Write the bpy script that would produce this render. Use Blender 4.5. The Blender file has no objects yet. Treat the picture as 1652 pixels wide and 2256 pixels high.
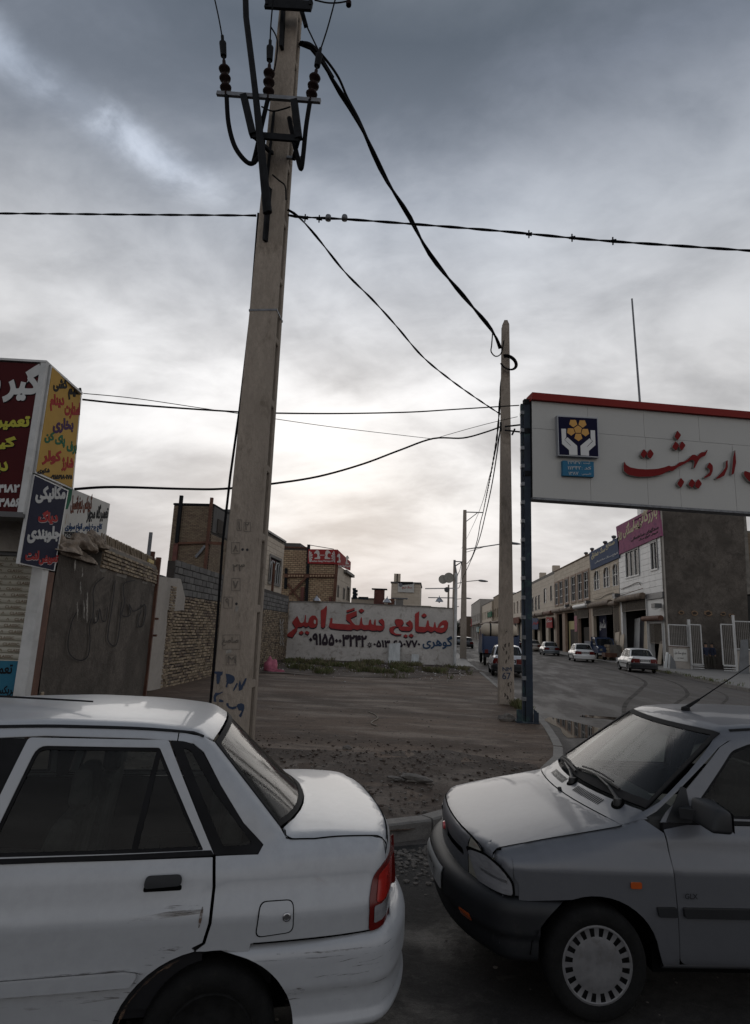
import bpy, math, random, bmesh
import numpy as np
from mathutils import Vector, Matrix
from mathutils.geometry import delaunay_2d_cdt
random.seed(7); np.random.seed(7)
R = math.radians
C = bpy.context.scene.collection
sc = bpy.context.scene

# ------------------------------------------------------------------ camera
CAMH = 1.88
PITCH, ROLL, YAW, FPX = R(11.07), R(2.365), R(5.8), 1324.3
cam = bpy.data.cameras.new('camera'); co = bpy.data.objects.new('camera', cam); C.objects.link(co)
cam.sensor_fit = 'VERTICAL'; cam.sensor_height = 36; cam.lens = 36 * FPX / 2256
cam.clip_start = .05; cam.clip_end = 3000
_f = Vector((-math.sin(YAW) * math.cos(PITCH), math.cos(YAW) * math.cos(PITCH), math.sin(PITCH)))
_r = Vector((math.cos(YAW), math.sin(YAW), 0)); _u = _r.cross(_f)
# camera is rolled anticlockwise: the true vertical leans to the right in the picture
_u2 = _u * math.cos(ROLL) - _r * math.sin(ROLL); _r2 = _f.cross(_u2)
co.matrix_world = Matrix(((_r2.x, _u2.x, -_f.x, 0), (_r2.y, _u2.y, -_f.y, 0), (_r2.z, _u2.z, -_f.z, CAMH), (0, 0, 0, 1)))
sc.camera = co

# ------------------------------------------------------------------ world: overcast evening sky
w = bpy.data.worlds.new('World'); sc.world = w; w.use_nodes = True
SUN_EL, SUN_AZ = R(14), R(-9)      # behind the clouds, low over the end of the lot (azimuth from +Y, clockwise)
def build_world():
    nt = w.node_tree; N = nt.nodes; L = nt.links; N.clear()
    out = N.new('ShaderNodeOutputWorld'); bg = N.new('ShaderNodeBackground'); L.new(bg.outputs[0], out.inputs[0])
    bg.inputs[1].default_value = .093
    sky = N.new('ShaderNodeTexSky'); sky.sky_type = 'NISHITA'; sky.sun_disc = False
    sky.sun_elevation = SUN_EL; sky.sun_rotation = SUN_AZ; sky.air_density = 1.5; sky.dust_density = 4
    tc = N.new('ShaderNodeTexCoord'); sep = N.new('ShaderNodeSeparateXYZ'); L.new(tc.outputs['Generated'], sep.inputs[0])
    def M(op, a, b=None, c=None, cl=False):
        n = N.new('ShaderNodeMath'); n.operation = op; n.use_clamp = cl
        for i, v in enumerate((a, b, c)):
            if v is None: continue
            if hasattr(v, 'default_value') or hasattr(v, 'is_linked'): L.new(v, n.inputs[i])
            else: n.inputs[i].default_value = v
        return n.outputs[0]
    def MR(v, a, b, c, d, smooth=True):
        n = N.new('ShaderNodeMapRange'); n.interpolation_type = 'SMOOTHSTEP' if smooth else 'LINEAR'
        L.new(v, n.inputs[0])
        for i, q in enumerate((a, b, c, d)): n.inputs[i + 1].default_value = q
        return n.outputs[0]
    zc = M('ADD', M('MAXIMUM', sep.outputs[2], 0.0), .30)
    cu = M('DIVIDE', sep.outputs[0], zc); cv = M('DIVIDE', sep.outputs[1], zc)
    cmb = N.new('ShaderNodeCombineXYZ'); L.new(cu, cmb.inputs[0]); L.new(cv, cmb.inputs[1])
    mp = N.new('ShaderNodeMapping'); L.new(cmb.outputs[0], mp.inputs[0])
    mp.inputs['Location'].default_value = SKYLOC; mp.inputs['Rotation'].default_value = (0, 0, R(28)); mp.inputs['Scale'].default_value = (.85, 1.2, 1)
    def noise(scale, det, rough, dist, vec=mp.outputs[0]):
        n = N.new('ShaderNodeTexNoise'); L.new(vec, n.inputs['Vector'])
        n.inputs['Scale'].default_value = scale; n.inputs['Detail'].default_value = det
        n.inputs['Roughness'].default_value = rough; n.inputs['Distortion'].default_value = dist
        return n.outputs['Fac']
    n1 = noise(.9, 6, .5, .4); n2 = noise(2.6, 8, .55, .45); n3 = noise(8, 6, .6, .3)
    nn = M('ADD', M('MULTIPLY', n1, .55), M('ADD', M('MULTIPLY', n2, .33), M('MULTIPLY', n3, .12)))
    cl = MR(nn, .385, .63, 0, 1)
    # thick cloud base overhead, thinner and brighter towards the horizon
    el = M('ARCSINE', sep.outputs[2])
    up = MR(el, R(2), R(58), 0, 1, False)
    ramp = N.new('ShaderNodeValToRGB'); L.new(up, ramp.inputs[0]); r = ramp.color_ramp
    r.elements[0].position = 0; r.elements[0].color = (5.2, 5.0, 5.0, 1)
    r.elements[1].position = 1; r.elements[1].color = (2.6, 2.8, 3.3, 1)
    for p, c in ((.18, (6.8, 6.7, 6.65)), (.38, (6.9, 6.9, 7.0)), (.62, (4.8, 5.1, 5.6)), (.80, (2.5, 2.8, 3.45))):
        e = r.elements.new(p); e.color = c + (1,)
    dark = N.new('ShaderNodeValToRGB'); L.new(up, dark.inputs[0]); r = dark.color_ramp
    r.elements[0].position = 0; r.elements[0].color = (3.6, 3.45, 3.45, 1)
    r.elements[1].position = 1; r.elements[1].color = (1.45, 1.7, 2.0, 1)
    for p, c in ((.2, (3.7, 3.62, 3.65)), (.42, (3.3, 3.35, 3.5)), (.65, (1.75, 2.0, 2.45)), (.84, (1.0, 1.22, 1.55))):
        e = r.elements.new(p); e.color = c + (1,)
    mixc = N.new('ShaderNodeMix'); mixc.data_type = 'RGBA'; L.new(cl, mixc.inputs[0]); L.new(dark.outputs[0], mixc.inputs[6]); L.new(ramp.outputs[0], mixc.inputs[7])
    # glow where the hidden sun stands, sky behind the camera brightened as added fill
    sd = (math.sin(SUN_AZ) * math.cos(SUN_EL), math.cos(SUN_AZ) * math.cos(SUN_EL), math.sin(SUN_EL))
    dot = N.new('ShaderNodeVectorMath'); dot.operation = 'DOT_PRODUCT'; L.new(tc.outputs['Generated'], dot.inputs[0]); dot.inputs[1].default_value = sd
    d = dot.outputs['Value']
    glow = M('ADD', MR(d, .80, 1.0, 0, .38), MR(d, -.3, .7, GL0, 1.0))
    # a thin break in the cloud: a bright diagonal streak high on the left
    def dotv(v):
        q = N.new('ShaderNodeVectorMath'); q.operation = 'DOT_PRODUCT'; L.new(tc.outputs['Generated'], q.inputs[0]); q.inputs[1].default_value = v; return q.outputs['Value']
    band = MR(M('ABSOLUTE', M('ADD', dotv((-0.5768, 0.3456, -0.7402)), M('MULTIPLY', M('SUBTRACT', n2, .5), .10))), 0, .045, 1, 0)
    wind = MR(dotv((-0.4819, 0.5887, 0.649)), .965, .995, 0, .85)
    glow = M('ADD', glow, M('MULTIPLY', M('MULTIPLY', band, wind), MR(n3, .35, .65, .35, 1.15)))
    mul = N.new('ShaderNodeVectorMath'); mul.operation = 'SCALE'; L.new(mixc.outputs[2], mul.inputs[0]); L.new(glow, mul.inputs['Scale'])
    fin = N.new('ShaderNodeMix'); fin.data_type = 'RGBA'; fin.inputs[0].default_value = .985
    L.new(sky.outputs[0], fin.inputs[6]); L.new(mul.outputs[0], fin.inputs[7])
    L.new(fin.outputs[2], bg.inputs[0])
SKYLOC = (-5.54, -.78, 0); GL0 = 1.2
build_world()
sun = bpy.data.lights.new('sun', 'SUN'); so = bpy.data.objects.new('sun', sun); C.objects.link(so)
sun.energy = .5; sun.angle = R(50); sun.color = (1, .95, .89)
so.rotation_euler = (R(90) - SUN_EL, 0, math.pi - SUN_AZ)   # light comes from the hidden sun
so.rotation_euler = Vector((-math.sin(SUN_AZ) * math.cos(SUN_EL), -math.cos(SUN_AZ) * math.cos(SUN_EL), -math.sin(SUN_EL))).to_track_quat('-Z', 'Y').to_euler()
sc.view_settings.view_transform = 'Standard'; sc.view_settings.look = 'None'
sc.view_settings.exposure = 0.24; sc.view_settings.gamma = 1
sc.render.engine = 'CYCLES'
sc.cycles.max_bounces = 8; sc.cycles.transparent_max_bounces = 12

# ------------------------------------------------------------------ survey helpers: sight lines met with real planes
def ray(x, y):
    a = (x - 826) / FPX; b = (1128 - y) / FPX
    u = a * math.cos(ROLL) - b * math.sin(ROLL); v = a * math.sin(ROLL) + b * math.cos(ROLL)
    fy = math.cos(PITCH) - v * math.sin(PITCH); fz = math.sin(PITCH) + v * math.cos(PITCH)
    return Vector((u * math.cos(YAW) - fy * math.sin(YAW), u * math.sin(YAW) + fy * math.cos(YAW), fz))
CP = Vector((0, 0, CAMH))
def G(x, y, z=0.0): r = ray(x, y); return CP + r * ((z - CAMH) / r.z)
def PY(x, y, Y): r = ray(x, y); return CP + r * (Y / r.y)
def PX(x, y, X): r = ray(x, y); return CP + r * (X / r.x)
def PP(x, y, p, n): r = ray(x, y); n = Vector(n); return CP + r * ((Vector(p) - CP).dot(n) / r.dot(n))
def Z1(x, y): return (x * .35623, 770.9 + y * .35623)
def Z2(x, y): s = 900 / 1652; return ((600 + x * s) / 1.816, (1900 + y * s) / 1.816)
def Z3(x, y): s = 800 / 1652; return ((1100 + x * s) / 1.816, (2200 + y * s) / 1.816)
def Z4(x, y): s = 500 / 1253; return ((1750 + x * s) / 1.816, (2000 + y * s) / 1.816)
def Z5(x, y): s = 800 / 1652; return ((2200 + x * s) / 1.816, (1950 + y * s) / 1.816)
def Z6(x, y): s = 1000 / 1652; return ((2000 + x * s) / 1.816, (1150 + y * s) / 1.816)
def Z7(x, y): s = 750 / 1652; return ((750 + x * s) / 1.816, y * s / 1.816)

# ------------------------------------------------------------------ object helpers
def tag(o, label=None, cat=None, group=None, kind=None):
    if label: o['label'] = label
    if cat: o['category'] = cat
    if group: o['group'] = group
    if kind: o['kind'] = kind
    return o
def thing(name, label, cat, loc=(0, 0, 0), rz=0, group=None):
    o = bpy.data.objects.new(name, None); o.empty_display_size = .2; C.objects.link(o)
    o.location = loc; o.rotation_euler = (0, 0, rz)
    return tag(o, label, cat, group)
class MB:
    """collects geometry for ONE mesh"""
    def __init__(s): s.v = []; s.f = []; s.m = []; s.mi = 0
    def add(s, vs, fs):
        b = len(s.v); s.v += [tuple(v) for v in vs]
        for f in fs: s.f.append(tuple(i + b for i in f)); s.m.append(s.mi)
        return s
    def quad(s, a, b, c, d): return s.add([a, b, c, d], [(0, 1, 2, 3)])
    def box(s, lo, hi, M=None):
        x0, y0, z0 = lo; x1, y1, z1 = hi
        vs = [Vector(p) for p in ((x0, y0, z0), (x1, y0, z0), (x1, y1, z0), (x0, y1, z0), (x0, y0, z1), (x1, y0, z1), (x1, y1, z1), (x0, y1, z1))]
        if M: vs = [M @ v for v in vs]
        return s.add(vs, [(0, 3, 2, 1), (4, 5, 6, 7), (0, 1, 5, 4), (1, 2, 6, 5), (2, 3, 7, 6), (3, 0, 4, 7)])
    def bar(s, a, b, wd, ht, up=(0, 0, 1)):
        a = Vector(a); b = Vector(b); d = (b - a).normalized(); up = Vector(up)
        sd = d.cross(up)
        if sd.length < 1e-4: sd = d.cross(Vector((1, 0, 0)))
        sd.normalize(); u = sd.cross(d)
        q = []
        for p in (a, b):
            for i, j in ((-1, -1), (1, -1), (1, 1), (-1, 1)): q.append(p + sd * (i * wd / 2) + u * (j * ht / 2))
        return s.add(q, [(0, 1, 2, 3), (7, 6, 5, 4), (0, 4, 5, 1), (1, 5, 6, 2), (2, 6, 7, 3), (3, 7, 4, 0)])
    def tube(s, pts, r, n=6, cap=True):
        pts = [Vector(p) for p in pts]; k = len(pts)
        rr = r if hasattr(r, '__len__') else [r] * k
        t = (pts[1] - pts[0]).normalized(); a = t.orthogonal().normalized(); vs = []; fs = []
        for i, p in enumerate(pts):
            if 0 < i < k - 1: t2 = (pts[i + 1] - pts[i - 1])
            elif i == 0: t2 = pts[1] - pts[0]
            else: t2 = pts[-1] - pts[-2]
            if t2.length > 1e-9: t = t2.normalized()
            a = (a - t * a.dot(t)); a = a.normalized() if a.length > 1e-6 else t.orthogonal().normalized()
            b = t.cross(a)
            for j in range(n):
                an = 2 * math.pi * j / n; vs.append(p + (a * math.cos(an) + b * math.sin(an)) * rr[i])
            if i:
                for j in range(n):
                    j2 = (j + 1) % n; fs.append(((i - 1) * n + j, (i - 1) * n + j2, i * n + j2, i * n + j))
        if cap: fs.append(tuple(range(n - 1, -1, -1))); fs.append(tuple((k - 1) * n + j for j in range(n)))
        return s.add(vs, fs)
    def lathe(s, prof, c=(0, 0, 0), axis='z', n=16, M=None):
        vs = []; fs = []
        for i, (r, h) in enumerate(prof):
            for j in range(n):
                an = 2 * math.pi * j / n; x, y = r * math.cos(an), r * math.sin(an)
                p = Vector((x, y, h)) if axis == 'z' else Vector((x, h, y))
                if M: p = M @ p
                vs.append(p + Vector(c))
            if i:
                for j in range(n):
                    j2 = (j + 1) % n; q = ((i - 1) * n + j, (i - 1) * n + j2, i * n + j2, i * n + j)
                    fs.append(q if axis == 'z' else q[::-1])
        return s.add(vs, fs)
    def prism(s, poly, M, d0, d1):
        """poly in (u,v), thickness along local w; M maps (u,v,w) to world"""
        n = len(poly); vs = [M @ Vector((u, v, d0)) for u, v in poly] + [M @ Vector((u, v, d1)) for u, v in poly]
        fs = [tuple(range(n - 1, -1, -1)), tuple(range(n, 2 * n))] + [(i, (i + 1) % n, n + (i + 1) % n, n + i) for i in range(n)]
        return s.add(vs, fs)
    def mesh(s, name, mats, smooth=False, bevel=0):
        me = bpy.data.meshes.new(name); me.from_pydata(s.v, [], s.f)
        for m in (mats if isinstance(mats, (list, tuple)) else [mats]): me.materials.append(m)
        if any(s.m): me.polygons.foreach_set('material_index', s.m)
        if smooth: me.polygons.foreach_set('use_smooth', [True] * len(me.polygons))
        if smooth == 'auto':
            try: me.set_sharp_from_angle(angle=R(38))
            except Exception: pass
        me.update(); return me
    def build(s, name, mats, parent=None, smooth=False, label=None, world=True, bevel=0):
        me = s.mesh(name, mats, smooth)
        o = bpy.data.objects.new(name, me); C.objects.link(o)
        if parent is not None:
            o.parent = parent
            if world: o.location = -rootpos(parent)
        if bevel:
            md = o.modifiers.new('bevel', 'BEVEL'); md.width = bevel; md.segments = 1; md.limit_method = 'ANGLE'; md.angle_limit = R(40)
        if label: o['label'] = label
        return o
def rootpos(o):
    p = Vector((0, 0, 0))
    q = o; first = True
    # children of unrotated roots hold world coordinates; a child of such a child adds nothing
    if o.parent is None: return Vector(o.location)
    return Vector((0, 0, 0))
def inst(name, me, parent, loc, rot=None, scale=None):
    o = bpy.data.objects.new(name, me); C.objects.link(o); o.parent = parent
    o.location = Vector(loc) - (rootpos(parent) if parent is not None else Vector((0, 0, 0)))
    if rot is not None: o.rotation_euler = rot
    if scale is not None: o.scale = scale
    return o
def frameM(o, u, v):
    """matrix taking (u,v,w) to world: origin o, unit axes u, v, w = u x v"""
    u = Vector(u).normalized(); v = Vector(v).normalized(); w_ = u.cross(v)
    return Matrix(((u.x, v.x, w_.x, o[0]), (u.y, v.y, w_.y, o[1]), (u.z, v.z, w_.z, o[2]), (0, 0, 0, 1)))

# ------------------------------------------------------------------ materials
def srgb(r, g, b): return tuple(((c / 255) / 12.92 if c / 255 <= .04045 else ((c / 255 + .055) / 1.055) ** 2.4) for c in (r, g, b))
def mat(name, col, rough=.8, metal=0, var=0, vscale=3, col2=None, thr=None, bump=0, bscale=40, coat=0, spec=.5, stretch=None, dirt=None, fine=0, coords='Object'):
    m = bpy.data.materials.new(name); m.use_nodes = True; nt = m.node_tree; N = nt.nodes; L = nt.links
    b = N['Principled BSDF']; b.inputs['Base Color'].default_value = (*col, 1); b.inputs['Roughness'].default_value = rough
    b.inputs['Metallic'].default_value = metal; b.inputs['Coat Weight'].default_value = coat; b.inputs['Coat Roughness'].default_value = .06
    b.inputs['Specular IOR Level'].default_value = spec
    tc = N.new('ShaderNodeTexCoord'); mp = N.new('ShaderNodeMapping'); L.new(tc.outputs[coords], mp.inputs[0])
    if stretch: mp.inputs['Scale'].default_value = stretch
    def noise(sc_, det=6, ro=.6, src=mp.outputs[0], dist=0):
        n = N.new('ShaderNodeTexNoise'); L.new(src, n.inputs['Vector']); n.inputs['Scale'].default_value = sc_
        n.inputs['Detail'].default_value = det; n.inputs['Roughness'].default_value = ro; n.inputs['Distortion'].default_value = dist; return n.outputs['Fac']
    def mix(fac, a, b_):
        x = N.new('ShaderNodeMix'); x.data_type = 'RGBA'
        L.new(fac, x.inputs[0])
        for i, q in ((6, a), (7, b_)):
            if isinstance(q, tuple): x.inputs[i].default_value = (*q[:3], 1)
            else: L.new(q, x.inputs[i])
        return x.outputs[2]
    def rng(v, a, b_, c=0, d=1):
        n = N.new('ShaderNodeMapRange'); n.interpolation_type = 'SMOOTHSTEP'; L.new(v, n.inputs[0])
        for i, q in enumerate((a, b_, c, d)): n.inputs[i + 1].default_value = q
        return n.outputs[0]
    cur = tuple(col)
    if var or col2:
        c2 = col2 if col2 else tuple(c * (1 - var) for c in col)
        t = thr or (.38, .66)
        cur = mix(rng(noise(vscale, 7, .62, dist=.3), *t), cur, c2)
    if fine:
        cur = mix(rng(noise(vscale * 14, 4, .7), .3, .75), cur, tuple(c * (1 - fine) for c in col))
    if dirt:   # dirt = (colour, scale, lo, hi)
        cur = mix(rng(noise(dirt[1], 8, .7, dist=.6), dirt[2], dirt[3]), cur, dirt[0])
    if not isinstance(cur, tuple): L.new(cur, b.inputs['Base Color'])
    if bump:
        bp = N.new('ShaderNodeBump'); bp.inputs['Strength'].default_value = min(1, bump); bp.inputs['Distance'].default_value = .02
        L.new(noise(bscale, 6, .65), bp.inputs['Height']); L.new(bp.outputs[0], b.inputs['Normal'])
    return m
def glassmat(name, tint, alpha, rough=.03, spec_=.8, dust=1):
    """thin pane: tinted see-through mixed with mirror reflection by facing angle"""
    m = bpy.data.materials.new(name); m.use_nodes = True; nt = m.node_tree; N = nt.nodes; L = nt.links; N.clear()
    out = N.new('ShaderNodeOutputMaterial'); t = N.new('ShaderNodeBsdfTransparent'); t.inputs[0].default_value = (*[c * alpha for c in tint], 1)
    g = N.new('ShaderNodeBsdfGlossy'); g.inputs['Roughness'].default_value = rough; g.inputs[0].default_value = (1, 1, 1, 1)
    d = N.new('ShaderNodeBsdfDiffuse'); d.inputs[0].default_value = (.10, .10, .095, 1)
    fr = N.new('ShaderNodeFresnel'); fr.inputs[0].default_value = 1.55
    tc = N.new('ShaderNodeTexCoord'); no = N.new('ShaderNodeTexNoise'); L.new(tc.outputs['Object'], no.inputs['Vector']); no.inputs['Scale'].default_value = 2.5; no.inputs['Detail'].default_value = 6
    mr = N.new('ShaderNodeMapRange'); L.new(no.outputs['Fac'], mr.inputs[0]); mr.inputs[1].default_value = .4; mr.inputs[2].default_value = .75; mr.inputs[3].default_value = .02 * dust; mr.inputs[4].default_value = .12 * dust
    m1 = N.new('ShaderNodeMixShader'); L.new(mr.outputs[0], m1.inputs[0]); L.new(t.outputs[0], m1.inputs[1]); L.new(d.outputs[0], m1.inputs[2])
    m2 = N.new('ShaderNodeMixShader'); L.new(fr.outputs[0], m2.inputs[0]); L.new(m1.outputs[0], m2.inputs[1]); L.new(g.outputs[0], m2.inputs[2]); g.inputs[0].default_value = (spec_, spec_, spec_, 1); L.new(m2.outputs[0], out.inputs[0])
    return m
MT = {}
MT['black_rubber'] = mat('black_rubber', (.009, .009, .01), .8, spec=.2, var=.4, vscale=8)
MT['tyre'] = mat('tyre', (.008, .008, .008), .9, var=.4, vscale=10, dirt=((.02, .018, .016), 9, .55, .8), bump=.3, spec=.2)
MT['black_plastic'] = mat('black_plastic', (.011, .012, .014), .55, var=.3, vscale=5, dirt=((.03, .028, .026), 7, .6, .85), spec=.35)
MT['interior'] = mat('interior', (.02, .02, .022), .9, spec=.1)
MT['seat'] = mat('seat', (.075, .072, .07), .9, spec=.1, var=.3, vscale=12)
MT['chrome'] = mat('chrome', (.35, .35, .36), .3, 1)
MT['steel'] = mat('galvanised_steel', (.16, .165, .175), .55, .6, var=.3, vscale=9)
MT['lamp_red'] = mat('lamp_red', (.09, .005, .004), .25, coat=.2, spec=.3)
MT['lamp_red_bright'] = mat('lamp_red_bright', (.27, .012, .008), .25, coat=.2, spec=.3)
MT['lamp_clear'] = mat('lamp_clear', (.21, .20, .165), .15, coat=.6, var=.25, vscale=9)
MT['lamp_clear_grey'] = mat('lamp_clear_grey', (.19, .19, .20), .15, coat=.6, var=.25, vscale=12, stretch=(1, 1, 3))
MT['lamp_orange'] = mat('lamp_orange', (.33, .06, .01), .2, coat=1)
MT['plate_white'] = mat('plate_white', (.33, .33, .32), .6)
MT['ink'] = mat('ink', (.01, .01, .012), .6)
MT['glass'] = glassmat('car_glass', (.82, .9, .86), .85, .09, .5, .7)
MT['glass_side'] = glassmat('car_side_glass', (.75, .8, .78), .74, .05, .28, .15)
MT['glass_dark'] = mat('dark_window_glass', (.012, .014, .016), .08, spec=.6)
MT['wiper'] = mat('wiper', (.01, .01, .01), .5)
def paint(name, col, metal=0, rough=.28, dirtc=(.10, .085, .07), dirtlim=(.62, .92)):
    return mat(name, col, rough, metal, coat=.3, var=.07, vscale=1.3, dirt=(dirtc, 6, *dirtlim), fine=.10)
# ------------------------------------------------------------------ lettering: shaped right-to-left, clean flat outlines
_FA = {'ا': (0xfe8d, 2), 'آ': (0xfe81, 2), 'ب': (0xfe8f, 4), 'پ': (0xfb56, 4), 'ت': (0xfe95, 4), 'ث': (0xfe99, 4), 'ج': (0xfe9d, 4), 'چ': (0xfb7a, 4), 'ح': (0xfea1, 4), 'خ': (0xfea5, 4), 'د': (0xfea9, 2), 'ذ': (0xfeab, 2), 'ر': (0xfead, 2), 'ز': (0xfeaf, 2), 'ژ': (0xfb8a, 2), 'س': (0xfeb1, 4), 'ش': (0xfeb5, 4), 'ص': (0xfeb9, 4), 'ض': (0xfebd, 4), 'ط': (0xfec1, 4), 'ظ': (0xfec5, 4), 'ع': (0xfec9, 4), 'غ': (0xfecd, 4), 'ف': (0xfed1, 4), 'ق': (0xfed5, 4), 'ک': (0xfb8e, 4), 'گ': (0xfb92, 4), 'ل': (0xfedd, 4), 'م': (0xfee1, 4), 'ن': (0xfee5, 4), 'و': (0xfeed, 2), 'ه': (0xfee9, 4), 'ی': (0xfbfc, 4), 'ـ': (0x0640, 9)}
def shape_fa(s):
    out = []; n = len(s)
    J = lambda c: c in _FA and _FA[c][1] in (4, 9)
    i = 0
    toks = []
    for i, c in enumerate(s):
        if c not in _FA: toks.append((c, False)); continue
        b, k = _FA[c]
        if k == 9: toks.append((c, True)); continue
        p = i > 0 and J(s[i - 1]); q = i < n - 1 and s[i + 1] in _FA and k == 4
        toks.append((chr(b + (3 if q and p else 2 if q else 1 if p else 0)), True))
    # reverse everything but keep runs of digits / latin in reading order
    res = []; run = []
    for ch, fa in toks[::-1]:
        if ch.isdigit() or ch in '0123456789': run.append(ch)
        else:
            res += run[::-1]; run = []; res.append(ch)
    res += run[::-1]
    return ''.join(res)
_tc = {}
def text_tris(s, bold=0):
    key = (s, bold)
    if key in _tc: return _tc[key]
    fa = any(c in _FA for c in s); body = shape_fa(s) if fa else s
    cu = bpy.data.curves.new('tmp_text', 'FONT'); cu.body = body; cu.size = 1; cu.fill_mode = 'NONE'; cu.resolution_u = 3
    ob = bpy.data.objects.new('tmp_text', cu); C.objects.link(ob); bpy.context.view_layer.update()
    dg = bpy.context.evaluated_depsgraph_get(); me = bpy.data.meshes.new_from_object(ob.evaluated_get(dg))
    vs = [(v.co.x, v.co.y) for v in me.vertices]; adj = {}
    for e in me.edges: a, b = e.vertices; adj.setdefault(a, []).append(b); adj.setdefault(b, []).append(a)
    seen = set(); loops = []
    for st in range(len(vs)):
        if st in seen or st not in adj: continue
        lp = [st]; seen.add(st); cur = st
        nxt = [q for q in adj[st]]
        cur = nxt[-1] if len(nxt) > 1 and (st + 1) not in nxt else (st + 1 if (st + 1) in nxt else nxt[0])
        while cur not in seen:
            seen.add(cur); lp.append(cur); n_ = [q for q in adj[cur] if q not in seen]
            if not n_: break
            cur = n_[0]
        P = [vs[i] for i in lp]; Q = [P[0]]
        for p in P[1:]:
            if math.hypot(p[0] - Q[-1][0], p[1] - Q[-1][1]) > 2e-4: Q.append(p)
        if len(Q) > 2: loops.append(Q)
    bpy.data.objects.remove(ob); bpy.data.curves.remove(cu); bpy.data.meshes.remove(me)
    if bold:
        # outlines: ink lies on a constant side; find it from the largest loop
        def area(p): return .5 * sum(p[i][0] * p[(i + 1) % len(p)][1] - p[(i + 1) % len(p)][0] * p[i][1] for i in range(len(p)))
        big = max(loops, key=lambda p: abs(area(p))); sg = 1 if area(big) > 0 else -1
        nl = []
        for p in loops:
            o = shrink(p, -bold * sg * (1 if area(p) > 0 else -1))
            if len(o) > 2: nl.append(o)
        loops = nl
    V = []; E = []
    for p in loops: b = len(V); V += [Vector(q) for q in p]; E += [(b + i, b + (i + 1) % len(p)) for i in range(len(p))]
    r = delaunay_2d_cdt(V, E, [], 0, 1e-6); ov = np.array([tuple(v) for v in r[0]]); T = [tuple(f) for f in r[2]]
    c = np.array([ov[list(f)].mean(0) for f in T]); wn = np.zeros(len(c))
    for p in loops:
        n = len(p)
        for i in range(n):
            x1, y1 = p[i]; x2, y2 = p[(i + 1) % n]
            cr = (x2 - x1) * (c[:, 1] - y1) - (c[:, 0] - x1) * (y2 - y1)
            wn += ((y1 <= c[:, 1]) & (y2 > c[:, 1]) & (cr > 0)).astype(int) - ((y1 > c[:, 1]) & (y2 <= c[:, 1]) & (cr < 0)).astype(int)
    T = [t for t, q in zip(T, wn) if q != 0]
    T = [t if (ov[t[1]][0] - ov[t[0]][0]) * (ov[t[2]][1] - ov[t[0]][1]) - (ov[t[1]][1] - ov[t[0]][1]) * (ov[t[2]][0] - ov[t[0]][0]) > 0 else t[::-1] for t in T]
    _tc[key] = (ov, T); return ov, T
def flat_text(s, size, M, m, name='lettering', bold=0, ext=.003, align='c', sx=1.0, fit=None, jitter=None):
    """M maps (u right, v up, w out) to world. fit=(w,h): stretch the ink box to that size around the origin"""
    ov, T = text_tris(s, bold); u = ov[:, 0].copy(); v = ov[:, 1].copy()
    used = sorted({i for t in T for i in t}); u0, u1 = u[used].min(), u[used].max(); v0, v1 = v[used].min(), v[used].max()
    if fit: u = (u - (u0 + u1) / 2) / (u1 - u0) * fit[0]; v = (v - (v0 + v1) / 2) / (v1 - v0) * fit[1]
    else:
        c = (u0 + u1) / 2 if align == 'c' else (u1 if align == 'r' else u0)
        u = (u - c) * size * sx; v = v * size
    if jitter: u = u + jitter[0] * v
    vs = [M @ Vector((a, b, ext)) for a, b in zip(u, v)]; fs = list(T)
    if ext > .004:
        n = len(vs); vs += [M @ Vector((a, b, 0)) for a, b in zip(u, v)]
        es = {(t[i], t[(i + 1) % 3]) for t in T for i in range(3)}
        for a, b in es:
            if (b, a) not in es: fs.append((b, a, n + a, n + b))
    me = bpy.data.meshes.new(name); me.from_pydata([tuple(p) for p in vs], [], fs)
    for q in (m if isinstance(m, (list, tuple)) else [m]): me.materials.append(q)
    if isinstance(m, (list, tuple)): me.polygons.foreach_set('material_index', [0] * len(T) + [1] * (len(fs) - len(T)))
    me.update(); o = bpy.data.objects.new(name, me); C.objects.link(o); return o
# ------------------------------------------------------------------ cars: one implicit body, panels cut out of it
class Sm:
    def __init__(s, xs, ys, sig):
        s.x = np.linspace(xs[0] - .3, xs[-1] + .3, 1600); y = np.interp(s.x, xs, ys)
        st = s.x[1] - s.x[0]; n = max(1, int(4 * sig / st)); k = np.exp(-.5 * (np.arange(-n, n + 1) * st / sig) ** 2); k /= k.sum()
        s.y = np.convolve(np.pad(y, n, mode='edge'), k, 'valid')
    def __call__(s, v): return np.interp(v, s.x, s.y)
def smax(a, b, k): h = np.maximum(k - np.abs(a - b), 0) / k; return np.maximum(a, b) + h * h * k * .25
def smin(a, b, k): return -smax(-a, -b, k)
SIDEP = Sm([.10, .22, .30, .46, .60, .692, .702, .78, .86, .905, .97], [.735, .772, .785, .80, .803, .806, .802, .770, .757, .742, .70], .007)
PLAN = Sm([-.80, -.62, -.45, -.15, .2, 1.2, 2.5, 2.8, 3.0, 3.15, 3.25], [-.145, -.09, -.045, -.012, 0, 0, -.004, -.02, -.05, -.09, -.13], .06)
TOPP = Sm([-.80, -.70, -.655, -.60, -.45, -.2, .2, .36, .7, 1.5, 2.3, 2.6, 2.8, 3.0, 3.12, 3.18, 3.28], [.56, .655, .71, .742, .775, .83, .905, .93, .93, .93, .94, .982, .982, .968, .945, .90, .80], .03)
GSIDE = Sm([.82, .905, 1.05, 1.2, 1.33, 1.42, 1.5], [.765, .738, .702, .650, .597, .552, .50], .02)
GPLAN = Sm([.2, .7, 1.2, 1.9, 2.3, 2.7, 3.0], [-.045, -.012, 0, 0, -.018, -.055, -.10], .08)
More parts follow.
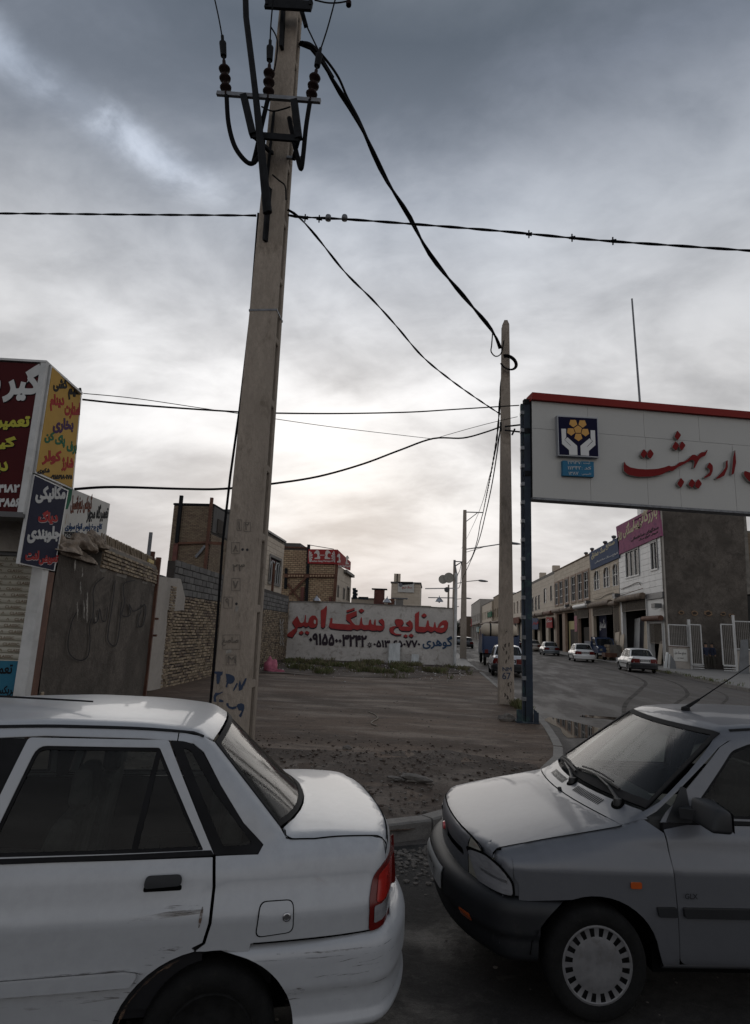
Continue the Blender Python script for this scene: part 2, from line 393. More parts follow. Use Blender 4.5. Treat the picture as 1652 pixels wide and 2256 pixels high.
ROOFP = Sm([.4, .80, 1.1, 1.5, 1.9, 2.2, 2.34, 2.6], [1.36, 1.408, 1.438, 1.452, 1.44, 1.408, 1.385, 1.30], .06)
def FL(x, a, z):
    f = smax((a - (SIDEP(z) + PLAN(x))), (z - (TOPP(x) - .022 * (a / .7) ** 2 - .012 * (a / .7) ** 6)) * .98, .075)
    fr = (-.655 + .135 * (a / .65) ** 2.2 - .03 * (z - .68)) - x
    re = x - (3.155 - .13 * (a / .7) ** 2.6 - .25 * np.maximum(z - .8, 0) ** 1.5)
    f = smax(f, fr, .05); f = smax(f, re, .05)
    return smax(f, .20 - z, .06)
def FG(x, a, z):
    f = smax(a - (GSIDE(z) + GPLAN(x)), z - (ROOFP(x) - .035 * (a / .56) ** 2), .07)
    ws = ((z - .94) * 1.42 - (x - .20 - .11 * (a / .66) ** 2)) * .576
    re = ((z - .98) * 1.10 - (2.705 - .15 * (a / .62) ** 2 - x)) * .672
    return smax(smax(f, ws, .03), re, .03)
def FBODY(x, a, z): return smin(FL(x, a, z), FG(x, a, z), .03)
def FBF(x, a, z):   # front bumper
    f = smax(a - (.812 + PLAN(x) * .75 + Sm_b(z)), z - .535, .05); f = smax(f, .22 - z, .05)
    return smax(f, (-.735 + .19 * (a / .7) ** 2.6 - Sm_b(z)) - x, .07)
Sm_b = Sm([.15, .22, .30, .345, .36, .47, .52, .57], [-.06, -.035, -.022, -.02, .0, .004, -.010, -.03], .008)
Sm_r = Sm([.15, .24, .275, .30, .39, .41, .53, .57, .6], [-.06, .0, .012, -.01, -.01, .004, .004, -.008, -.03], .008)
def FBR(x, a, z):   # rear bumper
    f = smax(a - (.812 + PLAN(x) * .6 + Sm_r(z)), z - (.585 + .02 * np.clip((x - 2.6) / .4, 0, 1)), .045); f = smax(f, .235 - z, .04)
    return smax(f, x - (3.248 - .17 * (a / .7) ** 2.6 + Sm_r(z)), .075)
def solve(F, pts, axis, lo, hi):
    """pts Nx2 of the two other coordinates in x,a,z order; bisection along axis from inside lo to outside hi"""
    lo = np.full(len(pts), float(lo)) if np.isscalar(lo) else lo.astype(float); hi = np.full(len(pts), float(hi))
    def ev(t):
        if axis == 'a': return F(pts[:, 0], t, pts[:, 1])
        if axis == 'z': return F(pts[:, 0], np.abs(pts[:, 1]), t)
        return F(t, np.abs(pts[:, 0]), pts[:, 1])
    for _ in range(26):
        m = (lo + hi) / 2; out = ev(m) > 0; hi = np.where(out, m, hi); lo = np.where(out, lo, m)
    t = (lo + hi) / 2
    if axis == 'a': P = np.stack([pts[:, 0], t, pts[:, 1]], 1)
    elif axis == 'z': P = np.stack([pts[:, 0], pts[:, 1], t], 1)
    else: P = np.stack([t, pts[:, 0], pts[:, 1]], 1)
    e = 2e-3; s = np.sign(P[:, 1]) if axis != 'a' else np.ones(len(P)); s[s == 0] = 1; A = np.abs(P[:, 1])
    g = np.stack([F(P[:, 0] + e, A, P[:, 2]) - F(P[:, 0] - e, A, P[:, 2]), (F(P[:, 0], A + e, P[:, 2]) - F(P[:, 0], np.maximum(A - e, 0), P[:, 2])) * s, F(P[:, 0], A, P[:, 2] + e) - F(P[:, 0], A, P[:, 2] - e)], 1)
    g /= np.linalg.norm(g, axis=1, keepdims=True) + 1e-12
    return P, g
def rnd(poly, r, n=4):
    """round polygon corners; a point may carry its own radius as third value (0 = keep)"""
    out = []; k = len(poly)
    for i, p in enumerate(poly):
        rr = p[2] if len(p) > 2 else r
        a = Vector(poly[i - 1][:2]); b = Vector(p[:2]); c = Vector(poly[(i + 1) % k][:2])
        la, lc = (a - b).length, (c - b).length; q = min(rr, la * .49, lc * .49)
        if q < 1e-4: out.append(tuple(b)); continue
        s = b + (a - b) / la * q; e = b + (c - b) / lc * q
        for j in range(n + 1):
            t = j / n; out.append(tuple(s * (1 - t) ** 2 + b * 2 * t * (1 - t) + e * t * t))
    return out
def dens(poly, st):
    out = []
    for i, p in enumerate(poly):
        q = poly[(i + 1) % len(poly)]; d = math.hypot(q[0] - p[0], q[1] - p[1]); n = max(1, int(math.ceil(d / st)))
        for j in range(n): out.append((p[0] + (q[0] - p[0]) * j / n, p[1] + (q[1] - p[1]) * j / n))
    return out
def tri(outer, st, holes=()):
    """constrained triangulation of an outline with a grid of inner points"""
    loops = [dens(outer, st)] + [dens(h, st) for h in holes]
    V = []; E = []; B = []
    for lp in loops:
        b = len(V); V += lp; n = len(lp); E += [(b + i, b + (i + 1) % n) for i in range(n)]; B.append((b, n))
    xs = [p[0] for p in loops[0]]; ys = [p[1] for p in loops[0]]
    gx = np.arange(min(xs) + st / 2, max(xs), st); gy = np.arange(min(ys) + st / 2, max(ys), st)
    if len(gx) * len(gy):
        g = np.array([(a + (st / 2 if j % 2 else 0), b) for j, b in enumerate(gy) for a in gx])
        bv = np.array(V); keep = inpoly(g, loops[0])
        for h in loops[1:]: keep &= ~inpoly(g, h)
        g = g[keep]
        if len(g):
            d = np.min(np.linalg.norm(g[:, None, :] - bv[None, :, :], axis=2), axis=1); g = g[d > st * .45]; V = V + [tuple(p) for p in g]
    r = delaunay_2d_cdt([Vector(p) for p in V], E, [], 4 if holes else 1, 1e-7)
    ov = np.array([tuple(v) for v in r[0]]); T = [tuple(f) for f in r[2]]
    if holes or True:   # keep only triangles truly inside
        c = np.array([ov[list(f)].mean(0) for f in T]); k = inpoly(c, loops[0])
        for h in loops[1:]: k &= ~inpoly(c, h)
        T = [t for t, q in zip(T, k) if q]
    T2 = []
    for f in T:
        a, b, c_ = (ov[i] for i in f[:3])
        T2.append(f if (b[0] - a[0]) * (c_[1] - a[1]) - (b[1] - a[1]) * (c_[0] - a[0]) > 0 else f[::-1])
    return ov, T2
def inpoly(P, poly):
    x, y = P[:, 0], P[:, 1]; r = np.zeros(len(P), bool); n = len(poly)
    for i in range(n):
        x1, y1 = poly[i]; x2, y2 = poly[(i + 1) % n]
        if y1 == y2: continue
        c = ((y1 > y) != (y2 > y)) & (x < (x2 - x1) * (y - y1) / (y2 - y1) + x1); r ^= c
    return r
def patch(name, F, chart, poly, m, parent, st=.05, off=0, rim=.014, holes=(), mirror=False, lo=None, hi=None, label=None, both=False, rimm=None):
    """chart 'side' (x,z) on the near flank (y<0; mirror=True for the far one), 'top' (x,y), 'end' (y,z) front or rear"""
    V, T = tri(poly, st, holes)
    if chart == 'side':
        P, g = solve(F, V, 'a', 0 if lo is None else lo, 1.1 if hi is None else hi); s = 1 if mirror else -1
        P[:, 1] *= s; g[:, 1] *= s
        if mirror: T = [t[::-1] for t in T]
    elif chart == 'top': P, g = solve(F, V, 'z', .3 if lo is None else lo, 1.7 if hi is None else hi)
    else:
        P, g = solve(F, V, 'x', 1.0 if lo is None else lo, hi)
        if hi < 0: T = [t[::-1] for t in T]
    P = P + g * off
    # boundary edges for a folded rim
    cnt = {}
    for t in T:
        for i in range(3):
            e = (t[i], t[(i + 1) % 3]); cnt[e] = 1
    bd = [e for e in cnt if (e[1], e[0]) not in cnt]
    vs = [tuple(p) for p in P]; fs = list(T); nm = [tuple(q) for q in g]
    if rim:
        idx = {}
        for a, b in bd:
            for i in (a, b):
                if i not in idx: idx[i] = len(vs); vs.append(tuple(P[i])); nm.append(tuple(g[i]))
        low = {}
        for i in list(idx):
            low[i] = len(vs); vs.append(tuple(P[i] - g[i] * rim)); nm.append(tuple(-g[i]))
        for a, b in bd: fs.append((idx[b], idx[a], low[a], low[b]))
    me = bpy.data.meshes.new(name); me.from_pydata(vs, [], fs); me.materials.append(m)
    if rimm: me.materials.append(rimm); me.polygons.foreach_set('material_index', [0] * len(T) + [1] * (len(fs) - len(T)))
    me.polygons.foreach_set('use_smooth', [True] * len(fs)); me.update()
    try: me.normals_split_custom_set_from_vertices(nm)
    except Exception as e_: pass
    o = bpy.data.objects.new(name, me); C.objects.link(o); o.parent = parent
    if label: o['label'] = label
    return o
def curve_top(F, xs, ys):
    """points on the body over (x,y) given as (x,z) for use in side outlines"""
    P, _ = solve(F, np.array([(x, y) for x, y in zip(xs, ys)]), 'z', .3, 1.7); return [(p[0], p[2]) for p in P]
def arch(cx, cz, r, a0, a1, n=14): return [(cx + r * math.cos(R(a0 + (a1 - a0) * i / n)), cz - .004 + r * .90 * math.sin(R(a0 + (a1 - a0) * i / n))) for i in range(n + 1)]
AX2 = 2.30
def make_wheel(parent, x, y, near=True, hub='cap', r=.268, detail=True, hubm=None, name='wheel'):
    s = -1 if y < 0 else 1
    e = bpy.data.objects.new(name, None); e.empty_display_size = .1; C.objects.link(e); e.parent = parent; e.location = (x, y, r - (.03 if detail else 0))
    n = 48 if detail else 18
    pr = [(.165, -.06), (.178, -.062), (.185, -.072), (.215, -.08), (.245, -.078), (.262, -.062), (r, -.04), (r, .04), (.255, .07), (.2, .08), (.165, .06)]
    t = MB().lathe([(a, b * -s) for a, b in pr] if s > 0 else pr, axis='y', n=n)
    o = t.build('tyre', MT['tyre'], e, smooth=True, world=False)
    m = MB()
    ro = .178; hs_ = 1.07
    if detail and hub == 'cap':      # flat wheel trim with a ring of oblong holes
        K = 20; n2 = K * 8
        rings = [(.0, .068), (.03, .069), (.06, .070), (.115, .072), (.122, .070), (.159, .070), (.164, .073), (.176, .071), (.184, .060)]
        V = []; Fc = []
        for (rr, h) in rings:
            for j in range(n2): an = 2 * math.pi * j / n2; V.append((rr * hs_ * math.cos(an), -h, rr * hs_ * math.sin(an)))
        def hole(j, rr):
            ph = ((j + .5) / 8) % 1 - .5
            return abs(ph) < .26
        for i in range(1, len(rings)):
            for j in range(n2):
                j2 = (j + 1) % n2
                if i == 5 and hole(j, 0): continue
                if i == 6 and False: continue
                Fc.append(((i - 1) * n2 + j, (i - 1) * n2 + j2, i * n2 + j2, i * n2 + j))
        vv = [(a, b * (1 if s < 0 else -1), c) for a, b, c in V]
        m.add(vv, Fc if s < 0 else [f[::-1] for f in Fc])
        bk = MB().lathe([(0.0, .045 * s), (.175, .045 * s)], axis='y', n=24); bk.build('brake_disc', MT['black_rubber'], e, world=False)
    else:
        pts = [(0, .05), (.05, .062), (.09, .045), (.14, .05), (.17, .07), (.18, .06)]
        m.lathe([(a, b * s) for a, b in pts], axis='y', n=n)
    m.build('hubcap' if hub == 'cap' else 'rim', hubm or MT['hub'], e, smooth='auto', world=False)
    return e
MT['hub'] = mat('hub', (.15, .15, .155), .5, .3, var=.2, vscale=14, dirt=((.09, .085, .08), 18, .5, .8))
MT['lip'] = mat('shut_line', (.004, .004, .004), .95, spec=.02)
def text_child(s, size, M, m, parent, name='lettering', bold=0, ext=.001, align='c', sx=1.0):
    o = flat_text(s, size, M, m, name, bold, ext, align, sx); o.parent = parent
    if parent.parent is None and tuple(parent.rotation_euler) == (0, 0, 0): o.location = -Vector(parent.location)
    return o
def make_car(label, group, body, loc, rz, near=False, tail='pride', plate=None, front_only=False, rear_only=False, bumper=None, grp_name='parked_car', win='glass_side', roofrack=False):
    """Saloon. local x runs rearward from the front axle, near flank is -y."""
    t = thing(grp_name, label, 'car', loc, rz, group)
    st = .05 if near else .14; F = FBODY; bm_ = bumper or MT['black_plastic']; K = MT['black_rubber']
    gap = .0035 if near else .006; rim = .014 if near else 0
    def P(name, chart, poly, m=body, **k): k.setdefault('st', st); k.setdefault('rim', rim); return patch(name, k.pop('F', F), chart, poly, m, t, **k)
    # ---- outlines shared by neighbouring panels (x,z)
    yh = lambda x: .655 + .03 * math.sin(min(1, max(0, (x + .55) / .7)) * 1.5)           # bonnet shut line
    hx = np.linspace(-.535, .20, 12)
    hood_side = curve_top(F, hx, [yh(x) for x in hx])
    roof_x = np.linspace(.94, 2.17, 14); yr = lambda x: .545 - .01 * max(0, x - 1.9) * 3
    roof_side = curve_top(F, roof_x, [yr(x) for x in roof_x])
    ti = lambda x: .672 - .05 * max(0, x - 2.7) / .40
    tx = np.linspace(2.57, 3.09, 9); trunk_side = curve_top(F, tx, [ti(x) for x in tx])
    sides = (False, True)
    xhf = lambda y: -.618 + .085 * (abs(y) / .65) ** 2.2; xlr = lambda y: 3.112 - .06 * (abs(y) / .62) ** 2.6
    def zon(xf_, ys): return [(y, solve(F, np.array([(xf_(y), y)]), 'z', .3, 1.7)[0][0][2]) for y in ys]
    for mir in sides:
        S = dict(mirror=mir)
        # front fender: from the lamp to the door, over the arch
        fe = [(-.50, .575), (-.50, .575)] + []
        fend = [(-.35, .523)] + arch(0, .265, .335, 112, 8, 12) + [(.352, .24), (.44, .235), (.428, .50), (.415, .70), (.405, .86), (.30, .925)] + hood_side[::-1][0:9] + [(-.43, hood_side[3][1] - .035), (-.425, .63), (-.40, .60), (-.40, .523)]
        P('front_fender', 'side', fend, **S, lo=.4)
        g = gap
        # doors, lower panels
        fd = rnd([(.44 + g, .24, .04), (.43 + g, .50, 0), (.415 + g, .72, 0), (.41 + g, .875, 0), (.55, .898, 0), (1.37, .908, .0), (1.375 - g, .80, 0), (1.375 - g, .24, .04)], .0)
        fdoor = P('front_door', 'side', fd, **S)
        rd = [(1.375 + g, .25), (1.375 + g, .908), (2.262 - g, .900), (2.272 - g, .80), (2.268 - g, .68), (2.25 - g, .608), (2.205, .590)] + arch(AX2 - .02, .262, .36, 100, 176, 10) + [(1.945, .25)]
        rd = [p for i, p in enumerate(rd)]
        rdoor = P('rear_door', 'side', rd, **S, label=('white rear door with rusty scrapes' if (near and body is MT.get('paint_white')) else None))
        P('sill', 'side', [(.36, .205), (.36, .232), (1.945, .242), (1.955, .205)], **S, m=body, F=FL)
        # quarter panel with C pillar
        ql = [(2.268 + g, .903), (2.278 + g, .80), (2.274 + g, .675), (2.255 + g, .600), (2.225, .577)] + arch(AX2, .265, .35, 96, 68, 6)
        tl = [(2.96, .598), (2.958, .72), (2.975, .80), (3.03, .845)]
        q = ql + [(2.44, .593)] + tl + trunk_side[::-1]
        cp = curve_top(F, [2.542, 2.462, 2.38, 2.30, 2.222], [.632, .602, .571, .540, .511])
        q = q + cp + [(2.172, roof_side[-1][1]), (2.06, roof_side[-2][1])]
        q = q + [(2.06, 1.345), (2.13, 1.335), (2.18, 1.30), (2.27, 1.165), (2.38, 1.02), (2.472, .935), (2.45, .903)]
        P('quarter_panel', 'side', q, **S, lo=.3)
        # roof rail and A pillar
        rail = [(.335, .925), (.395, .955), (.83, 1.288), (.90, 1.325), (1.0, 1.345), (1.5, 1.366), (1.9, 1.357), (2.055, 1.346), (2.055, roof_side[-2][1])] + roof_side[:-2][::-1] + [(.90, 1.372), (.84, 1.335), (.62, 1.155), (.42, 1.0), (.315, .94)]
        P('roof_rail', 'side', rail, **S, lo=.3, st=.04 if near else .1)
        # door frames (painted), glass, rubber
        f_in = rnd([(.555, .935, .01), (.90, 1.272, .03), (1.02, 1.312, .02), (1.235, 1.325, .01), (1.215, .935, .01)], .01)
        f_out = rnd([(.405, .905, 0), (.45, .955, 0), (.84, 1.29, 0), (.92, 1.330, .02), (1.02, 1.347, 0), (1.265, 1.358, .01), (1.252, .912, 0)], 0)
        ff = P('window_frame', 'side', f_out, **S, holes=[f_in], F=F, off=.002, st=.04 if near else .15)
        r_in = rnd([(1.375, .930, .01), (1.478, 1.328, .04), (1.985, 1.319, .01), (2.218, .926, .008)], .01)
        r_out = rnd([(1.325, .918, 0), (1.435, 1.358, .015), (2.018, 1.348, .01), (2.262, .910, 0)], 0)
        rf = P('window_frame', 'side', r_out, **S, holes=[r_in], F=F, off=.002, st=.04 if near else .15)
        gm = MT[win]
        for inn, mm in ((f_in, None), (r_in, None)):
            P('door_window', 'side', inn, m=gm, **S, off=-.010, rim=0, st=.08 if near else .2)
        if near:
            for inn in (f_in, r_in):
                P('window_seal', 'side', inn, m=K, **S, off=-.004, rim=.01, holes=[shrink(inn, .014)], st=.04)
            P('window_divider', 'side', [(1.925, .93), (1.975, 1.318), (1.995, 1.310), (1.950, .929)], m=K, **S, off=-.002, rim=.01)
        P('pillar_cover', 'side', [(1.255, .91), (1.268, 1.358), (1.432, 1.357), (1.322, .918)], m=K, **S, off=-.006)
        # quarter window in black surround
        qo = rnd([(2.266, .907, 0), (2.026, 1.346, .01), (2.10, 1.343, .05), (2.165, 1.312, .03), (2.268, 1.165, 0), (2.38, 1.018, .02), (2.470, .935, .035), (2.45, .905, .02)], 0)
        qi = rnd([(2.30, .935, .01), (2.085, 1.318, .01), (2.12, 1.308, .02), (2.235, 1.15, 0), (2.425, .938, .02)], 0)
        P('quarter_window_surround', 'side', qo, m=K, **S, off=.001, holes=[qi], st=.04 if near else .15)
        P('quarter_window', 'side', qi, m=gm, **S, off=-.008, rim=0, st=.08)
        # belt rubber, rub strip
        P('belt_moulding', 'side', [(.50, .905), (.50, .925), (2.25, .925), (2.264, .906)], m=K, **S, off=.005, st=.08)
        rub = MT['black_plastic'] if near != 'white' else body; S0 = 0
        P('rub_strip', 'side', rnd([(.46, .475), (.455, .520), (1.365, .522), (1.365, .475)], .008), m=rub, **S, off=.022, F=FL, rim=.03)
        P('rub_strip', 'side', rnd([(1.385, .475, 0), (1.385, .522, 0), (1.96, .525, .01), (2.01, .515, .01), (1.985, .475, .01)], .0), m=rub, **S, off=.022, F=FL, rim=.03)
        if near:
            P('rub_strip', 'side', rnd([(.325, .475), (.315, .520), (.42, .521), (.425, .475)], .008), m=rub, **S, off=.014, F=FL, rim=.015)
            # handle in its recess
            for hx0, dd in ((1.17, fdoor), (2.045, rdoor)):
                hx0 -= .05 if hx0 > 2 else 0; ho = P('door_handle', 'side', rnd([(hx0, .808), (hx0 + .005, .85), (hx0 + .145, .85), (hx0 + .15, .813)], .018), m=MT['black_plastic'], **S, off=.020, rim=.02, st=.02)
                P('handle_recess', 'side', rnd([(hx0 + .0, .793), (hx0, .813), (hx0 + .15, .813), (hx0 + .15, .793)], .008), m=MT['lip'], **S, off=.0012, rim=0, st=.03)
            if not mir: pass
    # ---- top panels
    hp = [(x, -yh(x) + gap) for x in hx] ; xr = .20
    cowl_curve = [(.20 - .10 * (1 - (y / .68) ** 2), y) for y in np.linspace(-.675, .675, 13)]
    hood = hp + [(x - gap, y) for x, y in cowl_curve[1:-1]] + [(x, yh(x) - gap) for x in hx[::-1]] + [(xhf(y), y) for y in np.linspace(.60, -.60, 14)]
    P('bonnet', 'top', hood, rim=rim)
    cow = [(x + gap, y) for x, y in cowl_curve] + [(.325 - .115 * (1 - (y / .66) ** 2) + .0, y) for y in np.linspace(.70, -.70, 14)]
    P('cowl_panel', 'top', cow, st=.04 if near else .15)
    wsb = lambda y: .235 + .11 * (y / .66) ** 2
    wst = lambda y: .80 + .075 * (y / .53) ** 2
    def quadring(fb, ft, yb, yt, n=12):
        lo_ = [(fb(y), y) for y in np.linspace(-yb, yb, n)]; hi_ = [(ft(y), y) for y in np.linspace(yt, -yt, n)]
        return lo_ + hi_
    wo = quadring(wsb, wst, .668, .548); wi = quadring(lambda y: wsb(y) + .045, lambda y: wst(y) - .03, .638, .520)
    P('windscreen_surround', 'top', wo, m=K, holes=[wi], off=.003, st=.04 if near else .15)
    P('windscreen', 'top', wi, m=MT['glass'], off=-.002, rim=0, st=.08)
    rfo = [(x, -yr(x)) for x in roof_x] + [(2.265 - .05 * (y / .5) ** 2, y) for y in np.linspace(-.50, .50, 9)] + [(x, yr(x)) for x in roof_x[::-1]] + [(wst(y) + .006, y) for y in np.linspace(.53, -.53, 11)]
    P('roof', 'top', rfo)
    P('gutter_strip', 'top', [(x, -yr(x) - .006) for x in roof_x] + [(x, -yr(x) + .006) for x in roof_x[::-1]], m=K, off=.004, st=.05, rim=.004)
    P('gutter_strip', 'top', [(x, yr(x) + .006) for x in roof_x] + [(x, yr(x) - .006) for x in roof_x[::-1]], m=K, off=.004, st=.05, rim=.004)
    rgt = lambda y: 2.275 - .05 * (y / .5) ** 2; rgb = lambda y: 2.705 - .155 * (abs(y) / .62) ** 2.2
    ro = quadring(rgb, rgt, .628, .505); ri = quadring(lambda y: rgb(y) - .022, lambda y: rgt(y) + .02, .603, .482)
    ro = ro[::-1]; ri = ri[::-1]
    P('rear_window_surround', 'top', ro, m=K, holes=[ri], off=.003, st=.04 if near else .15)
    P('rear_window', 'top', ri, m=MT['glass'], off=-.002, rim=0, st=.08)
    lid = [(rgb(y) + .010, y) for y in np.linspace(-.61, .61, 11)] + [(x, ti(x) - gap) for x in tx] + [(xlr(y), y) for y in np.linspace(.60, -.60, 12)] + [(x, -ti(x) + gap) for x in tx[::-1]]
    P('boot_lid', 'top', lid, rim=rim)
    if near:
        def gapline(pts, chart, **k): P('panel_gap', chart, stroke(pts, .0075, 1), m=MT['lip'], off=.0012, rim=0, st=.03, **k)
        for s in (-1, 1):
            gapline([(x, s * (ti(x))) for x in tx[:-1]] + [(3.09, s * (ti(3.09) - .004))], 'top'); gapline([(x, s * yh(x)) for x in hx], 'top')
            gapline([(rgb(.61) + .012, s * .625), (2.57, s * .66), (2.60, s * .672)], 'top')
        gapline([(x - .002, y) for x, y in cowl_curve[1:-1]], 'top')
        gapline([(xlr(y), y) for y in np.linspace(-.60, .60, 12)], 'top'); gapline([(xhf(y), y) for y in np.linspace(-.60, .60, 12)], 'top')
    # ---- rear end
    P('rear_panel', 'end', [(-.66, .57), (.66, .57), (.665, .86)] + zon(xlr, np.linspace(.62, -.62, 12)) + [(-.665, .86)], hi=3.5, rim=0)
    for s in (-1, 1):
        lp = [(s * .53, .60), (s * .53, .80), (s * .60, .84), (s * .672, .84), (s * .69, .60)]
        if s < 0: lp = lp[::-1]
        P('tail_lamp', 'end', lp[::-1], m=MT['lamp_red'], hi=3.5, off=.008, rim=.01)
        P('tail_lamp_side', 'side', rnd([(2.945, .595, .015), (2.945, .72, 0), (2.965, .80, .03), (3.03, .845, .02), (3.16, .835, 0), (3.18, .60, .02)], .0), m=MT['lamp_red'], mirror=s > 0, off=.007, lo=.3, rim=.012, st=.03 if near else .1)
        if near:
            P('brake_lens', 'side', rnd([(2.975, .70), (2.99, .80), (3.035, .825), (3.12, .81), (3.12, .70)], .012), m=MT['lamp_red_bright'], mirror=s > 0, off=.010, lo=.3, rim=.003, st=.03)
            P('reversing_lens', 'side', rnd([(2.965, .625), (2.965, .69), (3.12, .695), (3.13, .63)], .008), m=MT['lamp_clear_grey'], mirror=s > 0, off=.010, lo=.3, rim=.003, st=.03)
    if plate:
        pl = P('plate_recess', 'end', [(-.28, .655), (.28, .655), (.28, .80), (-.28, .80)][::1], m=MT['lip'], hi=3.5, off=.003, rim=0)
        P('number_plate', 'end', [(-.24, .675), (.24, .675), (.24, .77), (-.24, .77)], m=MT['plate_white'], hi=3.5, off=.012, rim=.01)
        text_child(plate, .085, Matrix.Translation((3.172, -.02, .700)) @ Matrix.Rotation(R(90), 4, 'Z') @ Matrix.Rotation(R(90), 4, 'X'), MT['ink'], t, ext=.002, bold=.004)
    mb = lambda nm, FF, poly, m, **k: patch(nm, FF, k.pop('chart'), poly, m, t, st=st, rim=.02 if near else 0, **k)
    rear_m = bm_; front_m = bm_
    for s in (False, True):
        rb = arch(AX2, .265, .335, 66, 8, 6) + [(2.64, .245), (3.30, .245), (3.30, .60), (2.98, .603), (2.50, .585), (2.45, .58)]
        rb = [p for p in rb]
        mb('rear_bumper_side', FBR, [p for p in rb if p[0] < 3.06] + [], rear_m, chart='side', mirror=s, lo=.3) if False else None
    def bumper_shell(FF, x0, x1, xe, name, m, zs, archc, parent=t):
        """wrap-round bumper: rows along plan angle, one mesh"""
        n = 64 if near else 26; nz = 22 if near else 8
        V = []; Fc = []
        for i in range(n + 1):
            th = -1 + 2 * i / n
            for j in range(nz + 1):
                V.append((th, zs[0] + (zs[1] - zs[0]) * j / nz))
        V = np.array(V); mid = x1
        # ray from a point inside on the centre line outwards at plan angle
        ang = V[:, 0] * R(96) * 1.0
        cx = x1; sgn = 1 if xe > x1 else -1
        dx = np.cos(ang) * sgn; dy = np.sin(ang)
        lo = np.zeros(len(V)); hi = np.full(len(V), 1.6)
        for _ in range(30):
            mm = (lo + hi) / 2; o_ = FF(cx + dx * mm, np.abs(dy * mm), V[:, 1]) > 0; hi = np.where(o_, mm, hi); lo = np.where(o_, lo, mm)
        rr = (lo + hi) / 2; X = cx + dx * rr; Y = dy * rr; Z = V[:, 1]
        # sides: replace the last columns by straight run to the arch
        vs = [];
        P3 = np.stack([X, Y, Z], 1).reshape(n + 1, nz + 1, 3)
        cols = []
        for side in (-1, 1):
            ext = []
            k = 10 if near else 5
            x_end = P3[0, 0, 0] if side < 0 else P3[-1, 0, 0]
            for q in range(1, k + 1):
                col = []
                for j in range(nz + 1):
                    z = P3[0, j, 2]; dz = z - .265
                    xa = archc + sgn * math.sqrt(max(.335 ** 2 - (dz / .9) ** 2, 0))
                    xb = P3[0, j, 0]; xq = xb + (xa - xb) * q / k
                    sol, _ = solve(FF, np.array([(xq, z)]), 'a', .3, 1.1); col.append((xq, sol[0][1] * side, z))
                ext.append(col)
            cols.append(ext)
        allc = [c for c in cols[0][::-1]] + [list(map(tuple, P3[i])) for i in range(n + 1)] + [c for c in cols[1]]
        # top lip going inward
        for i, c in enumerate(allc):
            b = len(vs); vs += [tuple(p) for p in c]
            p = c[-1]; cxm = x1; vs.append((p[0] - (p[0] - cxm) * .22 if abs(p[1]) < .60 else p[0] - (p[0] - cxm) * .10, p[1] * .86, p[2] + .004))
            m_ = nz + 2
            if i:
                for j in range(m_ - 1):
                    f = ((i - 1) * m_ + j, i * m_ + j, i * m_ + j + 1, (i - 1) * m_ + j + 1); Fc.append(f if sgn > 0 else f[::-1])
        me = bpy.data.meshes.new(name); me.from_pydata(vs, [], Fc); me.materials.append(m); me.polygons.foreach_set('use_smooth', [True] * len(Fc)); me.update()
        o = bpy.data.objects.new(name, me); C.objects.link(o); o.parent = parent
        return o
    bumper_shell(FBR, 2.5, 2.72, 3.3, 'rear_bumper', rear_m, (.235, .592), AX2)
    bumper_shell(FBF, 0, -.38, -.9, 'front_bumper', MT['black_plastic'] if near != 'white' else rear_m, (.225, .532), 0)
    # ---- front end
    gr = [(-.40, .585), (.40, .585), (.42, .685), (-.42, .685)]
    P('grille_surround', 'end', [(-.43, .525), (.43, .525)] + zon(xhf, np.linspace(.435, -.435, 9)), hi=-1.2, lo=.5, rim=.01, holes=[[(-.37, .60), (-.37, .655), (-.03, .655), (-.03, .60)], [(.03, .60), (.03, .655), (.37, .655), (.37, .60)]] if near else ())
    P('grille_back', 'end', [(-.40, .58), (.40, .58), (.40, .68), (-.40, .68)], m=MT['lip'], hi=-1.2, lo=.5, rim=0, off=-.03)
    if near:
        P('grille_bar', 'end', [(-.37, .628), (.37, .628), (.37, .642), (-.37, .642)], hi=-1.2, lo=.5, rim=.02, off=-.008)
        b_ = MB().lathe([(0, -.012), (.026, -.012), (.032, 0)], axis='z', n=20)
        b_.v = [(-.665 - z, x, .655 + y * .8) for x, y, z in [(a, b, -c) for a, b, c in b_.v]]
        b_.build('badge', MT['badge'], t, world=False, smooth='auto')
    for s in (-1, 1):
        h = [(s * .44, .535)] + [(a * s, b - .004) for a, b in zon(xhf, np.linspace(.44, .60, 5))] + [(s * .66, .69), (s * .685, .655), (s * .69, .535)]
        if near: P('lamp_seal', 'end', [(a * 1.0 + (-.012 * s if i == 0 or abs(a) < .45 else 0), b + (.006 if b > .6 else -.008)) for i, (a, b) in enumerate(h if s < 0 else h[::-1])], m=MT['lip'], hi=-1.2, lo=.5, off=.002, rim=0)
        P('headlamp', 'end', h if s < 0 else h[::-1], m=MT['lamp_clear'], hi=-1.2, lo=.5, off=.004, rim=.02)
        sd_ = rnd([(-.60, .66, .02), (-.545, .685, .02), (-.49, .665, .03), (-.435, .60, .02), (-.43, .545, .015), (-.56, .535, .01)], .01)
        if near: P('lamp_seal', 'side', rnd([(-.61, .67, .02), (-.545, .697, .02), (-.482, .676, .03), (-.424, .605, .02), (-.419, .538, .015), (-.56, .526, .01)], .01), m=MT['lip'], mirror=s > 0, off=.0045, lo=.3, st=.03, rim=0)
        P('indicator_lens', 'side', sd_, m=MT['lamp_clear_grey'], mirror=s > 0, off=.012, lo=.3, st=.03 if near else .1, rim=.02)
        P('front_corner', 'side', [(-.60, .54), (-.395, .54), (-.395, .76), (-.50, .73), (-.60, .69)], mirror=s > 0, off=-.008, lo=.3, rim=.0)
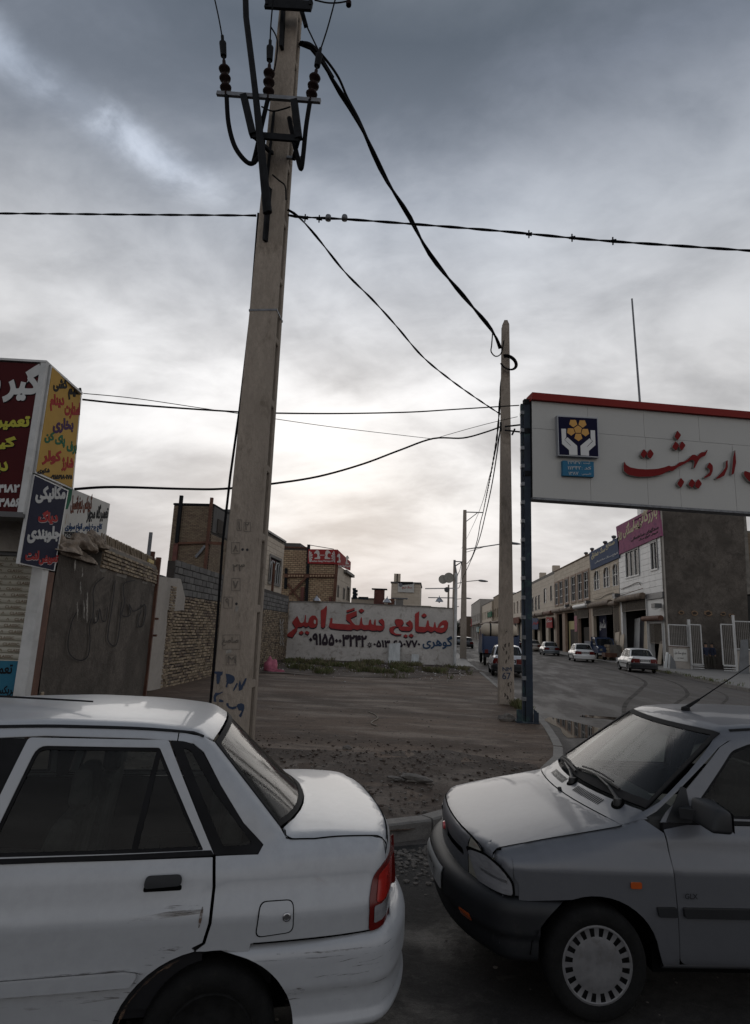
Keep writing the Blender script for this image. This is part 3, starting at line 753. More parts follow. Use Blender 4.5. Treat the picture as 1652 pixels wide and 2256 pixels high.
        P('wing_corner', 'top', [(-.56, s * .53), (-.40, s * .53), (-.40, s * .74), (-.50, s * .73)][::-s], F=FL, off=-.008, rim=0)
        if near:
            P('front_corner', 'side', [(-.635, .69), (-.60, .665), (-.545, .69), (-.487, .67), (-.43, .62), (-.43, hood_side[3][1] - .035)] + hood_side[3::-1], mirror=s > 0, off=0, lo=.3, rim=.0)
    # ---- underneath, arches, wheels, inside
    u = MB()
    u.box((-.33 + .66, -.70, .17), (1.95, .70, .30)); u.box((-.52, -.50, .26), (-.34, .50, .50)); u.box((2.66, -.62, .22), (3.08, .62, .55)); u.box((-.34, -.52, .2), (.34, .52, .6)); u.box((1.95, -.52, .2), (2.66, .52, .62))
    u.build('underbody', MT['lip'], t, world=False)
    for ax in (0, AX2):
        for s in (-1, 1):
            a_ = MB(); pts = arch(ax - (.012 if ax else 0), .265, .365 if ax else .345, 2, 178, 16)
            for i in range(len(pts) - 1):
                (x0, z0), (x1, z1) = pts[i], pts[i + 1]; a_.quad((x0, s * .775, z0), (x1, s * .775, z1), (x1, s * .52, z1), (x0, s * .52, z0))
            a_.build('wheel_arch_liner', MT['lip'], t, world=False)
            make_wheel(t, ax, s * .715, hub='cap' if near == 'silver' or not near else 'rim', detail=bool(near), hubm=MT['hub'] if near != 'white' else MT['hub_dark'])
    it = MB(); it.box((.36, -.69, .30), (2.30, .69, .34)); it.box((2.22, -.60, .34), (2.55, .60, .91)); it.build('cabin_floor', MT['interior'], t, world=False)
    d = MB(); d.prism([(.34, .86), (.36, .915), (.62, .93), (.70, .88), (.66, .60), (.40, .50)], Matrix(((1, 0, 0, 0), (0, 0, 1, 0), (0, 1, 0, 0), (0, 0, 0, 1))), -.66, .66)
    d.build('dashboard', MT['dash'], t, world=False, bevel=.015)
    for s in (-1, 1):
        dp = MB()
        dp.box((.42, s * .695 - .015, .34), (2.25, s * .695 + .015, .905)); dp.build('door_trim', MT['interior'], t, world=False)
    for y in (-.36, .36):
        b = MB(); Mx = Matrix(((1, 0, 0, 0), (0, 0, 1, y), (0, 1, 0, 0), (0, 0, 0, 1)))
        b.prism(rnd([(1.02, .38), (1.02, .55), (1.42, .52), (1.58, 1.02), (1.68, 1.02), (1.60, .40)], .05), Mx, -.23, .23)
        b.prism(rnd([(1.60, 1.04), (1.61, 1.20), (1.69, 1.20), (1.70, 1.04)], .03), Mx, -.12, .12)
        b.build('front_seat', MT['seat'], t, world=False, bevel=.02)
    b = MB(); Mx = Matrix(((1, 0, 0, 0), (0, 0, 1, 0), (0, 1, 0, 0), (0, 0, 0, 1)))
    b.prism(rnd([(1.85, .38), (1.85, .58), (2.16, .56), (2.30, .98), (2.38, .98), (2.38, .40)], .05), Mx, -.60, .60); b.build('rear_seat', MT['seat'], t, world=False, bevel=.02)
    P('parcel_shelf', 'top', [(2.30, -.56), (2.60, -.50), (2.60, .50), (2.30, .56)], m=MT['interior'], off=0, rim=0, F=lambda x, a, z: z - .94)
    if near:
        P('headlining', 'top', [(.92, -.50), (2.15, -.46), (2.15, .46), (.92, .50)], m=MT['interior'], off=-.03, rim=0)
        sw = MB(); cs = Matrix.Translation((.80, -.36, .86)) @ Matrix.Rotation(R(-62), 4, 'Y')
        sw.tube([cs @ Vector((.19 * math.cos(a), .19 * math.sin(a), 0)) for a in np.linspace(0, 2 * math.pi, 25)], .013, 6, False)
        sw.tube([cs @ Vector((0, -.18, 0)), cs @ Vector((0, .18, 0))], .015, 6); sw.tube([cs @ Vector((0, 0, 0)), cs @ Vector((0, 0, -.2))], .03, 6)
        sw.build('steering_wheel', MT['black_rubber'], t, world=False, smooth=True)
    return t
def shrink(poly, d):
    n = len(poly); out = []; A = sum(poly[i][0] * poly[(i + 1) % n][1] - poly[(i + 1) % n][0] * poly[i][1] for i in range(n)); s = 1 if A > 0 else -1
    for i in range(n):
        a, b, c = Vector(poly[i - 1]), Vector(poly[i]), Vector(poly[(i + 1) % n])
        e1 = (b - a); e2 = (c - b)
        if e1.length < 1e-6 or e2.length < 1e-6: out.append(None); continue
        n1 = Vector((-e1.y, e1.x)).normalized() * s; n2 = Vector((-e2.y, e2.x)).normalized() * s
        m = (n1 + n2); m = m / max(.3, m.length_squared) * 2 if m.length > 1e-6 else n1
        out.append(tuple(b + m * d))
    return [p for p in out if p]
# ------------------------------------------------------------------ traced flat shapes
def ZZ(x0, y0, s): return lambda x, y: ((x0 + x / s) / 1.816, (y0 + y / s) / 1.816)
def trace(name, polys, Zf, PM, m, parent, ext=.004, r=0, sub=None, off=(0, 0), th=None, jit=0):
    """outlines seen in the survey, set on the real plane PM (u, v, outward n)"""
    inv = PM.inverted(); p0 = PM.translation; n = PM.col[2].to_3d(); mb = MB()
    for poly in polys:
        q = [inv @ PP(*Zf(*p[:2]), p0, n) for p in poly]; q = [(a.x + off[0], a.y + off[1]) for a in q]
        if r: q = rnd(q, r, 3)
        if jit:
            q = dens(q, jit * 3); q = [(a + random.gauss(0, jit), b + random.gauss(0, jit)) for a, b in q]
        try: V, T = tri(q, 5.0)
        except Exception: continue
        b = len(mb.v); n0 = len(V)
        base = th if th is not None else ext
        mb.add([PM @ Vector((a, b_, ext)) for a, b_ in V], T)
        if th is not None and sub is None: pass
        if th is not None:
            es = {(t[i], t[(i + 1) % 3]) for t in T for i in range(3)}
            mb.mi = 1 if isinstance(m, (list, tuple)) else 0
            mb.add([PM @ Vector((a, b_, ext)) for a, b_ in V] + [PM @ Vector((a, b_, th)) for a, b_ in V], [(q2, q1, n0 + q1, n0 + q2) for q1, q2 in es if (q2, q1) not in es])
            mb.mi = 0
    return mb.build(name, m, parent)
def stroke(pts, w, taper=.5):
    """brush stroke outline polygon from a centre line"""
    L_ = []; R_ = []; n = len(pts); P = [Vector(p) for p in pts]
    for i, p in enumerate(P):
        t = (P[min(i + 1, n - 1)] - P[max(i - 1, 0)]).normalized(); nn = Vector((-t.y, t.x)); k = w / 2 * (taper + (1 - taper) * math.sin(math.pi * (i + .5) / n))
        L_.append(tuple(p + nn * k)); R_.append(tuple(p - nn * k))
    return L_ + R_[::-1]

# ------------------------------------------------------------------ ground
def pnoise(x, y, s, seed=0):
    from mathutils import noise
    return noise.noise(Vector((x * s + seed, y * s - seed, seed * .37)))
def asphalt_mat(name, c1, c2, c3, stretch, wet=.25, streak=None):
    m = bpy.data.materials.new(name); m.use_nodes = True; nt = m.node_tree; N = nt.nodes; L = nt.links; b = N['Principled BSDF']
    tc = N.new('ShaderNodeTexCoord')
    def nz(sc_, st, det=8, ro=.65, dist=.2):
        mp = N.new('ShaderNodeMapping'); mp.inputs['Scale'].default_value = st; L.new(tc.outputs['Object'], mp.inputs[0])
        n = N.new('ShaderNodeTexNoise'); n.inputs['Scale'].default_value = sc_; n.inputs['Detail'].default_value = det; n.inputs['Roughness'].default_value = ro; n.inputs['Distortion'].default_value = dist
        L.new(mp.outputs[0], n.inputs['Vector']); return n.outputs['Fac']
    def rg(v, a, c, d=0, e=1):
        n = N.new('ShaderNodeMapRange'); n.interpolation_type = 'SMOOTHSTEP'; L.new(v, n.inputs[0])
        for i, q in enumerate((a, c, d, e)): n.inputs[i + 1].default_value = q
        return n.outputs[0]
    def mx(f, a, c):
        x = N.new('ShaderNodeMix'); x.data_type = 'RGBA'; L.new(f, x.inputs[0])
        for i, q in ((6, a), (7, c)):
            if isinstance(q, tuple): x.inputs[i].default_value = (*q, 1)
            else: L.new(q, x.inputs[i])
        return x.outputs[2]
    big = nz(.35, stretch); mid = nz(1.1, stretch); fine = nz(26, (1, 1, 1), 5, .8, 0); grit = nz(120, (1, 1, 1), 3, .8, 0)
    cur = mx(rg(big, .38, .62), c1, c2); cur = mx(rg(mid, .50, .66), cur, c3)
    cur = mx(rg(fine, .38, .68, 0, .6), cur, tuple(c * .4 for c in c1)); cur = mx(rg(nz(60, (1, 1, 1), 4, .8, 0), .60, .72, 0, .55), cur, tuple(min(1, c * 2.2) for c in c1)); cur = mx(rg(grit, .60, .72, 0, .5), cur, tuple(min(1, c * 2.0) for c in c1))
    cur = mx(rg(nz(3.2, (.8, 1.9, 1), 8, .7, .5), .50, .64, 0, .6), cur, tuple(c * .62 for c in c2)); cur = mx(rg(nz(7, (1, 1.3, 1), 7, .7, .8), .56, .66, 0, .5), cur, tuple(min(1, c * 1.25) for c in c3))
    L.new(cur, b.inputs['Base Color'])
    L.new(rg(mid, .42, .62, .85, .85 - wet), b.inputs['Roughness'])
    bp = N.new('ShaderNodeBump'); bp.inputs['Strength'].default_value = .55; bp.inputs['Distance'].default_value = .012; L.new(fine, bp.inputs['Height'])
    L.new(bp.outputs[0], b.inputs['Normal']); b.inputs['Specular IOR Level'].default_value = .15
    return m
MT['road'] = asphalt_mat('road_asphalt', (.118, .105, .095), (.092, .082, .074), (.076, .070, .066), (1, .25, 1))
MT['lot'] = asphalt_mat('lot_surface', (.118, .080, .057), (.055, .037, .027), (.145, .108, .082), (.45, 1.3, 1), .12)
MT['soil'] = asphalt_mat('soil', (.080, .058, .045), (.042, .031, .025), (.115, .090, .072), (.8, .9, 1), .1)
MT['concrete_kerb'] = mat('concrete_kerb', (.22, .205, .185), .9, var=.3, vscale=5, fine=.25, bump=.4, dirt=((.08, .07, .06), 4, .5, .75))
MT['sidewalk'] = mat('sidewalk', (.20, .19, .175), .7, var=.25, vscale=1.5, fine=.2, bump=.2)
MT['water'] = mat('puddle_water', (.02, .018, .016), .02, spec=.7)
MT['stone'] = mat('stone', (.13, .115, .10), .9, var=.4, vscale=6, bump=.5, bscale=20)
def sheet(name, poly, z, m, st=1.0, amp=0, kind='structure', zf=None):
    V, T = tri(poly, st); mb = MB()
    mb.add([(x, y, (zf(x, y) if zf else z) + (amp * pnoise(x, y, .35, 3) + amp * .4 * pnoise(x, y, 1.7, 9) if amp else 0)) for x, y in V], T)
    o = mb.build(name, m, smooth=True); o['kind'] = kind; return o
road = sheet('road', [(-60, -14), (70, -14), (70, 400), (-60, 400)], -.03, MT['road'], 40)
MT['road_near'] = asphalt_mat('vignette_asphalt', (.040, .038, .036), (.028, .026, .025), (.050, .046, .043), (1, 1, 1), .3)  # near road darkened in its colour, mostly standing in for lens vignette
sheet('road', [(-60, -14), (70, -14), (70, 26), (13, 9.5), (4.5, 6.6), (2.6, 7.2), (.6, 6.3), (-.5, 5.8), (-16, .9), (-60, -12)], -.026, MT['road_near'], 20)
land = sheet('ground', [(-900, -500), (900, -500), (900, 1500), (-900, 1500)], -.12, MT['soil'], 300)
KERB = [(-16, .75), (-9, 3.05), (-4.6, 4.45), (-1.6, 5.42), (-.35, 5.86), (.05, 6.22), (.75, 7.05), (1.45, 8.35), (2.0, 9.75), (2.2, 10.9), (2.42, 13.2), (2.52, 16), (2.42, 19), (2.38, 22.5), (2.38, 34), (2.38, 60), (2.38, 118)]
def catmull(P, n=10):
    out = []
    for i in range(len(P) - 1):
        p0, p1, p2, p3 = P[max(i - 1, 0)], P[i], P[i + 1], P[min(i + 2, len(P) - 1)]
        for j in range(n):
            t = j / n; out.append(tuple(.5 * ((2 * b) + (-a + c) * t + (2 * a - 5 * b + 4 * c - d) * t * t + (-a + 3 * b - 3 * c + d) * t ** 3) for a, b, c, d in zip(p0, p1, p2, p3)))
    out.append(tuple(P[-1])); return out
kp = catmull(KERB[:14], 8) + [(2.38, y) for y in range(24, 119, 6)]
def resample(P, st):
    out = [P[0]]; acc = 0
    for a, b in zip(P, P[1:]):
        d = math.hypot(b[0] - a[0], b[1] - a[1]); s = st - acc
        while s <= d: out.append((a[0] + (b[0] - a[0]) * s / d, a[1] + (b[1] - a[1]) * s / d)); s += st
        acc = (acc + d) % st
    return out
def lotz(x, y):
    # lot lies about flush with the kerb, a little rough; falls towards the dirt strip by the road
    k = min(1, max(0, (10.2 - y + .1 * x) / 2.2)); 
    return .115 - .035 * k + .02 * pnoise(x, y, .5, 2) + (.022 * pnoise(x, y, 2.3, 5) + .016 * pnoise(x, y, 6, 7)) * (k + .25)
near = [p for p in kp if p[1] < 34.1]
lotp = [p for p in near] + [(2.38, 34.1), (1.3, 34.3), (-9, 34.3), (-9, 20), (-6.9, 14), (-6.5, 9.5), (-16, 9.5), (-30, 9.5), (-30, -3)]
lot = sheet('lot_ground', [(x - .07, y) if y > 8 else (x - .02, y + .07) for x, y in near] + lotp[len(near):], 0, MT['lot'], .55, kind='structure', zf=lotz)
# dirt strip along the kerb and weedy soil in front of the painted wall, thin sheets on the lot
def ragged(poly, st, a): return [(x + a * pnoise(x, y, 1.3, 4), y + a * pnoise(x, y, 1.3, 11)) for x, y in dens(poly, st)]
ds = ragged([(-14, 1.8), (-4.6, 4.65), (-1.6, 5.6), (-.4, 6.02), (.6, 7.1), (1.2, 8.3), (1.6, 9.2), (.4, 9.7), (-1.4, 9.3), (-3.4, 9.0), (-14, 6)], .5, .25)
sheet('dirt_strip', ds, 0, MT['soil'], .4, zf=lambda x, y: lotz(x, y) + .006 + .02 * max(0, pnoise(x, y, 1.6, 20)))
ws = ragged([(-7.0, 22.5), (-4, 22.8), (-1, 24), (1.2, 27.5), (2.25, 30), (2.25, 33.9), (-8.1, 33.9), (-7.5, 27)], .8, .5)
sheet('weedy_soil', ws, 0, MT['soil'], .8, zf=lambda x, y: lotz(x, y) + .008 + .05 * max(0, pnoise(x, y, .7, 20)))
wp = [(1.30, 34.0), (2.3, 34.0), (2.3, 118), (1.30, 118)]
sheet('pavement', wp, .135, MT['sidewalk'], 4)
rs = [(13.2, 20), (13.1, 27), (13.7, 33), (14.3, 40), (14.3, 50), (13.9, 60), (13.6, 75), (13.5, 118)]
sheet('pavement', [(x + .08, y) for x, y in rs] + [(60, 118), (60, 20)], .13, MT['sidewalk'], 4)
# kerb stones: each a part of the kerb
def kerb_line(P, st, w_, h, m, side, lab, zb=-.06):
    t = thing('kerb', lab, 'kerb', (P[0][0], P[0][1], 0)); Q = resample(P, st)
    big = MB(); box0 = None; cnt = 0
    for a, b in zip(Q, Q[1:]):
        d = Vector((b[0] - a[0], b[1] - a[1], 0)); L_ = d.length; d.normalize(); nrm = Vector((-d.y, d.x, 0)) * side
        gapk = .012; dz = random.uniform(-.008, .008)
        o_ = Vector((a[0], a[1], zb)) + d * gapk; M = Matrix(((d.x, nrm.x, 0, o_.x), (d.y, nrm.y, 0, o_.y), (0, 0, 1, o_.z), (0, 0, 0, 1)))
        mb = MB(); e = .015; hh = h - zb + dz; ln = L_ - 2 * gapk
        mb.prism([(0, 0), (w_, 0), (w_, hh), (e, hh), (0, hh - e)], M @ Matrix(((0, 0, 1, 0), (1, 0, 0, 0), (0, 1, 0, 0), (0, 0, 0, 1))), 0, ln)
        if (a[1] < 70 and cnt < 280): mb.build('kerb_stone', m, t); cnt += 1
        else: big.add(mb.v, mb.f)
    if big.v: o = big.build('kerb_stones', m, t); o['kind'] = 'stuff'
    return t
kerb_line(kp, 1.0, .15, .13, MT['concrete_kerb'], 1, 'pale concrete kerb curving round the empty lot into the side street')
kerb_line(catmull(rs, 8), 1.2, .15, .13, MT['concrete_kerb'], -1, 'grey concrete kerb along the far side of the street by the shops')
# puddles
def puddle(pts, lab):
    q = rnd(ragged(pts, .3, .10), .05); V, T = tri(q, .5); mb = MB(); mb.add([(x, y, -.022) for x, y in V], T)
    return tag(mb.build('puddle', MT['water']), lab, 'puddle')
puddle([(2.68, 12.6), (3.3, 12.9), (3.75, 14.0), (3.3, 15.0), (2.85, 15.6), (2.62, 15.0), (2.7, 13.8)], 'brown puddle lying against the kerb beside the blue post')
puddle([(3.6, 16.0), (5.0, 15.6), (6.4, 15.4), (6.6, 15.7), (5.0, 16.1), (3.9, 16.4)], 'thin wet streak on the asphalt beyond the kerb puddle')
MT['tyre_mark'] = mat('tyre_mark', (.082, .074, .067), .95, var=.5, vscale=2, spec=.1)
for pts, w_ in (([(4.6, 15.5), (6, 20), (8.2, 25.5), (10.2, 31), (11.3, 38), (11.6, 46)], .16), ([(5.8, 16.4), (7.6, 20.4), (9.8, 25), (11.6, 31), (12.4, 37)], .14),([(6.5, 15.5), (8.6, 19.8), (11, 24.5), (12.2, 29)], .10)):
    q = stroke(catmull(pts, 8), w_, .6); V, T = tri(q, 5); o = MB().add([(x + .03 * pnoise(x, y, 1.5, 3), y, -.0255) for x, y in V], T).build('tyre_mark', MT['tyre_mark']); o['kind'] = 'structure'
# ------------------------------------------------------------------ loose stones
def rock_mesh(seed, sq=(1, 1, .6), sub=1):
    rs_ = random.Random(seed); bm = bmesh.new(); bmesh.ops.create_icosphere(bm, subdivisions=sub, radius=.5)
    for v in bm.verts: v.co = Vector((v.co.x * sq[0], v.co.y * sq[1], v.co.z * sq[2])) * rs_.uniform(.72, 1.15)
    me = bpy.data.meshes.new('stone'); bm.to_mesh(me); bm.free(); me.materials.append(MT['stone']); return me
ROCKS = [rock_mesh(i) for i in range(6)]
def stuff_rocks(name, n, region, smin, smax, zf, m=None, power=2.5):
    mb = MB()
    arr = [([v.co.copy() for v in r.vertices], [tuple(p.vertices) for p in r.polygons]) for r in ROCKS]
    k = 0
    while k < n:
        x, y = region()
        s = smin + (smax - smin) * random.random() ** power; a = random.uniform(0, 6.28); vs, fs = random.choice(arr)
        ca, sa = math.cos(a) * s, math.sin(a) * s; z = zf(x, y) + s * .15
        mb.add([(x + v.x * ca - v.y * sa, y + v.x * sa + v.y * ca, z + v.z * s) for v in vs], fs); k += 1
    o = mb.build(name, m or MT['stone']); o['kind'] = 'stuff'; return o
MT['stone_light'] = mat('pale_rubble', (.15, .135, .12), .9, var=.35, vscale=3, bump=.3)
def kerb_front():
    i = random.randrange(20, 62); k = random.random(); x = kp[i][0] + (kp[i + 1][0] - kp[i][0]) * k; y = kp[i][1] + (kp[i + 1][1] - kp[i][1]) * k; t = abs(random.gauss(0, .32)); return (x + .1 + t * .75, y - .08 - t * .75)
stuff_rocks('gravel', 2600, kerb_front, .012, .06, lambda x, y: -.03, power=2)
def in_dirt():
    while True:
        x, y = random.uniform(-4, 1.6), random.uniform(5.4, 9.6)
        if inpoly(np.array([(x, y)]), ds)[0]: return x, y
stuff_rocks('gravel', 1500, in_dirt, .01, .05, lambda x, y: lotz(x, y) + .01)
stuff_rocks('gravel', 700, lambda: (random.uniform(-6.5, 2.2), random.uniform(10, 23)), .012, .045, lotz, MT['stone_light'], power=4)
stuff_rocks('litter', 700, lambda: (random.uniform(-7.2, 1.5), random.gauss(29, 3.0)), .02, .10, lambda x, y: lotz(x, y) + .01, mat('pale_litter', (.45, .43, .40), .7), power=3)
for (dx, dy, s, lab) in ((1116, 1590, .42, 'rounded brown rock lying at the foot of the blue sign post'), (915, 1722, .5, 'long flat slab of broken concrete in the dirt strip between the cars'), (870, 1718, .25, 'small angular stone in the dirt strip beside the broken slab'), (765, 1650, .16, 'small pale stone at the edge of the dirt strip')):
    p = G(dx, dy, .1); me = rock_mesh(int(dx), (1, .55, .5) if 'slab' not in lab else (1, .3, .18), 2)
    me.materials[0] = MT['stone_light'] if 'pale' in lab or 'slab' in lab else MT['stone']; o = inst('stone', me, None, (p.x, p.y, lotz(p.x, p.y) + s * .12), (0, 0, R(-25) if 'slab' in lab else R(8)), (s * 1.0,) * 3); tag(o, lab, 'stone')
MT['clod'] = mat('clod', (.085, .064, .05), .95, var=.3, vscale=5)
stuff_rocks('clods', 1100, in_dirt, .015, .07, lambda x, y: lotz(x, y) + .012, MT['clod'], power=3)
stuff_rocks('clods', 450, lambda: (random.gauss(-1, 2.2), random.gauss(9.6, .5)), .015, .06, lambda x, y: lotz(x, y), MT['clod'], power=3)
stuff_rocks('gravel', 500, lambda: (random.uniform(-2, 3), random.uniform(2.5, 7)), .008, .03, lambda x, y: -.03 if y < 5 else -.03, power=3)
# weeds
def tuft_field(name, n, reg, h, m):
    mb = MB()
    for _ in range(n):
        x, y = reg(); z = lotz(x, y); hh = h * random.uniform(.4, 1.1)
        for b in range(random.randint(5, 9)):
            a = random.uniform(0, 6.28); l = random.uniform(.02, .14); w_ = random.uniform(.008, .018); k = random.uniform(.3, 1.0)
            bx, by = x + math.cos(a) * l, y + math.sin(a) * l; tx, ty = bx + math.cos(a) * hh * k * .6, by + math.sin(a) * hh * k * .6
            px, py = -math.sin(a) * w_, math.cos(a) * w_
            mb.add([(bx - px, by - py, z), (bx + px, by + py, z), ((bx + tx) / 2 + px, (by + ty) / 2 + py, z + hh * .7), (tx, ty, z + hh)], [(0, 1, 2, 3)])
    o = mb.build(name, m); o['kind'] = 'stuff'; return o
MT['grass'] = mat('grass', (.075, .095, .034), .8, var=.5, vscale=2, col2=(.15, .135, .075), spec=.1)
def weeds():
    while True:
        x, y = random.uniform(-7.2, 1.8), random.uniform(23.5, 33.6)
        d = pnoise(x, y, 1.1, 31) + .05 - abs(x + 3.2) * .035 - abs(y - 29.8) * .05
        if d > random.uniform(0, .22): return x, y
tuft_field('grass', 560, weeds, .24, MT['grass']); tuft_field('dry_grass', 380, weeds, .22, mat('dry_grass', (.17, .145, .09), .9, var=.4, vscale=3, spec=.1))
tuft_field('grass', 60, lambda: (random.gauss(2.25, .08), random.gauss(16.1, .25)), .16, MT['grass'])
tuft_field('grass', 50, lambda: (random.uniform(13.2, 14.2), random.uniform(28, 40)), .14, MT['grass'])
# rope, bag
rp = [G(*q, .1) for q in ((812, 1572), (826, 1578), (832, 1586), (822, 1592), (818, 1598), (830, 1603))]
q = catmull([tuple(p) for p in rp], 6); tag(MB().tube([(x, y, lotz(x, y) + .012) for x, y, z in q], .012, 5).build('rope', mat('rope', (.22, .19, .15), .9)), 'short pale rope end lying on the bare lot', 'rope')
def blob(name, c, s, m, seed, amp=.3, sub=3):
    bm = bmesh.new(); bmesh.ops.create_icosphere(bm, subdivisions=sub, radius=1)
    for v in bm.verts:
        k = 1 + amp * pnoise(v.co.x, v.co.y + v.co.z, 1.6, seed) + amp * .4 * pnoise(v.co.x + v.co.z, v.co.y, 5, seed) + (.10 * pnoise(v.co.x * s[0] / s[2] + v.co.z, v.co.y + v.co.z, 4, seed + 7) if sub > 3 else 0)
        v.co = Vector((v.co.x * s[0] * k, v.co.y * s[1] * k, max(-.15 * s[2], v.co.z * s[2] * k)))
    me = bpy.data.meshes.new(name); bm.to_mesh(me); bm.free(); me.materials.append(m); me.polygons.foreach_set('use_smooth', [True] * len(me.polygons))
    o = bpy.data.objects.new(name, me); C.objects.link(o); o.location = c; return o
MT['pink'] = mat('pink_plastic', (.42, .12, .17), .8, var=.3, vscale=5)
p = G(*Z2(885, 1440), .12); tag(blob('plastic_bag', (p.x, p.y, .16), (.26, .2, .42), MT['pink'], 3, .6), 'crumpled pink plastic bag by the foot of the brick wall', 'bag')
p = G(*Z2(925, 1445), .12); tag(blob('plastic_bag', (p.x, p.y, .13), (.32, .2, .10), MT['pink'], 5, .6), 'flattened pink plastic scrap beside the standing pink bag', 'bag')
# ------------------------------------------------------------------ masonry helpers
def clipmul(u0, u1, v0, v1, holes):
    """subtract rectangular holes from a rectangle -> list of rectangles"""
    rs_ = [(u0, u1, v0, v1)]
    for a, b, c, d in holes:
        nr = []
        for (p, q, r, s) in rs_:
            if b <= p or a >= q or d <= r or c >= s: nr.append((p, q, r, s)); continue
            if a > p: nr.append((p, a, r, s))
            if b < q: nr.append((b, q, r, s))
            if c > r: nr.append((max(p, a), min(q, b), r, c))
            if d < s: nr.append((max(p, a), min(q, b), d, s))
        rs_ = nr
    return [r for r in rs_ if r[1] - r[0] > .01 and r[3] - r[2] > .01]
def masonry(parent, M, W, H, bw, bh, mort, mats, holes=(), depth=.03, name='brick', stuff='brickwork', jit=.006, nmax=300, keep=None, near_u=0, proud=.0, bond=.5, rag=0):
    """each piece a little box standing proud of its joint; the pieces nearest u=near_u are single objects"""
    pieces = []; nr = int(H / bh)
    for r in range(nr):
        v0 = r * bh; off = (bw * bond) * (r % 2)
        u = -off
        while u < W:
            a, b = max(0, u), min(W, u + bw)
            if b - a > bw * .15:
                for (p, q, s, t) in clipmul(a, b, v0, v0 + bh, holes):
                    if keep is None or keep((p + q) / 2, (s + t) / 2): pieces.append((p, q, s, t))
            u += bw
    pieces.sort(key=lambda q: abs((q[0] + q[1]) / 2 - near_u))
    full = {}; st = MB(); g = mort / 2; n1 = 0
    for i, (p, q, s, t) in enumerate(pieces):
        d = depth + random.uniform(-jit, jit) + proud; mi = random.randrange(len(mats))
        e = [random.uniform(-jit, jit) * .7 for _ in range(4)]
        if i < nmax:
            key = (round(q - p, 3), round(t - s, 3), mi)
            if key not in full:
                mb = MB(); w2, h2 = (q - p) / 2 - g, (t - s) / 2 - g
                w2 = max(w2, .004); h2 = max(h2, .004); c = min(.004 + jit * .5, h2 * .3)
                mb.add([(-w2, -h2, 0), (w2, -h2, 0), (w2, h2, 0), (-w2, h2, 0), (-w2 + c, -h2 + c, 1), (w2 - c, -h2 + c, 1), (w2 - c, h2 - c, 1), (-w2 + c, h2 - c, 1)], [(4, 5, 6, 7), (0, 1, 5, 4), (1, 2, 6, 5), (2, 3, 7, 6), (3, 0, 4, 7)])
                full[key] = mb.mesh(name, mats[mi])
            o = bpy.data.objects.new(name, full[key]); C.objects.link(o); o.parent = parent
            R3 = M.to_3x3().to_4x4()
            o.matrix_basis = Matrix.Translation((M @ Vector(((p + q) / 2 + e[0], (s + t) / 2 + e[1], 0))) - (rootpos(parent))) @ R3 @ Matrix.Rotation(random.uniform(-1, 1) * jit * 2, 4, 'Z') @ Matrix.Diagonal((1, 1, d, 1))
        else:
            a, b, c_, f = p + g + e[0], q - g + e[1], s + g + e[2], t - g + e[3]; st.mi = mi
            if b - a > .005 and f - c_ > .005:
                st.add([M @ Vector(v) for v in ((a, c_, 0), (b, c_, 0), (b, f, 0), (a, f, 0), (a + .003, c_ + .003, d), (b - .003, c_ + .003, d), (b - .003, f - .003, d), (a + .003, f - .003, d))], [(4, 5, 6, 7), (0, 1, 5, 4), (1, 2, 6, 5), (2, 3, 7, 6), (3, 0, 4, 7)])
    if st.v: o = st.build(stuff, mats, parent); o['kind'] = 'stuff'
def panel(name, M, u0, u1, v0, v1, w0, w1, m, parent, label=None):
    return MB().box((u0, v0, w0), (u1, v1, w1), M).build(name, m, parent, label=label)
BR = [mat('brick_%s' % i, c, .9, var=.3, vscale=2.5, fine=.25, bump=.4) for i, c in enumerate(((.27, .205, .135), (.21, .16, .105), (.33, .26, .175), (.15, .11, .08)))]
BRT = [mat('tall_brick_%s' % i, c, .9, var=.2, vscale=2.5, fine=.2, bump=.3) for i, c in enumerate(((.21, .155, .105), (.18, .13, .09), (.235, .18, .12)))]
BRC = [mat('clay_block_%s' % i, c, .9, var=.2, vscale=2.5, fine=.2, bump=.3) for i, c in enumerate(((.36, .25, .155), (.33, .225, .14), (.40, .29, .18)))]
CIN = [mat('cinder_%s' % i, c, .95, var=.25, vscale=2.5, fine=.3, bump=.5) for i, c in enumerate(((.125, .12, .115), (.105, .10, .096), (.145, .14, .132)))]
MT['mortar'] = mat('mortar', (.17, .155, .135), .95, var=.4, vscale=2, bump=.4)
MT['mortar_dark'] = mat('dark_mortar', (.045, .038, .033), .95, var=.4, vscale=2, bump=.4)
MT['grey_plaster'] = mat('grey_plaster', (.135, .118, .102), .95, var=.5, vscale=.8, fine=.4, bump=1, bscale=16, spec=.1, dirt=((.062, .054, .047), 1.8, .44, .68))
MT['old_white'] = mat('old_white_plaster', (.34, .31, .275), .9, var=.3, vscale=1.0, fine=.15, bump=.5, bscale=14, dirt=((.14, .12, .10), 2.2, .56, .78))
MT['mural_wall'] = mat('whitewashed_wall', (.53, .50, .465), .9, var=.25, vscale=.7, fine=.2, bump=.7, bscale=10, dirt=((.27, .245, .215), 2.6, .50, .70))
MT['mud'] = mat('mud_render', (.29, .235, .185), .95, var=.45, vscale=6, bump=1, bscale=25)
MT['rust'] = mat('rust', (.085, .035, .022), .8, .2, var=.5, vscale=3, col2=(.13, .06, .035), bump=.3)
MT['rust_red'] = mat('red_oxide_steel', (.12, .038, .028), .7, .1, var=.4, vscale=3)
MT['white_paint'] = mat('white_painted_metal', (.46, .46, .45), .5, var=.2, vscale=3, dirt=((.20, .17, .14), 5, .58, .78))
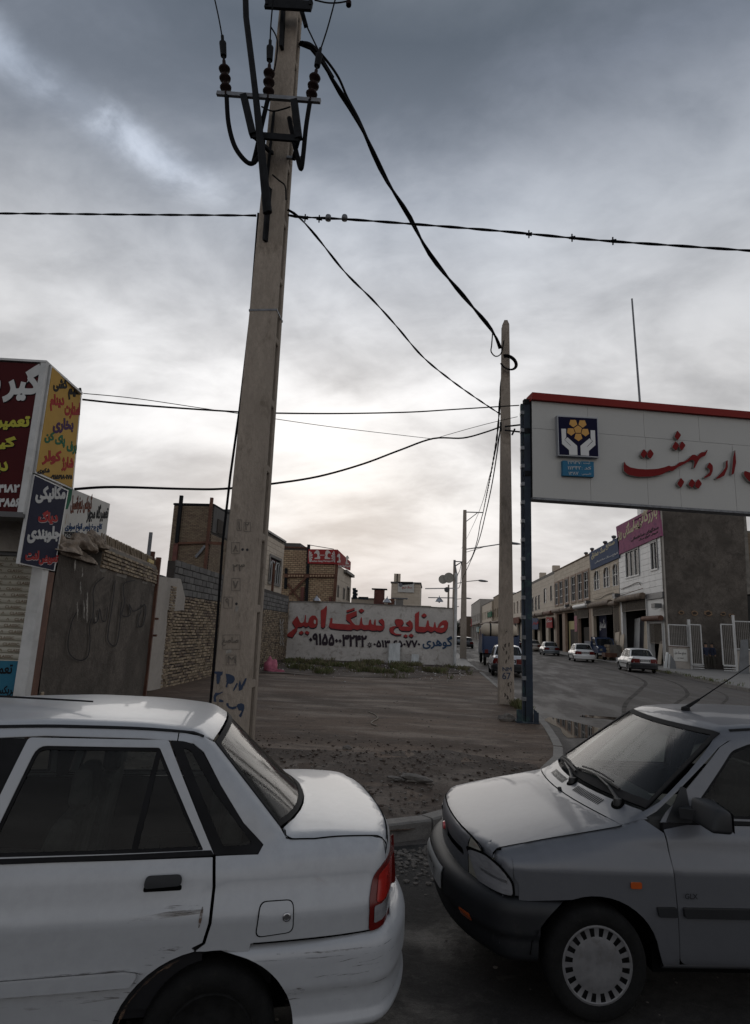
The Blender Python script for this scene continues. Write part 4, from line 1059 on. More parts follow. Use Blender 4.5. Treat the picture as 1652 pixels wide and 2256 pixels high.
MT['beige'] = [mat('beige_stone_%d' % i, c, .75, var=.12, vscale=1.5, fine=.08) for i, c in enumerate(((.47, .40, .315), (.45, .38, .30), (.49, .42, .335)))]
MT['cream'] = [mat('cream_stone_%d' % i, c, .75, var=.15, vscale=1.5, fine=.1, dirt=((.26, .22, .18), 1.5, .6, .8)) for i, c in enumerate(((.46, .385, .295), (.43, .36, .275), (.49, .415, .32)))]
MT['white_tile'] = [mat('white_tile_%d' % i, c, .5, var=.1, vscale=1.5, fine=.06, dirt=((.30, .28, .25), 1.2, .6, .8)) for i, c in enumerate(((.52, .52, .51), (.49, .49, .48), (.55, .55, .54)))]
MT['frame_white'] = mat('window_frame_white', (.42, .42, .41), .5)
MT['frame_dark'] = mat('window_frame_dark', (.06, .06, .062), .5)
MT['roofing'] = mat('roofing', (.09, .085, .08), .95, var=.3, vscale=1)
def sgn(name, col, rough=.85, **k): return mat(name, col, rough, var=k.pop('var', .12), vscale=2, spec=.15, **k)
S_RED = sgn('sign_maroon', (.055, .009, .010)); S_YEL = sgn('sign_yellow', (.43, .26, .06)); S_NAVY = sgn('sign_navy', (.012, .014, .035)); S_BLUE = sgn('banner_blue', (.03, .13, .20)); S_WHITE = sgn('sign_white', (.48, .47, .44), dirt=((.25, .17, .10), 4, .62, .75))
T_WHITE = sgn('letter_white', (.46, .46, .45)); T_YEL = sgn('letter_yellow', (.36, .34, .05)); T_RED = sgn('letter_red', (.30, .025, .025)); T_PURP = sgn('letter_purple', (.055, .02, .07)); T_GREEN = sgn('letter_green', (.015, .11, .06)); T_BLACK = sgn('letter_black', (.012, .012, .014)); T_BLUE = sgn('letter_blue', (.02, .05, .12)); T_BROWN = sgn('letter_brown', (.12, .035, .02))

# ------------------------------------------------------------------ workshop on the left
WD = Vector((-math.sin(R(12.5)), math.cos(R(12.5)), 0)); WN = Vector((math.cos(R(12.5)), math.sin(R(12.5)), 0)); WO = Vector((-6.86, 14.57, 0))
SW = frameM(WO, WD, (0, 0, 1))            # u along the wall away from the camera, v up, w = outward to the lot
FU = Vector((math.cos(R(8)), math.sin(R(8)), 0))   # shop front runs left-right
def side(s, z, w_=0): return WO + WD * s + Vector((0, 0, z)) + WN * w_
c0 = side(-7.72, 0)                       # front corner of the sign box
FM = frameM(c0, FU, (0, 0, 1))            # u to the right, u=0 at the corner, w towards the camera
sh = thing('workshop', 'workshop with cream roller shutter under projecting sign box, cut by the left edge', 'building', side(-6.8, 0))
# walls
mb = MB(); sc0 = side(-6.83, 0); BM = frameM(sc0, FU, (0, 0, 1))
mb.box((-7, 2.75, -.9), (-.30, 5.05, -.02), BM); mb.box((-7, 0, -6), (-6.2, 2.6, -.02), BM); mb.box((-1.2, 0, -5), (-1.05, 2.6, -.35), BM); mb.box((-1.05, 0, -.5), (-.14, 2.7, -.35), BM); mb.box((-6.2, 0, -5.2), (-1.2, 2.6, -5), BM)
mb.build('wall', MT['old_white'], sh)
MB().box((-7.1, 2.602, -6.1), (-1.0, 2.68, -.9), BM).build('roof', MT['roofing'], sh)
panel('door_post', BM, -.15, 0.0, 0, 2.75, -.10, .06, MT['white_paint'], sh, 'white steel post beside the shutter')
mb = MB(); mb.box((-6.72, 0, -.12), (-6.50, 2.5, .004), SW); mb.build('corner_column', MT['rust'], sh, label='rusty dark red corner column')
# roller shutter slats
MT['slat'] = mat('shutter_slat', (.37, .35, .29), .5, var=.15, vscale=2, dirt=((.2, .17, .13), 3, .6, .8))
MT['slat_print'] = mat('shutter_print', (.10, .055, .025), .8, spec=.1)
sl_me = MB(); prof = [(0, 0), (.018, .02), (.022, .045), (.012, .075), (0, .083)]
vs = []; 
for (w_, v) in prof: vs += [(0, v, w_), (1, v, w_)]
sl_me.add(vs, [(2 * i, 2 * i + 1, 2 * i + 3, 2 * i + 2) for i in range(len(prof) - 1)]); sl_mesh = sl_me.mesh('shutter_slat', MT['slat'])
ov_, T_ = text_tris('CLASSIC', .012)
SH0 = -4.6; ns = 31
for i in range(ns):
    z = .18 + i * .084
    o = bpy.data.objects.new('shutter_slat', sl_mesh); C.objects.link(o); o.parent = sh
    o.matrix_basis = Matrix.Translation(-sh.location) @ BM @ Matrix.Translation((SH0, z, -.16)) @ Matrix.Diagonal((-SH0 - .14, 1, 1, 1))
pm = MB()
for i in range(ns):
    z = .18 + i * .084; ph = (i * 37 % 100) / 100 * .42
    u = -.18 - ph * .5
    while u > -2.6:
        for a, b in [(0, 0)]:
            pm.add([BM @ Vector((u - .20 + x * .060, z + .022 + y * .055, -.1365)) for x, y in ov_], T_)
            pm.add([BM @ Vector((u - .31 + x, z + .026 + y, -.1365)) for x, y in ((0, 0), (.008, 0), (.02, .026), (.032, 0), (.040, 0), (.024, .032), (.016, .032))], [(0, 1, 2, 6), (3, 4, 5, 2), (2, 5, 6)])
        u -= .42
o = pm.build('shutter_lettering', MT['slat_print'], sh); o['kind'] = 'stuff'
MB().box((SH0, 2.70, -.30), (-.16, 3.16, -.10), BM).build('shutter_box', MT['frame_dark'], sh)
# projecting sign box
sb = thing('sign_box', 'dark red workshop sign with big white and yellow lettering, cut by the left edge', 'sign', c0 + Vector((0, 0, 3.2)))
zt, zb_ = 5.19, 3.16
ex = .035
panel('sign_panel', FM, -5, -.075, zb_, zt - .02, -.05, 0, S_RED, sb)
panel('edge_strip', FM, -.075, 0, zb_ - .02, zt + .02, -.06, .015, MT['white_paint'], sb, 'white sheet-metal corner strip')
panel('sign_frame', FM, -5, 0, zb_ - .07, zb_ - .002, -.30, .02, MT['frame_dark'], sb)
panel('sign_frame', FM, -5, .0, zt, zt + .03, -1.1, .02, MT['white_paint'], sb)
panel('sign_frame', FM, -1.2, -.72, zt + .032, zt + .12, -.6, -.35, MT['steel'], sb)
BN = frameM(side(-7.70, 0, .012), WD, (0, 0, 1)); BNo = frameM(side(-7.70, 0, .0), -WD, (0, 0, 1))
# text frames: reading direction u must go left->right as seen: on the side panels right = away from camera
yb = thing('yellow_banner', 'yellow car electrics banner on the side of the sign box', 'sign', side(-7.1, 3.75))
def ppoly(name, pts, Zf, PM, w0, w1, m, parent):
    inv = PM.inverted(); q = [inv @ PP(*Zf(*p), PM.translation + PM.col[2].to_3d() * w1, PM.col[2].to_3d()) for p in pts]; q = [(a.x, a.y) for a in q]
    A = sum(q[i][0] * q[(i + 1) % len(q)][1] - q[(i + 1) % len(q)][0] * q[i][1] for i in range(len(q)))
    if A < 0: q = q[::-1]
    return MB().prism(q, PM, w0, w1).build(name, m, parent)
ppoly('panel', [(318, 92), (507, 262), (452, 865), (217, 762)], Z1, BN, -.02, .012, MT['white_paint'], yb)
ppoly('cloth', [(325, 108), (500, 266), (446, 852), (226, 752)], Z1, BN, .012, .018, S_YEL, yb)
def zt_text(s, cx, cy, w_, h, m, parent, Zf, PM, bold=.03, ext=.022, name='lettering', sh_=None, sm=None):
    """word placed by the centre and size of its ink box as surveyed on the panel plane"""
    inv = PM.inverted(); n = PM.col[2].to_3d(); pt = lambda x, y: inv @ PP(*Zf(x, y), PM.translation, n)
    c, l, r_, t_, b_ = pt(cx, cy), pt(cx - w_ / 2, cy), pt(cx + w_ / 2, cy), pt(cx, cy - h / 2), pt(cx, cy + h / 2)
    fit = (abs((r_ - l).x), abs((t_ - b_).y)); 
    sk = (r_.y - l.y) / (r_.x - l.x); 
    L_ = []
    ang = math.atan2(r_.y - l.y, r_.x - l.x)
    fit = ((Vector((r_.x - l.x, r_.y - l.y))).length, fit[1])
    if sm:
        o = flat_text(s, 1, PM @ Matrix.Translation((c.x + sh_[0], c.y + sh_[1], 0)) @ Matrix.Rotation(ang, 4, 'Z'), sm, 'letter_shadow', bold + .012, ext - .0015, fit=fit); o.parent = parent; o.location = -rootpos(parent)
    o = flat_text(s, 1, PM @ Matrix.Translation((c.x, c.y, 0)) @ Matrix.Rotation(ang, 4, 'Z'), m, name, bold, ext, fit=fit); o.parent = parent; o.location = -rootpos(parent); return o
for s, cx, cy, w_, h, m in (('کشی', 365, 215, 90, 90, T_BLACK), ('سیم', 455, 270, 84, 80, T_BLACK), ('دینام', 345, 325, 88, 110, T_RED), ('استارت', 440, 375, 95, 110, T_RED), ('بخاری', 384, 468, 128, 100, T_PURP), ('کن', 297, 540, 62, 75, T_GREEN), ('پاک', 363, 565, 62, 85, T_GREEN), ('برف', 436, 605, 62, 90, T_GREEN), ('کولر', 312, 665, 120, 95, T_RED), ('شارژ', 410, 705, 74, 95, T_RED), ('شکوری', 262, 748, 72, 40, T_BLACK), ('۰۹۱۵۶۱۸۰۱۷۵', 373, 785, 135, 32, T_BLACK)):
    zt_text(s, cx, cy, w_, h, m, yb, Z1, BN, bold=.055)
nb = thing('navy_banner', 'dark blue mechanic banner hanging under the yellow banner', 'sign', side(-7.1, 2.5))
ppoly('panel', [(212, 770), (424, 868), (338, 1368), (113, 1322)], Z1, BN, -.02, .012, MT['white_paint'], nb)
ppoly('cloth', [(218, 778), (417, 872), (332, 1362), (128, 1316)], Z1, BN, .012, .018, S_NAVY, nb)
for s, cx, cy, w_, h, m in (('مکانیکی', 308, 893, 185, 110, T_WHITE), ('دیاگ', 290, 1035, 122, 90, T_RED), ('جلوبندی', 266, 1140, 200, 110, T_WHITE), ('لنت', 190, 1270, 85, 62, T_RED), ('تعویض', 292, 1298, 118, 62, T_RED)):
    zt_text(s, cx, cy, w_, h, m, nb, Z1, BN, bold=.06, sh_=(.006, -.006) if m is T_RED else None, sm=T_WHITE if m is T_RED else None)
FMs = FM
for s, cx, cy, w_, h, m, sm_ in (('گیر', 140, 205, 232, 242, T_WHITE, T_BLACK), ('ـبـ', -60, 215, 130, 220, T_WHITE, T_BLACK), ('تعمیرا', 75, 450, 220, 100, T_YEL, T_BLACK), ('گیـ', 30, 575, 140, 80, T_YEL, T_BLACK), ('دیـ', 0, 730, 100, 80, T_YEL, T_BLACK), ('۴۱۸۲', 55, 858, 135, 52, T_WHITE, None), ('۳۸۵۶', 60, 945, 142, 56, T_WHITE, None)):
    zt_text(s, cx, cy, w_, h, m, sb, Z1, FMs, bold=.05, ext=.008, sh_=(.008, -.008), sm=sm_)
# blue banner low on the shutter
bb = thing('blue_banner', 'light blue cloth banner with black lettering hung low on the shutter', 'sign', sc0)
BB = frameM(BM @ Vector((0, 0, -.10)), FU, (0, 0, 1))
ppoly('cloth', [(-500, 1912), (150, 1925), (120, 2260), (-500, 2260)], Z1, BB, -.008, 0, S_BLUE, bb)
zt_text('تعمـ', 25, 1975, 105, 60, T_BLACK, bb, Z1, BB, ext=.004); zt_text('گیربکس', 40, 2105, 150, 75, T_BLACK, bb, Z1, BB, ext=.004)

# ------------------------------------------------------------------ grey rendered wall with mud coping, graffiti
gw = thing('rendered_wall', 'dark grey rendered wall with loose brick coping and sprayed outline lettering', 'wall', side(-3.3, 0))
s0, s1 = -6.45, -.30
V, T = tri([(s0, 0), (s1, 0), (s1, 2.74), (s0, 2.82)], .18); mb = MB()
mb.add([side(u, v, .02 * pnoise(u, v, 1.2, 5) + .012 * pnoise(u, v, 4, 8)) for u, v in V], T); mb.build('render', MT['grey_plaster'], gw, smooth=True)
MB().box((s0, 0, -.3), (s1, 2.70, -.04), SW).build('core', MT['mortar_dark'], gw)
CM = frameM(side(-4.55, 2.76), WD, (0, 0, 1))
masonry(gw, CM, 4.25, .42, .21, .07, .012, BR, depth=.035, nmax=70, jit=.01)
MB().box((-4.55, 2.70, -.26), (s1, 3.17, -.001), SW).build('core', MT['mortar'], gw)
tip = MB().box((-.12, -.06, -.032), (.12, .06, .032)).mesh('coping_brick', BR[1])   # tilted bricks along the top
for i in range(34):
    p = side(-4.5 + i * .125, 3.27, -.10); o = inst('coping_brick', tip, gw, p, (random.uniform(-.2, .2), R(58) + random.uniform(-.15, .15), R(102) + random.uniform(-.15, .15)))
MB().box((-4.55, 3.17, -.24), (s1, 3.21, -.02), SW).build('coping_bed', MT['mud'], gw)
for (a, b, c_, s_, sd) in ((-6.15, 2.86, -.12, (.5, .24, .26), 1), (-5.5, 2.98, -.12, (.55, .26, .24), 2), (-4.95, 3.10, -.12, (.42, .24, .25), 3), (-5.7, 2.80, -.03, (.75, .10, .16), 4)):
    o = blob('mud_heap', (0, 0, 0), s_, MT['mud'], sd, .55, 5); o.parent = gw; o.rotation_euler = (0, 0, R(102)); o.location = side(a, b, c_) - gw.location
# exposed brick patch near the shop
masonry(gw, frameM(side(-6.43, 0, .018), WD, (0, 0, 1)), .30, .9, .21, .07, .012, BR, depth=.02, nmax=12, jit=.012, keep=lambda u, v: u < .28 - v * .2)
GF = frameM(side(0, 0, .03), WD, (0, 0, 1))
gl = [[(640, 1405), (590, 1445), (570, 1500), (575, 1580), (570, 1650), (575, 1690), (600, 1670), (612, 1600), (625, 1670), (650, 1672), (660, 1590)], [(708, 1425), (698, 1520), (680, 1640), (665, 1740), (665, 1800), (700, 1832), (722, 1800), (738, 1680), (745, 1560)], [(830, 1425), (770, 1440), (758, 1480), (765, 1560), (750, 1640), (800, 1640), (795, 1570)], [(800, 1580), (820, 1615), (860, 1600), (890, 1575), (898, 1620), (880, 1700), (855, 1710), (850, 1670), (870, 1610)], [(470, 1620), (440, 1680), (418, 1780), (418, 1860), (450, 1905), (500, 1920), (540, 1890), (552, 1800), (548, 1720), (560, 1660)]]
trace('graffiti', [stroke(catmull(g, 4), 7, .8) for g in gl], Z1, GF, T_BLACK, gw, ext=.012)
# drips of lime
MT['lime'] = mat('lime_drips', (.30, .28, .25), .9, var=.4, vscale=8)
trace('lime_drips', [stroke([(x + random.uniform(-2, 2), y + k * l / 6) for k in range(7)], w_, .3) for x, y, l, w_ in ((505, 1340, 60, 5), (475, 1560, 110, 6), (515, 1540, 120, 6), (535, 1510, 180, 8), (495, 1430, 80, 4), (590, 1640, 60, 3), (460, 1300, 70, 8))], Z1, GF, MT['lime'], gw, ext=.010, jit=.01)
MB().box((-.34, 0, -.05), (-.24, 3.42, .06), SW).build('steel_post', MT['rust'], gw, label='thin rusty steel post at the end of the wall')
for v in (1.5, 1.9): MB().box((-.27, v, .06), (-.17, v + .05, .14), SW).build('hinge', MT['rust'], gw)
# gas meter thing on top of the wall
gm_ = thing('pipe_bracket', 'yellow bracket and grey pipe standing on the wall top', 'pipe', side(-.75, 3.3)); p = side(-.9, 3.2, -.1)
MB().tube([p, p + Vector((0, 0, .75))], .045, 8).build('pipe', MT['steel'], gm_, smooth='auto')
MB().box((-1.15, 3.22, -.18), (-.62, 3.30, -.02), SW).build('bracket', mat('yellow_paint', (.42, .30, .06), .6, var=.3, vscale=5), gm_)
MB().box((-.68, 3.30, -.18), (-.60, 3.52, -.02), SW).build('bracket', MT['rust'], gm_)
# white painted sign on the wall
wsn = thing('painted_sign', 'weathered white sheet sign with dark Persian script above the grey wall', 'sign', side(-5.4, 3.1))
WS = frameM(side(0, 0, -.05), WD, (0, 0, 1))
ppoly('sheet', [(400, 840), (680, 952), (645, 1232), (385, 1148)], Z1, WS, -.03, 0, S_WHITE, wsn)
ppoly('green_corner', [(405, 850), (448, 862), (440, 925), (418, 985), (398, 985)], Z1, WS, 0, .004, T_GREEN, wsn)
zt_text('تعمیرگاه مجهز', 605, 1010, 130, 120, T_BLACK, wsn, Z1, WS, ext=.006); zt_text('گیربکس دیفرانسیل', 505, 950, 130, 130, T_BROWN, wsn, Z1, WS, ext=.006)
zt_text('کلاچ چرخ پلوس انواع سواری', 525, 1100, 225, 60, T_BLUE, wsn, Z1, WS, ext=.006); zt_text('۳۶۴۶۲۳۸۵۶', 445, 1140, 95, 32, T_BLACK, wsn, Z1, WS, ext=.006); zt_text('۰۹۳۶۵۸۹۴۱۸۲', 560, 1175, 95, 30, T_BLACK, wsn, Z1, WS, ext=.006)
for s_ in (-6.2, -4.5): MB().bar(side(s_, 2.6, -.12), side(s_, 3.9, -.12), .05, .05).build('sign_leg', MT['rust'], wsn)

# ------------------------------------------------------------------ long boundary wall of the lot (brick, cinder blocks on top)
lw = thing('boundary_wall', 'long brick boundary wall topped with grey cinder blocks beside the lot', 'wall', (-7.1, 20, 0))
LWd = Vector((-8.15 + 7.08, 34 - 14.35, 0)).normalized(); LO = Vector((-7.08, 14.35, 0))
LM = frameM(LO, LWd, (0, 0, 1)); LL = 19.7
LX = lambda x, y: (LM.inverted() @ PP(x, y, LO, LM.col[2].to_3d()))
MB().box((0, 0, -.35), (LL, 2.60, -.025), LM).build('core', MT['mortar_dark'], lw)
MB().box((1.9, 2.60, -.26), (LL, 3.55, -.045), LM).build('core', MT['mortar_dark'], lw)
masonry(lw, LM, LL, 2.62, .235, .087, .020, BR, depth=.018, nmax=300, near_u=2.5, jit=.015, keep=lambda u, v: u > .75 and not (u < 1.75 and v > 2.1))
masonry(lw, frameM(LM @ Vector((1.9, 2.62, -.045)), LWd, (0, 0, 1)), LL - 1.9, .98, .40, .195, .014, CIN, depth=.03, nmax=300, name='cinder_block', jit=.008, keep=lambda u, v: v < .98 - .012 * u and not (u < .15 and v > .75))
# old white plaster at the near end
pl_ = [LX(*Z2(*q)) for q in ((-50, 1590), (60, 748), (215, 765), (250, 905), (238, 1000), (120, 990), (105, 1180), (80, 1570))]
q = [(max(-1.3, a.x), max(0, a.y)) for a in pl_]
A_ = MB(); q = ragged(q, .12, .05); A_.prism(q[::-1], LM, -.02, .035); A_.build('plaster', MT['old_white'], lw, label='flaking old white plaster at the near end')
# rough broken pier
masonry(lw, frameM(LM @ Vector((1.55, 0, .0)), LWd, (0, 0, 1)), .42, 2.9, .21, .071, .014, BR, depth=.05, nmax=40, jit=.014)
# pilasters
for u in (8.2, 12.9):
    MB().box((u, 0, -.01), (u + .42, 2.60, .05), LM).build('pier', MT['mortar_dark'], lw)
    masonry(lw, frameM(LM @ Vector((u, 0, .05)), LWd, (0, 0, 1)), .42, 2.6, .21, .071, .014, BR, depth=.03, nmax=0, jit=.01)
# white graffiti on the brick
trace('graffiti', [stroke([(x + random.uniform(-8, 8), y + k * 12) for k in range(4)], 9, .5) for x in (960, 975) for y in range(1060, 1240, 40)], Z2, frameM(LM @ Vector((0, 0, .045)), LWd, (0, 0, 1)), MT['lime'], lw, ext=.004)
# tarpaulin scrap
tag(blob('tarpaulin', tuple(LM @ Vector((1.25, 3.02, -.15))), (.16, .6, .06), MT['black_plastic'], 5, .6), 'black plastic scrap lying on the white plastered wall end', 'tarpaulin')

# ------------------------------------------------------------------ painted white wall closing the lot
mw = thing('painted_wall', 'whitewashed wall with large red Persian lettering across the end of the lot', 'wall', (-3.5, 34, 0))
MM = frameM((-8.15, 34, 0), (1, 0, 0), (0, 0, 1))    # w = -y, towards the camera
top = [MM.inverted() @ PY(*Z3(x, y), 34) for x, y in ((118, 430), (480, 433), (860, 455), (1200, 470), (1470, 487))]
outl = [(0, 0), (9.33, 0)] + [(a.x, a.y) for a in top[::-1]]; outl[-1] = (0, outl[-1][1])
V, T = tri(outl, .3); mb = MB(); mb.add([MM @ Vector((u, v, .012 * pnoise(u, v, 1.1, 3) + .006 * pnoise(u, v, 4, 9))) for u, v in V], T); mb.build('render', MT['mural_wall'], mw, smooth=True)
mb = MB(); mb.prism([(a, b) for a, b in outl], MM, -.28, -.03); mb.build('core', MT['old_white'], mw)
cp = MB()
for a, b in zip(outl[2:], outl[3:]): cp.bar(MM @ Vector((a[0], a[1] + .02, -.13)), MM @ Vector((b[0], b[1] + .02, -.13)), .34, .05)
cp.build('coping', MT['concrete_kerb'], mw)
QA = ZZ(1140, 2400, 1652 / 360); QB = ZZ(1480, 2420, 1652 / 360)
red_a = [
 [(225, 290), (130, 412), (195, 510), (45, 625), (40, 665), (138, 690), (225, 560), (235, 500), (300, 498), (345, 470), (370, 500), (415, 495), (430, 470), (470, 510), (530, 515), (580, 490), (605, 420), (600, 350), (560, 290), (500, 285), (450, 330), (430, 400), (420, 420), (385, 415), (388, 280), (375, 272), (350, 400), (310, 425), (285, 415)],
 [(655, 195), (710, 165), (765, 102), (773, 160), (740, 480), (718, 510), (690, 518), (660, 490)],
 [(855, 325), (875, 345), (868, 430), (1195, 452), (1205, 430), (1120, 360), (1125, 270), (1315, 200), (1322, 285), (1200, 340), (1240, 410), (1295, 462), (1365, 465), (1395, 320), (1410, 320), (1425, 440), (1450, 462), (1530, 462), (1565, 360), (1580, 365), (1590, 440), (1652, 470), (1700, 560), (1600, 565), (1540, 545), (1450, 555), (1400, 530), (1330, 555), (1260, 530), (1215, 555), (1000, 545), (840, 520), (805, 485), (835, 350)],
 [(1125, 195), (1275, 145), (1283, 178), (1135, 230)], [(1345, 192), (1408, 158), (1462, 196), (1400, 238)],
 [(248, 605), (305, 562), (350, 600), (300, 640)], [(358, 600), (405, 562), (455, 602), (415, 640)]]
red_b = [
 [(-35, 400), (-10, 270), (10, 268), (20, 370), (60, 385), (85, 268), (103, 265), (110, 375), (240, 385), (150, 290), (225, 250), (265, 300), (270, 400), (240, 460), (180, 480), (90, 450), (30, 470), (-40, 450)],
 [(520, 255), (590, 270), (625, 320), (600, 365), (560, 395), (740, 400), (655, 335), (735, 278), (780, 330), (790, 400), (765, 455), (720, 480), (580, 475), (530, 440), (525, 405), (470, 410), (435, 450), (440, 500), (480, 530), (580, 535), (575, 555), (470, 558), (385, 520), (350, 460), (365, 415), (420, 395), (495, 385), (470, 350), (450, 300), (470, 265)],
 [(825, 170), (905, 115), (895, 395), (1020, 410), (1050, 285), (1075, 280), (1090, 390), (1160, 415), (1185, 312), (1200, 315), (1215, 415), (1240, 420), (1280, 330), (1340, 285), (1400, 280), (1438, 330), (1425, 420), (1380, 490), (1310, 515), (1230, 500), (1190, 470), (1120, 505), (1060, 470), (1000, 505), (880, 500), (840, 480), (825, 420)],
 [(938, 195), (995, 150), (1048, 192), (990, 235)], [(605, 572), (655, 535), (700, 570), (660, 600)], [(705, 562), (755, 522), (805, 562), (765, 598)]]
MT['mural_red'] = mat('mural_red', (.34, .035, .033), .85, var=.2, vscale=2.5, dirt=((.42, .20, .17), 5, .64, .8)); MT['mural_black'] = mat('mural_black', (.022, .012, .02), .85, var=.2, vscale=4)
MT['mural_blue'] = mat('mural_blue', (.022, .05, .10), .85)
for nm, m_, off_, e_ in (('letter_shade', MT['mural_black'], (.0, -.07), .022), ('lettering', MT['mural_red'], (0, 0), .026)):
    trace(nm, red_a, QA, MM, m_, mw, ext=e_, r=.03, off=off_); trace(nm, red_b, QB, MM, m_, mw, ext=e_ + .0015, r=.03, off=off_)
# letter counters (the wall showing through)
trace('letter_counter', [[(548, 360), (570, 385), (568, 430), (548, 448), (532, 425), (530, 385)]], QA, MM, MT['mural_wall'], mw, ext=.030, r=.02); trace('letter_counter', [[(1275, 420), (1335, 370), (1362, 385), (1345, 420)]], QB, MM, MT['mural_wall'], mw, ext=.030, r=.02)
zt_text('۰۹۱۵۵۰۰۳۲۴۲', 970, 738, 1060, 225, MT['mural_black'], mw, lambda x, y: QA(x, y + (x - 970) * .045), MM, bold=.045, ext=.026)
zt_text('۰۵۱۳-۶۵۰۷۷۰', 490, 715, 865, 140, MT['mural_black'], mw, QB, MM, bold=.045, ext=.026)
zt_text('گوهری', 1240, 690, 555, 245, MT['mural_blue'], mw, QB, MM, bold=.03, ext=.026)
trace('lettering', [stroke([(1555 + 12 * math.cos(a), 830 + 14 * math.sin(a)), (1555 + 48 * math.cos(a), 830 + 55 * math.sin(a))], 14, 1) for a in np.arange(0, 6.28, .785)], QA, MM, MT['mural_black'], mw, ext=.026)
# marble slabs leaning on it
MT['marble'] = mat('marble', (.47, .49, .49), .35, var=.35, vscale=.8, stretch=(3, 3, 1))
def slab(label, pts, Yb, lean, m=None, Z=Z3, th=.03, name='marble_slab', cat='slab'):
    q = [PY(*Z(*p), Yb) for p in pts]; zb2 = min(a.z for a in q); o_ = Vector((sum(a.x for a in q) / 4, Yb, 0))
    mb = MB(); f = [(a.x, Yb + lean * (a.z - zb2), max(a.z, .13)) for a in q]; b = [(x, y + th, z) for x, y, z in f]
    mb.add(f + b, [(0, 1, 2, 3), (7, 6, 5, 4), (0, 4, 5, 1), (1, 5, 6, 2), (2, 6, 7, 3), (3, 7, 4, 0)])
    return tag(mb.build(name, m or MT['marble']), label, cat)
slab('larger pale marble slab leaning on the painted wall', [(935, 957), (1030, 960), (1034, 768), (940, 776)], 33.6, .14)
slab('smaller pale marble slab leaning on the painted wall', [(1124, 960), (1183, 963), (1190, 864), (1130, 862)], 33.65, .14)
# white corner strip and slender post at the wall end
wp_ = thing('flood_lamp_post', 'tall pale steel post at the end of the painted wall carrying lamps', 'lamp post', (1.25, 33.9, 0))
p = PY(*Z3(1477, 190), 33.85); p1 = PY(*Z3(1480, 85), 33.85)
MB().tube([(1.25, 33.85, 0), (1.25, 33.85, p.z)], .085, 10).build('post', MT['white_paint'], wp_, smooth='auto'); MB().tube([(1.27, 33.85, p.z), (p1.x, 33.85, p1.z)], .04, 8).build('post', MT['steel'], wp_, smooth='auto')
a, b = PY(*Z3(1240, 320), 33.85), PY(*Z3(1456, 316), 33.85); MB().bar(a, (1.2, 33.85, b.z), .05, .06).build('arm', MT['white_paint'], wp_)
a, b = PY(*Z3(1265, 394), 33.85), PY(*Z3(1440, 396), 33.85); MB().bar(a, (1.2, 33.85, b.z), .04, .05).build('arm', MT['steel'], wp_)
a, b = PY(*Z3(1485, 95), 33.85), PY(*Z3(1545, 98), 33.85); MB().bar(a, b, .04, .05).bar(PY(*Z3(1490, 130), 33.85), b, .03, .04).build('arm', MT['steel'], wp_)
def flood(zx, zy, s, lab, clear=True):
    c = PY(*Z3(zx, zy), 33.7); t = thing('floodlight', lab, 'lamp', c)
    MB().lathe([(0, .30), (.12, .28), (.20, .10), (.24, -.05), (.25, -.12)], axis='y', n=16, M=Matrix.Translation(c) @ Matrix.Diagonal((s, s, s, 1))).build('housing', MT['frame_dark'], t, smooth=True)
    MB().lathe([(0, -.10), (.235, -.10)], axis='y', n=16, M=Matrix.Translation(c) @ Matrix.Diagonal((s, s, s, 1))).build('lens', MT['lamp_clear'] if clear else MT['frame_dark'], t)
flood(1388, 245, 1.0, 'left floodlight of the pair on the lamp post arm'); flood(1436, 232, 1.15, 'right floodlight of the pair, against the post'); flood(1420, 330, .6, 'small dark floodlight below the pair', False)
def pendant(zx, zy, lab, Y=33.8):
    c = PY(*Z3(zx, zy), Y); t = thing('wall_lamp', lab, 'lamp', c)
    MB().lathe([(.03, .18), (.07, .12), (.20, .0), (.24, -.09)], n=16, M=Matrix.Translation(c)).build('reflector', MT['chrome'], t, smooth=True)
    MB().tube([c + Vector((0, 0, .15)), c + Vector((0, .12, .25)), c + Vector((0, .25, 0))], .018, 6).build('bracket', MT['steel'], t)
    MB().lathe([(0, -.16), (.05, -.12), (.05, -.02)], n=10, M=Matrix.Translation(c)).build('bulb', MT['frame_white'], t, smooth=True)
pendant(343, 408, 'white reflector lamp over the left half of the painted wall'); pendant(925, 420, 'white reflector lamp over the middle of the painted wall'); pendant(1357, 415, 'round reflector lamp hanging under the post arms')
